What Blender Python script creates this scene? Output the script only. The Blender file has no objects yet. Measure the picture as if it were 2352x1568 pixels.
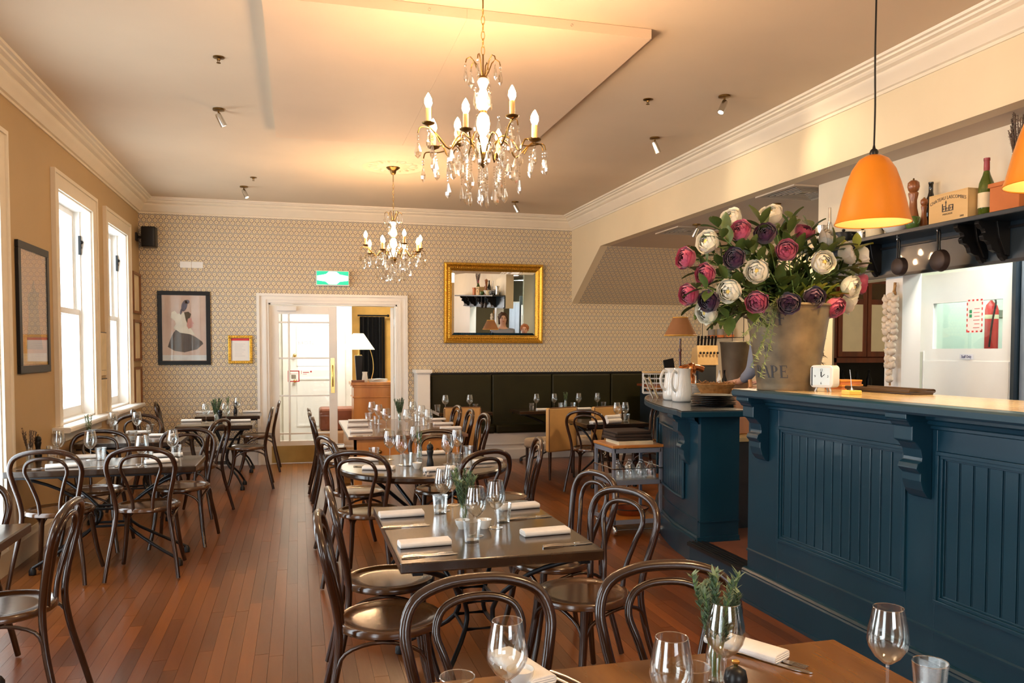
import bpy, bmesh, math, random
from math import sin, cos, tan, atan, atan2, radians as R, pi, sqrt
from mathutils import Vector, Matrix
random.seed(7)
C = bpy.context.scene.collection
S = bpy.context.scene

# ------------------------------------------------------------------ camera, world, exposure
F = 1840.0; CX = 1176.0; PITCH = R(2.2); YAW = atan(492 * cos(PITCH) / F); CY = 805 + F * tan(PITCH); H = 1.5
cam = bpy.data.objects.new('camera', bpy.data.cameras.new('camera')); C.objects.link(cam)
cam.location = (0, 0, H); cam.rotation_euler = (pi / 2 - PITCH, 0, -YAW)
cam.data.sensor_width = 36; cam.data.lens = 36 * F / 2352
cam.data.shift_x = 0; cam.data.shift_y = (CY - 784) / 2352
cam.data.clip_start = 0.05; cam.data.clip_end = 100
S.camera = cam
S.view_settings.view_transform = 'Standard'; S.view_settings.look = 'None'
S.view_settings.gamma = 1; S.view_settings.use_curve_mapping = False
S.view_settings.exposure = 0.56
S.cycles.max_bounces = 8; S.cycles.diffuse_bounces = 4; S.cycles.glossy_bounces = 4
S.cycles.transmission_bounces = 6; S.cycles.transparent_max_bounces = 24
S.cycles.sample_clamp_indirect = 4.0; S.cycles.caustics_reflective = False; S.cycles.caustics_refractive = False
W = bpy.data.worlds.new('world'); S.world = W; W.use_nodes = True
bg = W.node_tree.nodes['Background']; bg.inputs[0].default_value = (0.88, 0.94, 1.0, 1); bg.inputs[1].default_value = 6.0

def add_light(name, kind, loc, energy, color, size=0.1, size_y=None, rot=(0, 0, 0), portal=False, spot=None):
    l = bpy.data.lights.new(name, kind); o = bpy.data.objects.new(name, l); C.objects.link(o)
    o.location = loc; o.rotation_euler = rot; l.energy = energy; l.color = color
    if kind == 'AREA':
        l.shape = 'RECTANGLE'; l.size = size; l.size_y = size_y or size
        if portal: l.cycles.is_portal = True
    elif kind == 'SPOT':
        l.spot_size = R(spot or 60); l.spot_blend = 1.0; l.shadow_soft_size = size
    else: l.shadow_soft_size = size
    return o
WARM = (1.0, .66, .36); COOL = (.80, .92, 1.0)
WINS = [(7.42, 8.58, .88, 2.84), (9.22, 10.22, .88, 2.84), (4.75, 6.05, .16, 2.84), (2.2, 3.5, .16, 2.84), (-.7, .6, .16, 2.84)]  # Y0,Y1,z0,z1 openings in the left wall; last two unseen, added to light the foreground
for a, b, z0, z1 in WINS:
    add_light('window_portal', 'AREA', (-2.20, (a + b) / 2, (z0 + z1) / 2), 1, (1, 1, 1), z1 - z0, b - a, rot=(0, -pi / 2, 0), portal=True)
add_light('window_portal', 'AREA', (.9, -3.22, 1.65), 1, (1, 1, 1), 1.8, 1.5, rot=(pi / 2, 0, 0), portal=True)
add_light('hall_ceiling_lamp', 'AREA', (.6, 12.6, 2.9), 80, (1, .93, .82), 1.2, 1.2)
add_light('kitchen_ceiling_lamp', 'AREA', (5.6, 3.2, 2.7), 50, (.86, 1, .95), .5, 2.4)
add_light('pass_fill_light', 'AREA', (4.60, 3.7, 2.75), 34, (1, .95, .86), .3, 2.0)  # unseen light added to brighten the staff door and jamb
add_light('pantry_ceiling_lamp', 'AREA', (5.35, 5.0, 2.7), 9, (.80, 1, .92), .5, .5)
add_light('rear_warm_fill_light', 'POINT', (1.9, .9, 2.75), 65, (1, .66, .34), .12)  # added warm fill behind the camera, no fitting; stands in for an unseen chandelier
add_light('service_fill_light', 'AREA', (5.0, 8.2, 2.83), 34, (1, .74, .45), .3, .3)  # area light without a fitting, added to lift the low ceiling zone

# ------------------------------------------------------------------ pixel -> world helpers (reference frame 2352 x 1568)
RX = (cos(YAW), -sin(YAW), 0); FW = (sin(YAW) * cos(PITCH), cos(YAW) * cos(PITCH), -sin(PITCH)); UP = (sin(YAW) * sin(PITCH), cos(YAW) * sin(PITCH), cos(PITCH))
def ray(x, y):
    a = (x - CX) / F; b = -(y - CY) / F
    return [FW[i] + a * RX[i] + b * UP[i] for i in range(3)]
def atz(x, y, z):
    r = ray(x, y); t = (z - H) / r[2]; return Vector((r[0] * t, r[1] * t, z))
def aty(x, y, Y):
    r = ray(x, y); t = Y / r[1]; return Vector((r[0] * t, Y, H + r[2] * t))
def atx(x, y, X):
    r = ray(x, y); t = X / r[0]; return Vector((X, r[1] * t, H + r[2] * t))

# ------------------------------------------------------------------ materials
def newmat(name):
    m = bpy.data.materials.new(name); m.use_nodes = True
    return m, m.node_tree.nodes, m.node_tree.links, m.node_tree.nodes['Principled BSDF']
def setp(b, **k):
    names = dict(rough='Roughness', metal='Metallic', coat='Coat Weight', coatr='Coat Roughness', spec='Specular IOR Level', trans='Transmission Weight', ior='IOR', sheen='Sheen Weight', sss='Subsurface Weight', alpha='Alpha')
    for a, v in k.items(): b.inputs[names[a]].default_value = v
def col(c): return (c[0], c[1], c[2], 1)
def mat(name, c, rough=.5, metal=0, coat=0, var=.12, scale=6, bump=0, bscale=40, c2=None, stretch=(1, 1, 1), emit=None, estr=0, **k):
    m, n, l, b = newmat(name); setp(b, rough=rough, metal=metal, coat=coat, **k)
    tc = n.new('ShaderNodeTexCoord'); mp = n.new('ShaderNodeMapping'); mp.inputs['Scale'].default_value = stretch
    l.new(tc.outputs['Object'], mp.inputs[0])
    nz = n.new('ShaderNodeTexNoise'); nz.inputs['Scale'].default_value = scale; nz.inputs['Detail'].default_value = 5
    l.new(mp.outputs[0], nz.inputs['Vector'])
    cr = n.new('ShaderNodeValToRGB'); cr.color_ramp.elements[0].position = .3; cr.color_ramp.elements[1].position = .72
    if c2 is None:
        cr.color_ramp.elements[0].color = col([x * (1 - var) for x in c]); cr.color_ramp.elements[1].color = col([min(1, x * (1 + var)) for x in c])
    else:
        cr.color_ramp.elements[0].color = col(c); cr.color_ramp.elements[1].color = col(c2)
    l.new(nz.outputs[0], cr.inputs[0]); l.new(cr.outputs[0], b.inputs['Base Color'])
    if bump:
        n2 = n.new('ShaderNodeTexNoise'); n2.inputs['Scale'].default_value = bscale; l.new(mp.outputs[0], n2.inputs['Vector'])
        bp = n.new('ShaderNodeBump'); bp.inputs['Strength'].default_value = bump; bp.inputs['Distance'].default_value = .01
        l.new(n2.outputs[0], bp.inputs['Height']); l.new(bp.outputs[0], b.inputs['Normal'])
    if emit: b.inputs['Emission Color'].default_value = col(emit); b.inputs['Emission Strength'].default_value = estr
    return m
def wood(name, c1, c2, rough=.35, coat=.3, axis='Y', scale=9, bump=.05, island=0.0):
    st = dict(X=(.12, 1, 1), Y=(1, .12, 1), Z=(1, 1, .12))[axis]
    m = mat(name, c1, rough=rough, coat=coat, c2=c2, stretch=st, scale=scale, bump=bump, bscale=60, coatr=.15)
    if island:
        n, l = m.node_tree.nodes, m.node_tree.links; b = n['Principled BSDF']
        g = n.new('ShaderNodeNewGeometry'); oi = n.new('ShaderNodeObjectInfo'); ad = n.new('ShaderNodeMath'); ad.operation = 'ADD'; fr = n.new('ShaderNodeMath'); fr.operation = 'FRACT'
        l.new(g.outputs['Random Per Island'], ad.inputs[0]); l.new(oi.outputs['Random'], ad.inputs[1]); l.new(ad.outputs[0], fr.inputs[0])
        mr = n.new('ShaderNodeMapRange'); mr.inputs['To Min'].default_value = 1 - island; mr.inputs['To Max'].default_value = 1 + island * .8
        l.new(fr.outputs[0], mr.inputs[0])
        hs = n.new('ShaderNodeHueSaturation'); l.new(mr.outputs[0], hs.inputs['Value'])
        src = b.inputs['Base Color'].links[0].from_socket; l.new(src, hs.inputs['Color']); l.new(hs.outputs[0], b.inputs['Base Color'])
    return m
def thin_glass(name, tint=(.97, .985, .98), refl=.10, edge=.55, rough=.02):
    m, n, l, b = newmat(name); n.remove(b); out = n['Material Output']
    tr = n.new('ShaderNodeBsdfTransparent'); tr.inputs[0].default_value = col(tint)
    gl = n.new('ShaderNodeBsdfGlossy'); gl.inputs[0].default_value = (1, 1, 1, 1); gl.inputs['Roughness'].default_value = rough
    lw = n.new('ShaderNodeLayerWeight'); lw.inputs[0].default_value = .35
    mr = n.new('ShaderNodeMapRange'); mr.inputs['To Min'].default_value = refl * .5; mr.inputs['To Max'].default_value = edge
    l.new(lw.outputs['Facing'], mr.inputs[0])
    mx = n.new('ShaderNodeMixShader'); l.new(mr.outputs[0], mx.inputs[0]); l.new(tr.outputs[0], mx.inputs[1]); l.new(gl.outputs[0], mx.inputs[2]); l.new(mx.outputs[0], out.inputs[0])
    return m
def emis(name, c, s):
    m, n, l, b = newmat(name); setp(b, rough=.5)
    b.inputs['Base Color'].default_value = col(c); b.inputs['Emission Color'].default_value = col(c); b.inputs['Emission Strength'].default_value = s
    return m
def wallpaper():
    m, n, l, b = newmat('hexagon_wallpaper'); setp(b, rough=.6, spec=.25)
    tc = n.new('ShaderNodeTexCoord'); sp = n.new('ShaderNodeSeparateXYZ'); l.new(tc.outputs['Object'], sp.inputs[0])
    def M(op, a, b_=None, c_=None):
        q = n.new('ShaderNodeMath'); q.operation = op
        for i, v in enumerate((a, b_, c_)):
            if v is None: continue
            if isinstance(v, (int, float)): q.inputs[i].default_value = v
            else: l.new(v, q.inputs[i])
        return q.outputs[0]
    px, pz = .0663, .1012
    def dist(ox, oz):
        u = M('SUBTRACT', M('FRACT', M('ADD', M('DIVIDE', sp.outputs[0], px), ox + 200)), .5); u = M('ABSOLUTE', M('MULTIPLY', u, px))
        v0 = M('MULTIPLY', M('SUBTRACT', M('FRACT', M('ADD', M('DIVIDE', sp.outputs[2], pz), oz + 200)), .5), pz); v = M('ABSOLUTE', v0)
        return M('MAXIMUM', u, M('ADD', M('MULTIPLY', u, .5), M('MULTIPLY', v, .82))), u, v0
    def ring(d, r, w): return M('LESS_THAN', M('ABSOLUTE', M('SUBTRACT', d, r)), w)
    dA, uA, vA = dist(0, 0); dB, uB, vB = dist(.5, .42)
    rA = M('MULTIPLY', ring(dA, .0262, .0029), M('GREATER_THAN', M('ADD', uA, M('MULTIPLY', M('GREATER_THAN', vA, 0), 1)), .012))
    rB = M('MULTIPLY', ring(dB, .0262, .0029), M('GREATER_THAN', M('ADD', uB, M('MULTIPLY', M('LESS_THAN', vB, 0), 1)), .012))
    dark = M('MAXIMUM', rA, rB)
    inr = M('MAXIMUM', ring(dA, .013, .0016), ring(dB, .013, .0016))
    dot = M('MAXIMUM', M('LESS_THAN', dA, .0045), M('LESS_THAN', dB, .0045))
    lt = M('MAXIMUM', M('LESS_THAN', dA, .0245), M('LESS_THAN', dB, .0245))
    def mix(f, a, c):
        q = n.new('ShaderNodeMix'); q.data_type = 'RGBA'; l.new(f, q.inputs[0])
        if isinstance(a, tuple): q.inputs[6].default_value = a
        else: l.new(a, q.inputs[6])
        q.inputs[7].default_value = c; return q.outputs[2]
    x = mix(lt, col((.82, .77, .64)), col((.76, .65, .44)))
    x = mix(inr, x, col((.60, .48, .33))); x = mix(dot, x, col((.20, .14, .12))); x = mix(dark, x, col((.085, .06, .075)))
    l.new(x, b.inputs['Base Color'])
    return m

M_WALL = mat('painted_plaster_tan', (.46, .325, .165), rough=.55, var=.03, scale=2, bump=.03, bscale=120)
M_BEAM = mat('painted_plaster_cream', (.74, .63, .43), rough=.55, var=.03, scale=2, bump=.02, bscale=120)
M_CEIL = mat('ceiling_paint', (.67, .54, .385), rough=.7, var=.03, scale=1.5, bump=.02, bscale=60)
M_CEILP = mat('ceiling_panel_paint', (.69, .52, .355), rough=.7, var=.03, scale=1.5)
M_LOWC = mat('low_ceiling_paint', (.55, .46, .36), rough=.7, var=.03, scale=1.5)
M_TRIM = mat('gloss_cream_trim', (.80, .72, .58), rough=.35, var=.03, scale=4)
M_TRIMW = mat('gloss_white_trim', (.82, .80, .75), rough=.32, var=.02, scale=4)
M_WHITE = mat('white_paint', (.82, .82, .80), rough=.45, var=.02)
M_PAPER = wallpaper()
M_FLOOR = wood('floorboard_timber', (.10, .027, .0045), (.255, .075, .012), rough=.28, coat=.10, scale=5, bump=.06, island=.30)
M_GAP = mat('floor_gap_dirt', (.045, .018, .006), rough=.9)
M_CHAIR = wood('bentwood_varnish', (.018, .0065, .003), (.042, .015, .006), rough=.20, coat=.35, axis='Z', scale=14, bump=.03)
M_SEAT = wood('seat_varnish', (.045, .016, .005), (.105, .042, .012), rough=.20, coat=.4, axis='Y', scale=10, bump=.03)
M_TOP = wood('dark_table_varnish', (.017, .0085, .0045), (.042, .021, .010), rough=.17, coat=.4, axis='X', scale=8, bump=.03)
M_TOPW = wood('walnut_table_varnish', (.085, .031, .005), (.23, .095, .018), rough=.22, coat=.3, axis='Y', scale=7, bump=.04)
M_IRON = mat('black_iron', (.018, .018, .02), rough=.4, metal=.6)
M_HONEY = wood('honey_pine', (.40, .135, .022), (.60, .24, .048), rough=.35, coat=.3, axis='Z', scale=7)
M_GLASS = thin_glass('clear_glassware', (.965, .975, .97), .10, .75, .03)
M_GLASS2 = thin_glass('thick_glassware', (.96, .97, .965), .16, .75, .05)
M_PANE = thin_glass('window_pane', (.97, .99, .99), .05, .3, .01)
M_CRYS = thin_glass('cut_crystal', (.97, .93, .86), .55, .95, .06)
M_LINEN = mat('white_linen', (.80, .77, .73), rough=.9, var=.05, scale=30, bump=.15, bscale=300, sheen=.2)
M_STEEL = mat('cutlery_steel', (.74, .73, .72), rough=.22, metal=1, var=.03)
M_BLUE = mat('navy_teal_gloss_paint', (.006, .036, .060), rough=.30, coat=.12, spec=.35, var=.12, scale=1.6, bump=.02, bscale=90)
M_BLUED = mat('dark_navy_paint', (.012, .022, .032), rough=.32, coat=.3, var=.12, bump=.03, bscale=60)
M_GREEN = mat('dark_green_leather', (.020, .018, .005), spec=.25, rough=.42, var=.25, scale=3, bump=.05, bscale=90)
M_BRASS = mat('aged_brass', (.22, .13, .04), rough=.32, metal=1, var=.2, scale=25)
M_BRASSB = mat('bright_brass', (.80, .55, .18), rough=.22, metal=1, var=.1)
M_GOLD = mat('gilt_gold', (.70, .40, .055), rough=.30, metal=.9, var=.35, scale=70, bump=.25, bscale=140)
M_BLACK = mat('black_satin', (.008, .008, .0085), rough=.35, spec=.3)
M_TAN = mat('tan_leather', (.60, .34, .115), rough=.5, var=.1, scale=5, bump=.05, bscale=120)
M_TANS = mat('beige_leather', (.42, .33, .23), rough=.55, var=.08)
M_ORANGE = mat('mustard_enamel', (.66, .205, .005), rough=.38, coat=.15, var=.05)
M_INNER = mat('lampshade_inner_white', (.90, .72, .30), rough=.6, var=.03)
M_CERAM = mat('white_ceramic', (.80, .79, .74), rough=.12, coat=.5, var=.02)
M_LEAF = mat('dark_leaf', (.04, .085, .016), rough=.45, c2=(.15, .19, .045), scale=9)
M_LEAF2 = mat('olive_leaf', (.11, .15, .03), rough=.45, c2=(.28, .27, .05), scale=9)
M_HERB = mat('rosemary_green', (.10, .17, .085), rough=.6, c2=(.20, .27, .17), scale=30)
M_DRY = mat('dried_lavender', (.10, .065, .05), rough=.9, c2=(.21, .15, .11), scale=60)
M_STEMG = mat('green_stem', (.16, .27, .07), rough=.5)
M_CREAMP = mat('cream_petal', (.88, .84, .74), rough=.6, c2=(.93, .88, .68), scale=12, sheen=.3)
M_PINKP = mat('pink_petal', (.34, .022, .075), rough=.6, c2=(.62, .13, .22), scale=14, sheen=.3)
M_DARKP = mat('plum_petal', (.030, .006, .028), rough=.6, c2=(.085, .012, .06), scale=12, sheen=.3)
M_GALV = mat('galvanised_metal', (.10, .075, .045), rough=.5, metal=.4, c2=(.26, .185, .10), scale=7, bump=.05, bscale=30)
M_INK = mat('dark_printed_ink', (.05, .045, .045), rough=.7)
M_MAHOG = wood('mahogany', (.16, .030, .008), (.30, .062, .016), rough=.3, coat=.4, axis='Z')
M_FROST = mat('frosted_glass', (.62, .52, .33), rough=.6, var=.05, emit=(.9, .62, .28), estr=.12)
M_BULB = emis('bulb_glow', (1, .62, .33), 400)
M_SKIN = mat('skin', (.62, .36, .26), rough=.55, sss=.05, var=.05)
M_HAIR = mat('brown_hair', (.07, .028, .012), rough=.6, scale=60, var=.4, bump=.5, bscale=180)
M_HAIR2 = mat('auburn_hair', (.34, .11, .03), rough=.6, scale=60, var=.4, bump=.5, bscale=180)
M_SHIRT = mat('grey_blue_cotton', (.22, .24, .30), rough=.9, var=.08)
M_TROUS = mat('black_trousers', (.02, .02, .025), rough=.9)
M_GARL = mat('garlic_skin', (.70, .56, .40), rough=.6, c2=(.86, .75, .60), scale=22, bump=.1)
M_TERRA = mat('terracotta', (.55, .17, .045), rough=.7, var=.12)
M_CRATE = wood('pale_crate_wood', (.62, .40, .16), (.76, .54, .26), rough=.6, coat=0, axis='Y', scale=6)
M_GREENGL = mat('green_bottle_glass', (.10, .15, .012), rough=.08, coat=.6, trans=.35, var=.2)
M_CHROME = mat('brushed_chrome', (.62, .60, .56), rough=.25, metal=1)
M_GREYM = mat('blue_grey_metal_paint', (.20, .22, .27), rough=.4, metal=.2)
M_COPPER = mat('copper', (.75, .28, .10), rough=.2, metal=1, var=.1)
M_PAPERW = mat('white_card', (.82, .80, .76), rough=.8, var=.02)
M_RED = mat('signal_red', (.62, .03, .03), rough=.4)
M_WICK = mat('wicker', (.34, .17, .05), rough=.7, c2=(.50, .28, .10), scale=40)
M_CREAMCARD = mat('cream_card', (.76, .64, .42), rough=.8)

# ------------------------------------------------------------------ mesh builder
class MB:
    def __init__(s): s.v = []; s.f = []; s.m = []
    def add(s, vs, fs, mi=0):
        o = len(s.v); s.v += [tuple(p) for p in vs]; s.f += [tuple(i + o for i in f) for f in fs]; s.m += [mi] * len(fs); return s
    def box(s, x0, x1, y0, y1, z0, z1, mi=0, M=None):
        vs = [(x, y, z) for z in (z0, z1) for y in (y0, y1) for x in (x0, x1)]
        if M is not None: vs = [M @ Vector(p) for p in vs]
        return s.add(vs, [(0, 2, 3, 1), (4, 5, 7, 6), (0, 1, 5, 4), (2, 6, 7, 3), (0, 4, 6, 2), (1, 3, 7, 5)], mi)
    def tube(s, pts, r, n=8, closed=False, mi=0, cap=True, flat=None):
        P = [Vector(p) for p in pts]; k = len(P); rr = r if isinstance(r, (list, tuple)) else [r] * k
        T = []
        for i in range(k):
            a = P[(i - 1) % k] if closed or i > 0 else P[i]; b = P[(i + 1) % k] if closed or i < k - 1 else P[i]
            T.append((b - a).normalized() if (b - a).length > 1e-9 else Vector((0, 0, 1)))
        up = Vector((0, 0, 1)) if abs(T[0].z) < .9 else Vector((1, 0, 0)); N = T[0].cross(up).normalized()
        vs = []
        for i in range(k):
            N = (N - T[i] * N.dot(T[i]));  N = N.normalized() if N.length > 1e-6 else T[i].orthogonal().normalized()
            B = T[i].cross(N)
            for j in range(n):
                a = 2 * pi * j / n; vs.append(P[i] + (N * cos(a) + B * sin(a) * (flat or 1)) * rr[i])
        fs = []
        for i in range(k if closed else k - 1):
            for j in range(n):
                a = i * n + j; b = i * n + (j + 1) % n; c = ((i + 1) % k) * n + (j + 1) % n; d = ((i + 1) % k) * n + j; fs.append((a, b, c, d))
        if not closed and cap: fs.append(tuple(reversed(range(n)))); fs.append(tuple(range((k - 1) * n, k * n)))
        return s.add(vs, fs, mi)
    def lathe(s, prof, n=16, c=(0, 0, 0), mi=0, M=None, ph=0):
        vs = []; fs = []; ids = []
        for r, z in prof:
            if r < 1e-6: ids.append([len(vs)]); vs.append(Vector((0, 0, z)))
            else:
                ids.append(list(range(len(vs), len(vs) + n))); vs += [Vector((r * cos(2 * pi * j / n + ph), r * sin(2 * pi * j / n + ph), z)) for j in range(n)]
        for a, b in zip(ids, ids[1:]):
            for j in range(n):
                k = (j + 1) % n
                if len(a) == 1 and len(b) == 1: continue
                if len(a) == 1: fs.append((a[0], b[k], b[j]))
                elif len(b) == 1: fs.append((a[j], a[k], b[0]))
                else: fs.append((a[j], a[k], b[k], b[j]))
        if M is not None: vs = [M @ p for p in vs]
        return s.add([p + Vector(c) for p in vs], fs, mi)
    def prism(s, poly, a0, a1, axis='z', mi=0, M=None):
        def mk(p, a): return dict(z=(p[0], p[1], a), y=(p[0], a, p[1]), x=(a, p[0], p[1]))[axis]
        n = len(poly); vs = [mk(p, a0) for p in poly] + [mk(p, a1) for p in poly]
        fs = [tuple(range(n))[::-1], tuple(range(n, 2 * n))] + [(i, (i + 1) % n, n + (i + 1) % n, n + i) for i in range(n)]
        if M is not None: vs = [M @ Vector(p) for p in vs]
        return s.add(vs, fs, mi)
    def ball(s, c, r, n=10, m=6, mi=0):
        if not isinstance(r, (tuple, list)): r = (r, r, r)
        pr = [(sin(pi * i / m), -cos(pi * i / m)) for i in range(m + 1)]
        return s.lathe([(0 if i in (0, m) else a, b) for i, (a, b) in enumerate(pr)], n, c, mi, Matrix.Diagonal((r[0], r[1], r[2])))
    def quadstrip(s, A, B, mi=0):
        n = len(A); return s.add(list(A) + list(B), [(i, i + 1, n + i + 1, n + i) for i in range(n - 1)], mi)
    def build(s, name, m, parent=None, smooth=True, loc=None, rot=None, bevel=0, angle=62):
        me = bpy.data.meshes.new(name); me.from_pydata([tuple(p) for p in s.v], [], s.f)
        for q in (m if isinstance(m, (list, tuple)) else [m]): me.materials.append(q)
        me.polygons.foreach_set('material_index', s.m)
        bm = bmesh.new(); bm.from_mesh(me); bmesh.ops.recalc_face_normals(bm, faces=bm.faces[:]); bm.to_mesh(me); bm.free()
        if smooth:
            me.polygons.foreach_set('use_smooth', [True] * len(me.polygons)); me.set_sharp_from_angle(angle=R(angle))
        o = bpy.data.objects.new(name, me); C.objects.link(o)
        if parent is not None: o.parent = parent
        if loc is not None: o.location = loc
        if rot is not None: o.rotation_euler = rot
        if bevel:
            q = o.modifiers.new('bevel', 'BEVEL'); q.width = bevel; q.segments = 2; q.limit_method = 'ANGLE'
        return o
def tag(o, label, cat, group=None):
    o['label'] = label; o['category'] = cat
    if group: o['group'] = group
    return o
def thing(name, label, cat, loc=(0, 0, 0), rotz=0, group=None):
    o = bpy.data.objects.new(name, None); o.empty_display_size = .05; C.objects.link(o); o.location = loc; o.rotation_euler = (0, 0, rotz)
    return tag(o, label, cat, group)
def struct(o): o['kind'] = 'structure'; return o
def dup(src, loc, rotz=None, label=None, group=None, scale=None, rot=None):
    def cp(o, par):
        c = o.copy(); C.objects.link(c)
        if par is not None: c.parent = par
        for ch in KIDS.get(o.name, []): cp(ch, c)
        return c
    r = cp(src, None); r.location = loc
    if rotz is not None: r.rotation_euler = (0, 0, rotz)
    if rot is not None: r.rotation_euler = rot
    if scale is not None: r.scale = (scale,) * 3 if not isinstance(scale, tuple) else scale
    if label: r['label'] = label
    if group: r['group'] = group
    return r
KIDS = {}
def remember(o):
    KIDS[o.name] = [c for c in bpy.data.objects if c.parent == o]
    for c in KIDS[o.name]: remember(c)
PROTO = {}
def place(key, maker, loc, rotz=0, label='', group=None, scale=None, rot=None):
    """First use takes the prototype itself, later ones copy it and its parts."""
    if key not in PROTO:
        o = maker(); remember(o); PROTO[key] = o
        o.location = loc; o.rotation_euler = rot or (0, 0, rotz); o['label'] = label
        if group: o['group'] = group
        if scale is not None: o.scale = (scale,) * 3 if not isinstance(scale, tuple) else scale
        return o
    return dup(PROTO[key], loc, rotz, label, group, scale or 1.0, rot)
def text_mesh(txt, size, name='lettering', m=None, parent=None, loc=(0, 0, 0), rot=(0, 0, 0), bend=None, ext=.0006, sx=1.0):
    cu = bpy.data.curves.new('t', 'FONT'); cu.body = txt; cu.size = size; cu.align_x = 'CENTER'; cu.align_y = 'CENTER'; cu.extrude = ext; cu.resolution_u = 3
    ob = bpy.data.objects.new('t', cu); C.objects.link(ob); dg = bpy.context.evaluated_depsgraph_get()
    me = bpy.data.meshes.new_from_object(ob.evaluated_get(dg)); bpy.data.objects.remove(ob); bpy.data.curves.remove(cu)
    for v in me.vertices: v.co.x *= sx
    if bend:
        for v in me.vertices: v.co = Vector(bend(v.co))
    me.materials.clear(); me.materials.append(m or M_INK); me.name = name
    o = bpy.data.objects.new(name, me); C.objects.link(o); o.parent = parent; o.location = loc; o.rotation_euler = rot
    return o
def spline(pts, k=6, closed=False):
    P = [Vector(p) for p in pts]; n = len(P); out = []
    for i in range(n if closed else n - 1):
        p0 = P[(i - 1) % n] if closed or i > 0 else P[0] * 2 - P[1]; p1 = P[i]; p2 = P[(i + 1) % n]; p3 = P[(i + 2) % n] if closed or i < n - 2 else P[-1] * 2 - P[-2]
        for j in range(k):
            t = j / k; out.append(.5 * ((2 * p1) + (p2 - p0) * t + (2 * p0 - 5 * p1 + 4 * p2 - p3) * t * t + (3 * p1 - p0 - 3 * p2 + p3) * t ** 3))
    if not closed: out.append(P[-1])
    return out
# ================================================================== THE SETTING
XL, XR, YB, ZC, ZL = -1.92, 3.83, 11.0, 3.41, 2.867
YN = -3.0
# floor: gap-coloured slab with single boards on it
fm = MB(); fm.box(XL - .3, 6.6, YN, YB + .15, -.08, -.0125); floor = struct(fm.build('floor', M_GAP, smooth=False))
boards = []
bw = .068; x = XL; cix = 0
LENS = [.62, .9, 1.2, 1.6, 2.1]
while x < 5.9:
    y = YN + random.uniform(-1.0, 0)
    while y < YB:
        Ln = random.choice(LENS); boards.append((x, y, Ln)); y += Ln
    x += bw
def bkey(b):
    cx, cy = b[0] + bw / 2, b[1] + b[2] / 2; d = cx * FW[0] + cy * FW[1]; lat = cx * RX[0] + cy * RX[1]
    hid = cx > 2.55 and cy < 4.9
    return (d < 1.9 or abs(lat) > d * .68 or hid, sqrt(cx * cx + cy * cy))
boards.sort(key=bkey)
bmesh_cache = {}
for b in boards[:300]:
    if b[2] not in bmesh_cache:
        q = MB(); q.box(.0006, bw - .0006, .0008, b[2] - .0008, -.014, 0); o = q.build('floorboard', M_FLOOR, floor, smooth=False); bmesh_cache[b[2]] = o
    else:
        o = bmesh_cache[b[2]].copy(); C.objects.link(o); o.parent = floor
    o.location = (b[0], b[1], random.uniform(-.0006, .0003))
q = MB()
for b in boards[300:]:
    y1 = min(b[1] + b[2], YB + .1); y0 = max(b[1], YN)
    if y1 > y0: q.box(b[0] + .0006, b[0] + bw - .0006, y0 + .0008, y1 - .0008, -.014, 0)
o = q.build('distant_floorboards', M_FLOOR, floor, smooth=False); o['kind'] = 'stuff'

# ceiling with a hanging square panel and a plaster rose
q = MB(); q.box(XL - .3, XR + .12, YN - .2, YB + .15, ZC, ZC + .1); ceil = struct(q.build('ceiling', M_CEIL, smooth=False))
q = MB(); q.box(-.165, .9315, 4.46, 7.33, ZC - .058, ZC - .002); q.box(.9325, 2.05, 4.46, 7.33, ZC - .058, ZC - .002); q.build('ceiling_panel', M_CEILP, ceil, smooth=False)
for x in (.02, .72, 1.55):
    q = MB(); q.lathe([(0, -.003), (.008, -.002), (.008, 0)], 8, M=Matrix.Rotation(pi / 2, 4, 'X')); q.build('screw_head', M_BRASS, ceil, loc=(x, 4.458, ZC - .03))
def rose(loc):
    q = MB(); q.lathe([(0, -.02), (.09, -.02), (.12, -.028), (.15, -.012), (.26, -.006), (.30, -.02), (.33, -.02), (.36, -.006), (.44, -.004), (.46, 0)], 40)
    for k in range(16):
        a = 2 * pi * k / 16; M = Matrix.Rotation(a, 4, 'Z') @ Matrix.Translation((.21, 0, -.01)); q.ball((0, 0, 0), .001); 
        q.lathe([(0, -.012), (.03, -.008), (.045, 0)], 8, M=M @ Matrix.Diagonal((1.1, .55, 1, 1)))
    return q.build('ceiling_rose', M_CEIL, ceil, loc=loc)
rose((.97, 8.39, ZC)); 
# low ceiling over the bar zone
q = MB(); q.box(XR + .12, 8.6, YN - .2, YB + .15, ZL, ZL + .1); lowc = struct(q.build('ceiling', M_LOWC, smooth=False)); lowc['label'] = 'lower ceiling over the bar and kitchen'
# beam face plus the triangular wing of wall under it
q = MB(); q.box(XR, XR + .12, YN, YB, ZL, ZC)
q.prism([(9.86, ZL), (YB, ZL), (YB, 2.178)], XR, XR + .10, 'x'); beam = struct(q.build('wall_right', M_BEAM, smooth=False))
# sloping papered bulkhead under the stair
sl = sqrt((YB - 9.86) ** 2 + (ZL - 2.178) ** 2); q = MB(); q.box(0.10, 5.9 - XR - .002, 0, .04, 0, sl)
o = struct(q.build('wall_sloped', M_PAPER, smooth=False, loc=(XR + .001, YB, 2.178), rot=(atan2(YB - 9.86, ZL - 2.178), 0, 0)))
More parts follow.
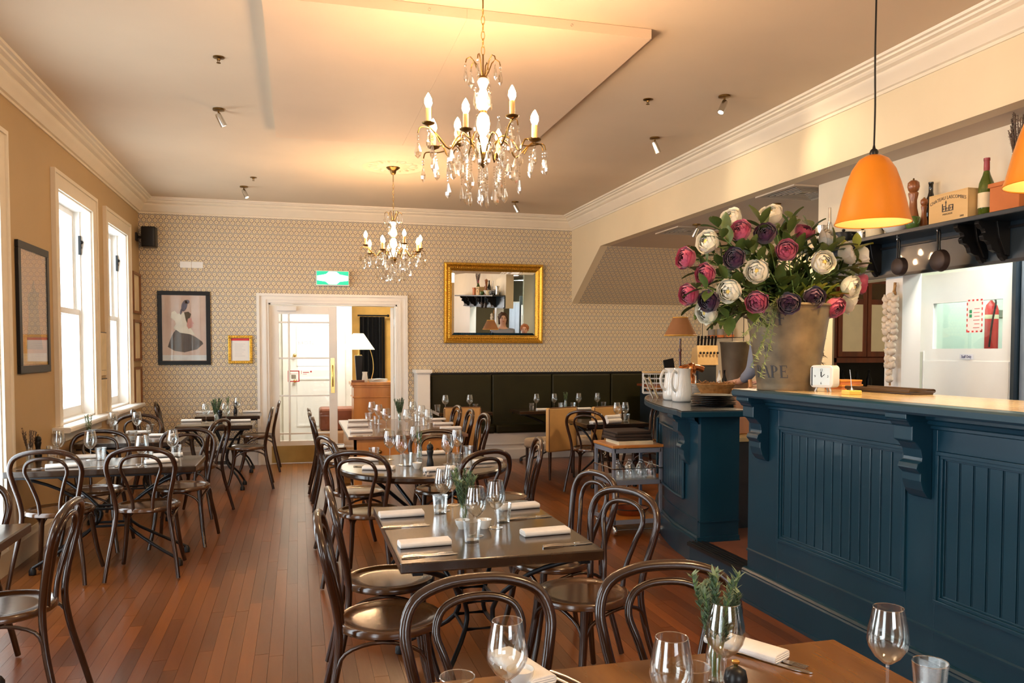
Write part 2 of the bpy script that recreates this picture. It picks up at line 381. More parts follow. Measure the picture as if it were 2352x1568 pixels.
# walls
def wall_x(name, X0, X1, y0, y1, z0, z1, holes, m, ret=False):
    """wall in a plane of constant X with rectangular holes (ya, yb, za, zb)"""
    q = MB(); ys = sorted({y0, y1} | {h[0] for h in holes} | {h[1] for h in holes})
    for a, b in zip(ys, ys[1:]):
        hs = sorted([h for h in holes if h[0] <= a + 1e-6 and h[1] >= b - 1e-6], key=lambda h: h[2]); z = z0
        for h in hs:
            if h[2] > z: q.box(X0, X1, a, b, z, h[2])
            z = h[3]
        if z < z1: q.box(X0, X1, a, b, z, z1)
    return struct(q.build(name, m, smooth=False))
def wall_y(name, Y0, Y1, x0, x1, z0, z1, holes, m):
    q = MB(); xs = sorted({x0, x1} | {h[0] for h in holes} | {h[1] for h in holes})
    for a, b in zip(xs, xs[1:]):
        hs = sorted([h for h in holes if h[0] <= a + 1e-6 and h[1] >= b - 1e-6], key=lambda h: h[2]); z = z0
        for h in hs:
            if h[2] > z: q.box(a, b, Y0, Y1, z, h[2])
            z = h[3]
        if z < z1: q.box(a, b, Y0, Y1, z, z1)
    return struct(q.build(name, m, smooth=False))
wall_x('wall_left', XL - .26, XL, YN, YB + .2, 0, ZC, WINS, M_WALL)
DX0, DX1, DZ = -.365, 1.315, 2.125
wall_y('wall_back', YB, YB + .2, XL, 5.9, 0, ZC, [(DX0, DX1, 0, DZ)], M_PAPER)
wall_y('wall_near', YN - .2, YN, XL - .3, 8.6, 0, ZC, [(.0, 1.8, .9, 2.4)], M_WALL)  # rear window is unseen, added to let in daylight from behind
wall_x('wall_service', 5.9, 6.05, 8.3, YB + .2, 0, ZL, [], M_BEAM)
wall_x('wall_kitchen', 4.18, 4.34, YN, 5.0, 0, ZL, [(2.2, 4.83, .17, 2.06)], M_TRIMW)
wall_x('wall_service', 5.88, 5.905, 7.88, 8.3, 0, ZL, [], M_BEAM)
# cornices: stepped profile swept along each wall (d = distance from wall, h = drop from ceiling)
CPROF = [(0, .185), (.012, .185), (.012, .165), (.03, .160), (.045, .135), (.075, .105), (.085, .085), (.085, .072), (.115, .060), (.125, .048), (.125, .036), (.155, .030), (.16, .018), (.185, .016), (.19, .0)]
def cornice(name, a, b, side):
    q = MB()
    A = []; B = []
    for d, h in CPROF + [(0, 0)]:
        if side == 'L': A.append((XL + d, a + 0, ZC - h)); B.append((XL + d, b - d, ZC - h))
        if side == 'R': A.append((XR - d, a + 0, ZC - h)); B.append((XR - d, b - d, ZC - h))
        if side == 'B': A.append((a + d, YB - d, ZC - h)); B.append((b - d, YB - d, ZC - h))
    q.quadstrip(A, B); return struct(q.build(name, M_TRIM, angle=25))
cornice('trim_1', YN, YB, 'L'); cornice('trim_2', YN, YB, 'R'); cornice('trim_3', XL, XR, 'B')
# baseboards
q = MB(); q.prism([(0, 0), (.022, 0), (.022, .15), (.014, .17), (.008, .20), (0, .20)], YN, YB, 'y', M=Matrix.Translation((XL, 0, 0))); struct(q.build('baseboard_left', M_TRIM, smooth=False))
q = MB()
for a, b in ((XL + .022, DX0 - .153),): q.prism([(0, 0), (-.022, 0), (-.022, .20), (-.014, .22), (-.008, .26), (0, .26)], a, b, 'x', M=Matrix.Translation((0, YB, 0)))
struct(q.build('baseboard_back', M_TRIMW, smooth=False))

# ---- sash windows in the left wall
def window(i, y0, y1, z0, z1, sill=True, mid=1.86):
    w = bpy.data.objects.new('window_%d' % i, None); C.objects.link(w); struct(w)
    cw = .145
    q = MB()  # stepped casing on the wall face
    for a, b, c, d in ((y0 - cw, y0, z0 if not sill else z0 - .02, z1 + cw), (y1, y1 + cw, z0 if not sill else z0 - .02, z1 + cw), (y0, y1, z1, z1 + cw)):
        q.box(XL, XL + .022, a, b, c, d)
    q.box(XL + .022, XL + .036, y0 - cw, y0 - cw + .03, z0, z1 + cw); q.box(XL + .022, XL + .036, y1 + cw - .03, y1 + cw, z0, z1 + cw); q.box(XL + .022, XL + .036, y0 - cw + .03, y1 + cw - .03, z1 + cw - .03, z1 + cw)
    q.build('casing', M_TRIM, w, smooth=False)
    q = MB(); xo = XL - .26  # jamb linings
    q.box(xo, XL, y0, y0 + .012, z0, z1); q.box(xo, XL, y1 - .012, y1, z0, z1); q.box(xo, XL, y0, y1, z1 - .012, z1); q.box(xo - .02, XL, y0, y1, z0, z0 + .014)
    for yy, s in ((y0 + .012, 1), (y1 - .012, -1)):
        for xx in (XL - .10, XL - .148, XL - .198): q.box(xx - .006, xx + .006, min(yy, yy + s * .016), max(yy, yy + s * .016), z0, z1)
    q.build('jamb_lining', M_TRIMW, w, smooth=False)
    if sill:
        q = MB(); q.prism([(-.02, z0 - .05), (.13, z0 - .05), (.14, z0 - .04), (.14, z0 - .015), (.13, z0 - .004), (-.02, z0 - .004)], y0 - cw - .1, y1 + cw + .1, 'y', M=Matrix.Translation((XL, 0, 0)))
        q.box(XL, XL + .03, y0 - cw, y1 + cw, z0 - .14, z0 - .05); q.build('sill', M_TRIMW, w, bevel=.002)
    for nm, X, a, b in (('lower_sash', XL - .125, z0 + .014, mid + .03), ('upper_sash', XL - .172, mid - .03, z1 - .012)):
        s = MB(); t = .052; ya, yb = y0 + .014, y1 - .014
        s.box(X - .02, X + .02, ya, ya + t, a, b); s.box(X - .02, X + .02, yb - t, yb, a, b)
        s.box(X - .02, X + .02, ya + t, yb - t, a, a + (t if nm[0] == 'u' else .085)); s.box(X - .02, X + .02, ya + t, yb - t, b - t, b)
        if nm[0] == 'u':
            for f in (.5,): s.box(X - .012, X + .012, (ya + yb) / 2 - .012, (ya + yb) / 2 + .012, a + t, b - t)
        sh = s.build(nm, M_TRIMW, w, smooth=False)
        g = MB(); g.box(X - .003, X + .003, ya + t, yb - t, a + (t if nm[0] == 'u' else .085), b - t); g.build('pane', M_PANE, sh, smooth=False)
    q = MB(); q.box(XL - .105, XL - .085, y1 - .04, y1 - .012, z1 - .42, z1 - .24); q.ball((XL - .082, y1 - .022, z1 - .30), .018); q.lathe([(.022, -.004), (.03, 0), (.022, .004)], 12, c=(XL - .08, y1 - .022, z1 - .33), M=Matrix.Rotation(pi / 2, 4, 'Y'))
    q.build('sash_pulley', M_BLACK, w)
    return w
for i, (a, b, z0, z1) in enumerate(WINS): window(i + 1, a, b, z0, z1, sill=z0 > .5)

# ---- double door to the hall
door = bpy.data.objects.new('door_1', None); C.objects.link(door); struct(door)
q = MB(); cw = .15
for (a, b, c, d) in ((DX0 - cw, DX0, 0, DZ + .125), (DX1, DX1 + .14, 0, DZ + .125), (DX0, DX1, DZ, DZ + .125)): q.box(a, b, YB - .022, YB, c, d)
for (a, b, c, d) in ((DX0 - cw, DX0 - cw + .035, 0, DZ + .125), (DX1 + .105, DX1 + .14, 0, DZ + .125), (DX0 - cw + .035, DX1 + .105, DZ + .09, DZ + .125)): q.box(a, b, YB - .045, YB - .022, c, d)
for (a, b, c, d) in ((DX0 - .05, DX0 - .03, 0, DZ + .04), (DX1 + .03, DX1 + .05, 0, DZ + .04), (DX0 - .05, DX1 + .05, DZ + .04, DZ + .06)): q.box(a, b, YB - .034, YB - .022, c, d)
q.build('architrave', M_TRIMW, door, smooth=False)
q = MB(); q.box(DX0, DX0 + .02, YB, YB + .2, 0, DZ); q.box(DX1 - .02, DX1, YB, YB + .2, 0, DZ); q.box(DX0, DX1, YB, YB + .2, DZ - .02, DZ); q.build('door_lining', M_TRIMW, door, smooth=False)
def leaf(par, W, mirror=1):
    """leaf in local coordinates: x 0..W, y thickness .045, with a grid of panes"""
    q = MB(); Hh = DZ - .03; st = .10; gx0, gx1, gz0, gz1 = .118, W - .105, .30, 1.985
    q.box(0, gx0, 0, .045, .008, Hh); q.box(gx1, W, 0, .045, .008, Hh); q.box(gx0, gx1, 0, .045, .008, gz0); q.box(gx0, gx1, 0, .045, gz1, Hh)
    cxs = [gx0 + .125]; zs = [.395, .90, 1.40, 1.875]
    for c in cxs: q.box(c - .011, c + .011, .008, .037, gz0, gz1)
    for z in zs:
        q.box(gx0, cxs[0] - .011, .008, .037, z - .011, z + .011); q.box(cxs[0] + .011, gx1, .008, .037, z - .011, z + .011)
    lf = q.build('door_leaf', M_TRIMW, par, smooth=False, bevel=.002)
    X = [(gx0, cxs[0] - .011), (cxs[0] + .011, gx1)]; Z = [gz0] + zs + [gz1]
    for a, b in X:
        for c, d in zip(Z, Z[1:]):
            g = MB(); g.box(a, b, .02, .025, c + .011, d - .011); g.build('pane', M_PANE, lf, smooth=False)
    q = MB(); q.box(0.01, W - .01, -.003, 0, .012, .235); q.build('kick_plate', mat('kick_plate_brass', (.45, .31, .10), rough=.35, metal=.85, var=.1) if mirror else M_BRASS, lf, smooth=False)
    q = MB(); q.box(W - .085, W - .035, -.004, 0, .93, 1.40); q.tube([(W - .06, -.004, 1.02), (W - .06, -.045, 1.04), (W - .06, -.045, 1.28), (W - .06, -.004, 1.30)], .009); q.build('pull_handle', M_BRASSB, lf)
    q = MB(); q.lathe([(0, -.006), (.014, -.004), (.014, .004)], 12, c=(W - .06, -.002, .84), M=Matrix.Rotation(pi / 2, 4, 'X')); q.build('key_escutcheon', M_COPPER, lf)
    q = MB(); q.box(.10, .34, -.05, 0, Hh - .07, Hh - .012); q.tube([(.16, -.04, Hh - .01), (.30, -.06, Hh + .012), (.42, -.02, Hh + .018)], .006, 6); q.build('door_closer', M_WHITE, lf, smooth=False)
    for z in (.25, 1.05, 1.85):
        q = MB(); q.tube([(0, -.006, z), (0, -.006, z + .09)], .007, 8); q.build('hinge', M_CHROME, lf)
    return lf
lf = leaf(door, .868); lf.location = (DX0 + .008, YB + .03, 0)
# lettering and fire point label on the glass (seen from behind, so mirrored)
text_mesh('STORE', .062, 'door_lettering', M_WHITE, lf, (.46, .018, 1.60), (pi / 2, 0, 0), sx=-1.25)
q = MB(); cx, cz = .30, 1.16
for (a, b, c, d) in ((-.075, .075, .062, .075), (-.075, .075, -.075, -.062), (-.075, -.062, -.062, .062), (.062, .075, -.062, .062)): q.box(cx + a, cx + b, .0175, .0185, cz + c, cz + d)
q.box(cx + .10, cx + .105, .0175, .0185, cz + .03, cz + .075); q.box(cx + .12, cx + .20, .0175, .0185, cz + .045, cz + .055); q.box(cx + .12, cx + .17, .0175, .0185, cz + .025, cz + .03); q.ball((cx + .225, .018, cz + .06), (.012, .001, .012)); q.box(cx - .05, cx + .05, .0176, .0184, cz + .03, cz + .035)
q.build('fire_point_sticker', M_RED, lf, smooth=False)
q = MB(); q.box(cx - .03, cx + .03, .0176, .0184, cz - .035, cz + .02); q.build('sticker_square', mat('sticker_grey', (.4, .38, .3)), lf, smooth=False)
lf2 = leaf(door, .79, 0); lf2.location = (DX1 - .025, YB + .2, 0); lf2.rotation_euler = (0, 0, R(81))

# ---- hall seen through the door
q = MB(); q.box(-2.2, 3.6, YB + .15, 14.6, -.05, 0); struct(q.build('floor_hall', mat('hall_carpet', (.25, .20, .15), rough=.95), smooth=False))
q = MB(); q.box(-2.2, 3.6, YB + .2, 14.7, 3.0, 3.1); struct(q.build('ceiling_hall', M_WHITE, smooth=False))
q = MB(); q.box(-2.2, .88, 13.7, 13.8, 0, 3.0); q.box(-2.2, -2.1, YB + .2, 14.6, 0, 3.0); q.box(3.5, 3.6, YB + .2, 14.6, 0, 3.0); q.box(.78, .88, 13.8, 14.6, 0, 3.0); struct(q.build('wall_hall', mat('hall_white_paint', (.80, .78, .71), rough=.6), smooth=False))
q = MB(); q.box(.88, 3.6, 14.5, 14.6, 0, 3.0); struct(q.build('wall_hall_yellow', mat('ochre_paint', (.78, .45, .10), rough=.6), smooth=False))
hd = bpy.data.objects.new('door_2', None); C.objects.link(hd); struct(hd)
q = MB(); x0, x1 = -.12, .64
q.box(x0, x1, 13.65, 13.69, .01, 2.10); o = q.build('door_panel', M_WHITE, hd, smooth=False)
q = MB()
for a, b, c, d in ((x0 + .1, x1 - .1, 1.25, 1.95), (x0 + .1, x1 - .1, .25, 1.05)):
    q.box(a, b, 13.64, 13.65, c, c + .03); q.box(a, b, 13.64, 13.65, d - .03, d); q.box(a, a + .03, 13.64, 13.65, c + .03, d - .03); q.box(b - .03, b, 13.64, 13.65, c + .03, d - .03)
q.build('panel_moulding', M_WHITE, o, smooth=False)
q = MB(); q.box(x0 - .12, x0, 13.66, 13.7, 0, 2.22); q.box(x1, x1 + .12, 13.66, 13.7, 0, 2.22); q.box(x0, x1, 13.66, 13.7, 2.10, 2.22); q.build('architrave', M_TRIMW, hd, smooth=False)
q = MB()
for z in (1.0, 1.42): q.ball((x0 + .07, 13.62, z), .03)
q.build('door_knob', M_BRASSB, hd)
q = MB(); n = 26; A = []; B = []
for k in range(n + 1):
    t = k / n; xc = aty(827, 800, 14.38).x; xd = aty(884, 800, 14.38).x; A.append((xc + (xd - xc) * t, 14.38 + .025 * sin(t * 34), .02)); B.append((xc + (xd - xc) * t, 14.38 + .025 * sin(t * 34), 2.10))
q.quadstrip(A, B); q.quadstrip([(a, b + .012, c) for a, b, c in A], [(a, b + .012, c) for a, b, c in B])
cu = thing('door_curtain', 'long black curtain hanging in the ochre hall beyond the glazed door', 'curtain'); q.build('curtain_cloth', M_BLACK, cu)
q = MB(); q.tube([(xc - .04, 14.38, 2.12), (xd + .05, 14.38, 2.12)], .014); q.ball((xd + .06, 14.38, 2.12), .025); q.build('curtain_rod', M_IRON, cu)

# ---- kitchen side beyond the pass: partition with the white staff door
q = MB(); q.box(4.18, 8.6, YN, 5.45, .0, .17); q.prism([(2.66, YN), (2.66, 5.02), (2.84, 5.63), (3.08, 6.38), (3.48, 7.05), (4.02, 7.5), (4.6, 7.7), (8.5, 7.7), (8.5, 5.53), (4.18, 5.53), (4.18, YN)], 0, .165, 'z'); struct(q.build('floor_raised', mat('red_brown_rubber_floor', (.17, .055, .025), rough=.55, var=.15), smooth=False))
wall_x('wall_pantry', 4.9, 4.98, 4.53, 5.45, .17, ZL, [(4.60, 5.33, .17, 2.08)], mat('mint_white_paint', (.74, .80, .70), rough=.5, var=.02))
q = MB(); q.box(4.64, 8.5, 5.45, 5.53, .17, ZL); struct(q.build('wall_pantry_side', bpy.data.materials['mint_white_paint'], smooth=False)); q = MB(); q.box(6.6, 6.7, YN, 5.45, .17, ZL); struct(q.build('wall_pantry_far', bpy.data.materials['mint_white_paint'], smooth=False)); q = MB(); q.box(8.5, 8.6, 5.5, YB, 0, ZL); struct(q.build('wall_service_far', M_BEAM, smooth=False))
q = MB(); q.box(6.05, 8.6, 8.3, 8.4, 0, ZL); struct(q.build('wall_alcove', M_BEAM, smooth=False))
sd = bpy.data.objects.new('door_3', None); C.objects.link(sd); struct(sd)
q = MB(); X = 4.86; ya, yb = 4.545, 5.43; wy0, wy1, wz0, wz1 = 4.63, 5.28, 1.515, 1.87
q.box(X, X + .04, ya, wy0, .18, 2.1); q.box(X, X + .04, wy1, yb, .18, 2.1); q.box(X, X + .04, wy0, wy1, .18, wz0); q.box(X, X + .04, wy0, wy1, wz1, 2.1)
sl_ = q.build('door_slab', M_WHITE, sd, smooth=False)
q = MB(); q.box(X + .015, X + .02, wy0, wy1, wz0, wz1); q.build('pane', M_PANE, sl_, smooth=False)
q = MB(); q.box(X - .006, X, ya + .02, yb - .02, .20, 1.42); q.box(X - .008, X, yb - .065, yb - .01, 1.17, 1.50); q.build('push_plate', M_WHITE, sl_, smooth=False)
q = MB(); q.box(X - .012, X - .006, yb - .06, yb - .015, 1.18, 1.49); q.build('finger_plate', M_CHROME, sl_, smooth=False)
q = MB(); q.box(X - .03, 4.9, 4.50, 4.53, .17, 2.3); q.build('door_jamb', M_BLUED, sd, smooth=False)
# raised step between the two counters
q = MB(); q.box(2.62, 2.66, 4.27, 5.02, 0, .15); struct(q.build('trim_4', M_BLUE, smooth=False))
q = MB(); q.box(2.60, 2.74, 4.27, 5.02, .150, .172)
for k in range(4): q.box(2.61 + k * .03, 2.622 + k * .03, 4.27, 5.02, .172, .177)
struct(q.build('trim_5', M_BLACK, smooth=False))
# ================================================================== FURNITURE BUILDERS
ZT = .71
def make_chair(v=0):
    t = thing('bentwood_chair', '', 'chair')
    q = MB(); q.lathe([(0, .452), (.13, .452), (.175, .456), (.180, .462), (.20, .463), (.207, .455), (.207, .437), (.198, .430), (0, .430)], 28); q.build('seat', M_SEAT, t, angle=50)
    L = [(-.222, -.275, .008), (-.205, -.245, .14), (-.178, -.210, .30), (-.160, -.195, .44), (-.170, -.205, .55), (-.196, -.228, .67), (-.206, -.245, .755), (-.175, -.262, .825), (-.095, -.272, .860)]
    pts = spline(L + [(0, -.275, .868)] + [(-a, b, c) for a, b, c in reversed(L)], 4); n = len(pts)
    q = MB(); q.tube(pts, [.0135 + .003 * sin(pi * i / (n - 1)) for i in range(n)], 12); q.build('back_hoop', M_CHAIR, t)
    L = [(-.058, -.185, .44), (-.066, -.195, .54), (-.098, -.222, .66), (-.122, -.242, .735), (-.105, -.256, .79), (-.06, -.264, .815)]
    pts = spline(L + [(0, -.266, .822)] + [(-a, b, c) for a, b, c in reversed(L)], 4)
    q = MB(); q.tube(pts, .0115, 12); q.build('inner_hoop', M_CHAIR, t)
    for s in (-1, 1):
        q = MB(); q.tube(spline([(s * .150, .120, .435), (s * .160, .135, .30), (s * .178, .165, .14), (s * .200, .205, .008)], 4), [.019, .0185, .018, .0175, .017, .0168, .0165, .016, .0155, .015, .0148, .0145, .014][:13], 8); q.build('leg', M_CHAIR, t)
    def arch(a, b):
        A = Vector(a); B = Vector(b); m = (A + B) / 2; c = Vector((0, 0, 0)); out = (m - c); out.z = 0
        p1 = A + (m - A) * .22 + Vector((0, 0, .10)) ; p2 = B + (m - B) * .22 + Vector((0, 0, .10)); mid = m + out * .10; mid.z = .425
        return spline([A, p1, mid, p2, B], 4)
    fl, fr, rl, rr = (-.165, .140, .27), (.165, .140, .27), (-.183, -.212, .29), (.183, -.212, .29)
    for a, b in ((fl, fr), (fl, rl), (fr, rr)):
        q = MB(); q.tube(arch(a, b), .0085, 6); q.build('brace', M_CHAIR, t)
    return t
def make_tan_chair():
    t = thing('upholstered_chair', '', 'chair')
    q = MB(); q.box(-.21, .21, -.20, .22, .34, .46); q.build('seat', M_TANS, t, bevel=.03)
    q = MB(); q.box(-.215, .215, -.27, -.20, .33, .84); q.build('backrest', M_TAN, t, bevel=.018)
    q = MB()
    for s in (-1, 1): q.tube([(s * .214, -.27, .34), (s * .214, -.27, .83)], .005, 6)
    q.tube([(-.21, -.27, .842), (.21, -.27, .842)], .005, 6); q.build('piping', mat('brown_piping', (.16, .07, .03), rough=.5), t)
    for x in (-.18, .18):
        for y in (-.24, .18):
            q = MB(); q.tube([(x, y, .35), (x * 1.02, y * 1.03, .005)], [.019, .012], 6); q.build('leg', M_CHAIR, t)
    return t
def make_table(w, d, top=M_TOP, base='iron', th=.042):
    def mk():
        t = thing('dining_table', '', 'table')
        q = MB(); q.box(-w / 2, w / 2, -d / 2, d / 2, ZT - th, ZT); q.build('tabletop', top, t, smooth=False, bevel=.006)
        a, b = w / 2 - .09, d / 2 - .09; hx, hy = .11, .07; zh0, zh1 = .28, .40
        q = MB(); q.box(-w / 2 + .03, w / 2 - .03, -d / 2 + .05, -d / 2 + .09, ZT - th - .018, ZT - th); q.box(-w / 2 + .03, w / 2 - .03, d / 2 - .09, d / 2 - .05, ZT - th - .018, ZT - th)
        q.box(-.02, .02, -d / 2 + .09, d / 2 - .09, ZT - th - .018, ZT - th)
        for z in (zh0, zh1): q.tube([(-hx, -hy, z), (hx, -hy, z), (hx, hy, z), (-hx, hy, z)], .0095, 6, closed=True)
        q.build('hub_frame', M_IRON, t)
        for sx in (-1, 1):
            for sy in (-1, 1):
                q = MB(); q.tube(spline([(sx * a, sy * b, ZT - th - .012), (sx * (a * .55 + hx * .3), sy * (b * .5 + hy * .3), .56), (sx * hx, sy * hy, zh1), (sx * hx, sy * hy, zh0), (sx * (hx + a * .35), sy * (hy + b * .35), .15), (sx * a * .92, sy * b * .92, .045)], 3), .0115, 6)
                q.lathe([(0, 0), (.024, .002), (.024, .03), (.012, .05)], 10, c=(sx * a * .92, sy * b * .92, 0)); q.build('leg', M_IRON, t)
        return t
    return mk
def make_round_table(r):
    t = thing('round_table', '', 'table')
    q = MB(); q.lathe([(0, ZT - .05), (r - .03, ZT - .05), (r - .012, ZT - .045), (r, ZT - .03), (r, ZT - .010), (r - .008, ZT - .001), (r - .05, ZT), (0, ZT)], 56); q.build('tabletop', M_TOP, t, angle=30)
    q = MB(); q.lathe([(.09, .36), (.10, .37), (.10, .385), (.09, .39)], 20)
    for k in range(4):
        a = k * pi / 2 + .6; q.tube([(cos(a) * .3, sin(a) * .3, ZT - .06), (cos(a + pi) * .3, sin(a + pi) * .3, ZT - .06)], .009, 6) if k < 2 else None
    q.build('hub_ring', M_IRON, t)
    for k in range(4):
        a = k * pi / 2 + .6; c, s = cos(a), sin(a)
        q = MB(); q.tube(spline([(c * .44, s * .44, ZT - .055), (c * .24, s * .24, .50), (c * .10, s * .10, .38), (c * .10, s * .10, .26), (c * .22, s * .22, .12), (c * .36, s * .36, .03)], 3), .0125, 6)
        q.lathe([(0, 0), (.024, .002), (.024, .02), (.014, .04)], 10, c=(c * .36, s * .36, 0)); q.build('leg', M_IRON, t)
    return t
def make_wineglass():
    t = thing('wine_glass', '', 'glass')
    o = [(0, .004), (.030, .0035), (.034, .0025), (.034, .001), (.0, 0)]
    q = MB(); q.lathe([(0, .0), (.034, .001), (.034, .0025), (.015, .006), (.005, .011), (.0036, .02), (.0034, .07), (.0045, .078), (.001, .082)], 18); q.build('stem', M_GLASS2, t, angle=60)
    q = MB(); q.lathe([(0, .080), (.010, .083), (.028, .098), (.041, .118), (.045, .135), (.043, .158), (.037, .190), (.033, .21), (.032, .21), (.0355, .190), (.0415, .158), (.0435, .135), (.0395, .119), (.027, .100), (.009, .0855), (0, .083)], 22); q.build('bowl', M_GLASS, t, angle=60)
    q = MB(); q.tube([(.0325 * cos(2 * pi * k / 22), .0325 * sin(2 * pi * k / 22), .210) for k in range(22)], .0011, 5, closed=True); q.build('rim', M_GLASS2, t)
    return t
def make_tumbler():
    q = MB(); q.lathe([(0, 0), (.029, 0), (.0305, .004), (.0385, .09), (.037, .09), (.0285, .012), (0, .011)], 12); o = q.build('water_tumbler', M_GLASS2, smooth=False)
    tag(o, '', 'glass')
    q = MB(); q.tube([(.0378 * cos(2 * pi * k / 24), .0378 * sin(2 * pi * k / 24), .090) for k in range(24)], .0014, 5, closed=True); q.build('rim', M_GLASS2, o)
    return o
def make_napkin():
    q = MB(); q.prism([(-.034, .002), (-.038, .010), (-.036, .019), (-.026, .024), (.024, .026), (.036, .020), (.038, .011), (.034, .002), (.02, 0), (-.02, 0)], -.105, .105, 'x')
    for k, z in ((0, .004), (1, .010), (2, .015)): q.box(-.1065, -.095, -.034 + .002 * k, .034, z, z + .004); q.box(.095, .1065, -.034, .034 - .002 * k, z, z + .004)
    q.box(-.095, .095, .030, .041, .004, .008); o = q.build('folded_napkin', M_LINEN, bevel=.002); return tag(o, '', 'napkin')
def make_fork():
    q = MB(); q.tube([(-.10, 0, .004), (-.05, 0, .006), (0, 0, .003), (.035, 0, .003)], [.0065, .0045, .003, .004], 6, flat=.35)
    q.prism([(.035, -.004), (.045, -.011), (.062, -.012), (.062, .012), (.045, .011), (.035, .004)], .003, .0048, 'z')
    for y in (-.0105, -.0035, .0035, .0105): q.box(.062, .098, y - .0016, y + .0016, .003, .0046)
    return tag(q.build('table_fork', M_STEEL), '', 'fork')
def make_knife():
    q = MB(); q.tube([(-.11, 0, .004), (-.07, 0, .006), (-.02, 0, .004)], [.007, .006, .0045], 6, flat=.45)
    q.prism([(-.02, -.005), (.07, -.010), (.105, -.004), (.112, .004), (.10, .007), (-.02, .006)], .002, .0038, 'z')
    return tag(q.build('table_knife', M_STEEL), '', 'knife')
def herb(name, h, n, m, spread=.03, lean=.25, seed=1, leaf=.012, per=34, r0=.0014):
    rnd = random.Random(seed); t = thing(name, '', 'herb')
    for k in range(n):
        a = 2 * pi * k / n + rnd.uniform(-.4, .4); l = rnd.uniform(.3, 1) * lean; hh = h * rnd.uniform(.72, 1.0); c, s = cos(a), sin(a)
        pts = spline([(c * .004, s * .004, .004), (c * (.006 + l * hh * .3), s * (.006 + l * hh * .3), hh * .5), (c * (.008 + l * hh * .8), s * (.008 + l * hh * .8), hh)], 5)
        q = MB(); q.tube(pts, r0, 5); st = q.build('stem', M_STEMG if m is M_HERB else M_DRY, t)
        q = MB()
        for i in range(per):
            f = .42 + .58 * i / per; j = min(len(pts) - 1, int(f * (len(pts) - 1))); p = pts[j] + (pts[min(j + 1, len(pts) - 1)] - pts[j]) * (f * (len(pts) - 1) - j)
            b = rnd.uniform(0, 2 * pi); d = Vector((cos(b), sin(b), rnd.uniform(.6, 1.4))).normalized(); sd = Vector((-sin(b), cos(b), 0)) * leaf * .16
            L = leaf * rnd.uniform(.8, 1.5); q.add([p - sd, p + d * L * .5 - sd * 1.2, p + d * L, p + d * L * .5 + sd * 1.2, p + sd, p + d * L * .5 + Vector((0, 0, leaf * .1))], [(0, 1, 5), (1, 2, 5), (2, 3, 5), (3, 4, 5), (4, 0, 5)])
        o = q.build('leaves', m, st); o['kind'] = 'stuff'
    return t
def make_vase():
    o = thing('bud_vase', '', 'vase')
    q = MB(); q.lathe([(0, 0), (.020, 0), (.022, .006), (.022, .075), (.017, .09), (.016, .115), (.0185, .125), (.017, .125), (.0145, .114), (.0155, .09), (.0205, .074), (.020, .01), (0, .008)], 16); q.build('vase_body', M_GLASS2, o)
    q = MB(); q.lathe([(0, .009), (.0198, .0095), (.0198, .06), (0, .06)], 16); q.build('water', thin_glass('vase_water', (.93, .96, .93), .06, .3), o)
    return o
def make_bowl():
    q = MB(); q.lathe([(0, 0), (.018, 0), (.019, .004), (.030, .022), (.034, .040), (.032, .040), (.028, .024), (.016, .008), (0, .007)], 20); o = tag(q.build('salt_bowl', M_CERAM), '', 'bowl')
    q = MB(); q.lathe([(0, .034), (.015, .033), (.029, .029), (0, .026)], 16); q.build('salt', M_LINEN, o); return o
def make_grinder():
    t = thing('pepper_grinder', '', 'grinder')
    q = MB(); q.lathe([(0, 0), (.024, 0), (.026, .006), (.024, .03), (.018, .055), (.016, .07), (.020, .09), (.024, .108), (.022, .116), (0, .116)], 18); q.build('grinder_body', M_BLACK, t)
    q = MB(); q.lathe([(.010, .116), (.020, .118), (.024, .132), (.020, .150), (.008, .158), (0, .158)], 18); q.build('grinder_head', M_BLACK, t)
    q = MB(); q.lathe([(.004, .156), (.004, .162), (.008, .166), (.008, .170), (0, .174)], 12); q.build('finial', M_BRASSB, t)
    return t

# ------------------------------------------------------------------ tables
TB = dict(
 T0=(.28, 1.415, 1.02, 1.87), T1=(.36, 1.17, 2.955, 4.06), T3=(.44, 1.56, 7.45, 9.28), L0=(-1.87, -1.19, 3.25, 4.10), L1=(-1.86, -.685, 5.85, 6.45),
 L2=(-1.86, -1.00, 7.45, 8.05), L3=(-1.245, -.475, 8.92, 9.50), L4=(-1.20, -.455, 10.20, 10.76), T5=(2.98, 3.70, 8.05, 8.75), B1=(1.72, 2.42, 10.02, 10.56), B2=(2.78, 4.25, 10.02, 10.56))
TL = dict(T0='walnut coloured square table in the foreground beside the bar', T1='dark varnished rectangular table in the centre with four white napkins', T3=None,
 L0='dark table corner at the left edge in front of the tall window', L1='dark table by the left wall under the large black framed print',
 L2='dark table beside the left window sill, second along the left wall', L3='small dark table left of the glazed door, the nearer of two', L4='small dark table against the papered wall, behind another like it',
 T5='small dark table behind the serving trolley', B1='dark table in front of the banquette beside the white end post', B2='long dark table in front of the banquette behind the tan chairs')
for k, (x0, x1, y0, y1) in TB.items():
    if k == 'T3': continue
    w, d = x1 - x0, y1 - y0; top = M_TOPW if k == 'T0' else M_TOP
    t = make_table(w, d, top)() if w >= d else make_table(d, w, top)()
    t.location = ((x0 + x1) / 2, (y0 + y1) / 2, 0)
    if w < d: t.rotation_euler = (0, 0, pi / 2)
    t['label'] = TL[k]
RT = make_round_table(.58); RT.location = (.84, 5.53, 0); RT['label'] = 'round dark table between the centre rectangular table and the pine table'
x0, x1, y0, y1 = TB['T3']
t = thing('farmhouse_table', 'long honey pine table with deep apron and dark top before the glazed door', 'table', ((x0 + x1) / 2, (y0 + y1) / 2, 0)); w, d = x1 - x0, y1 - y0
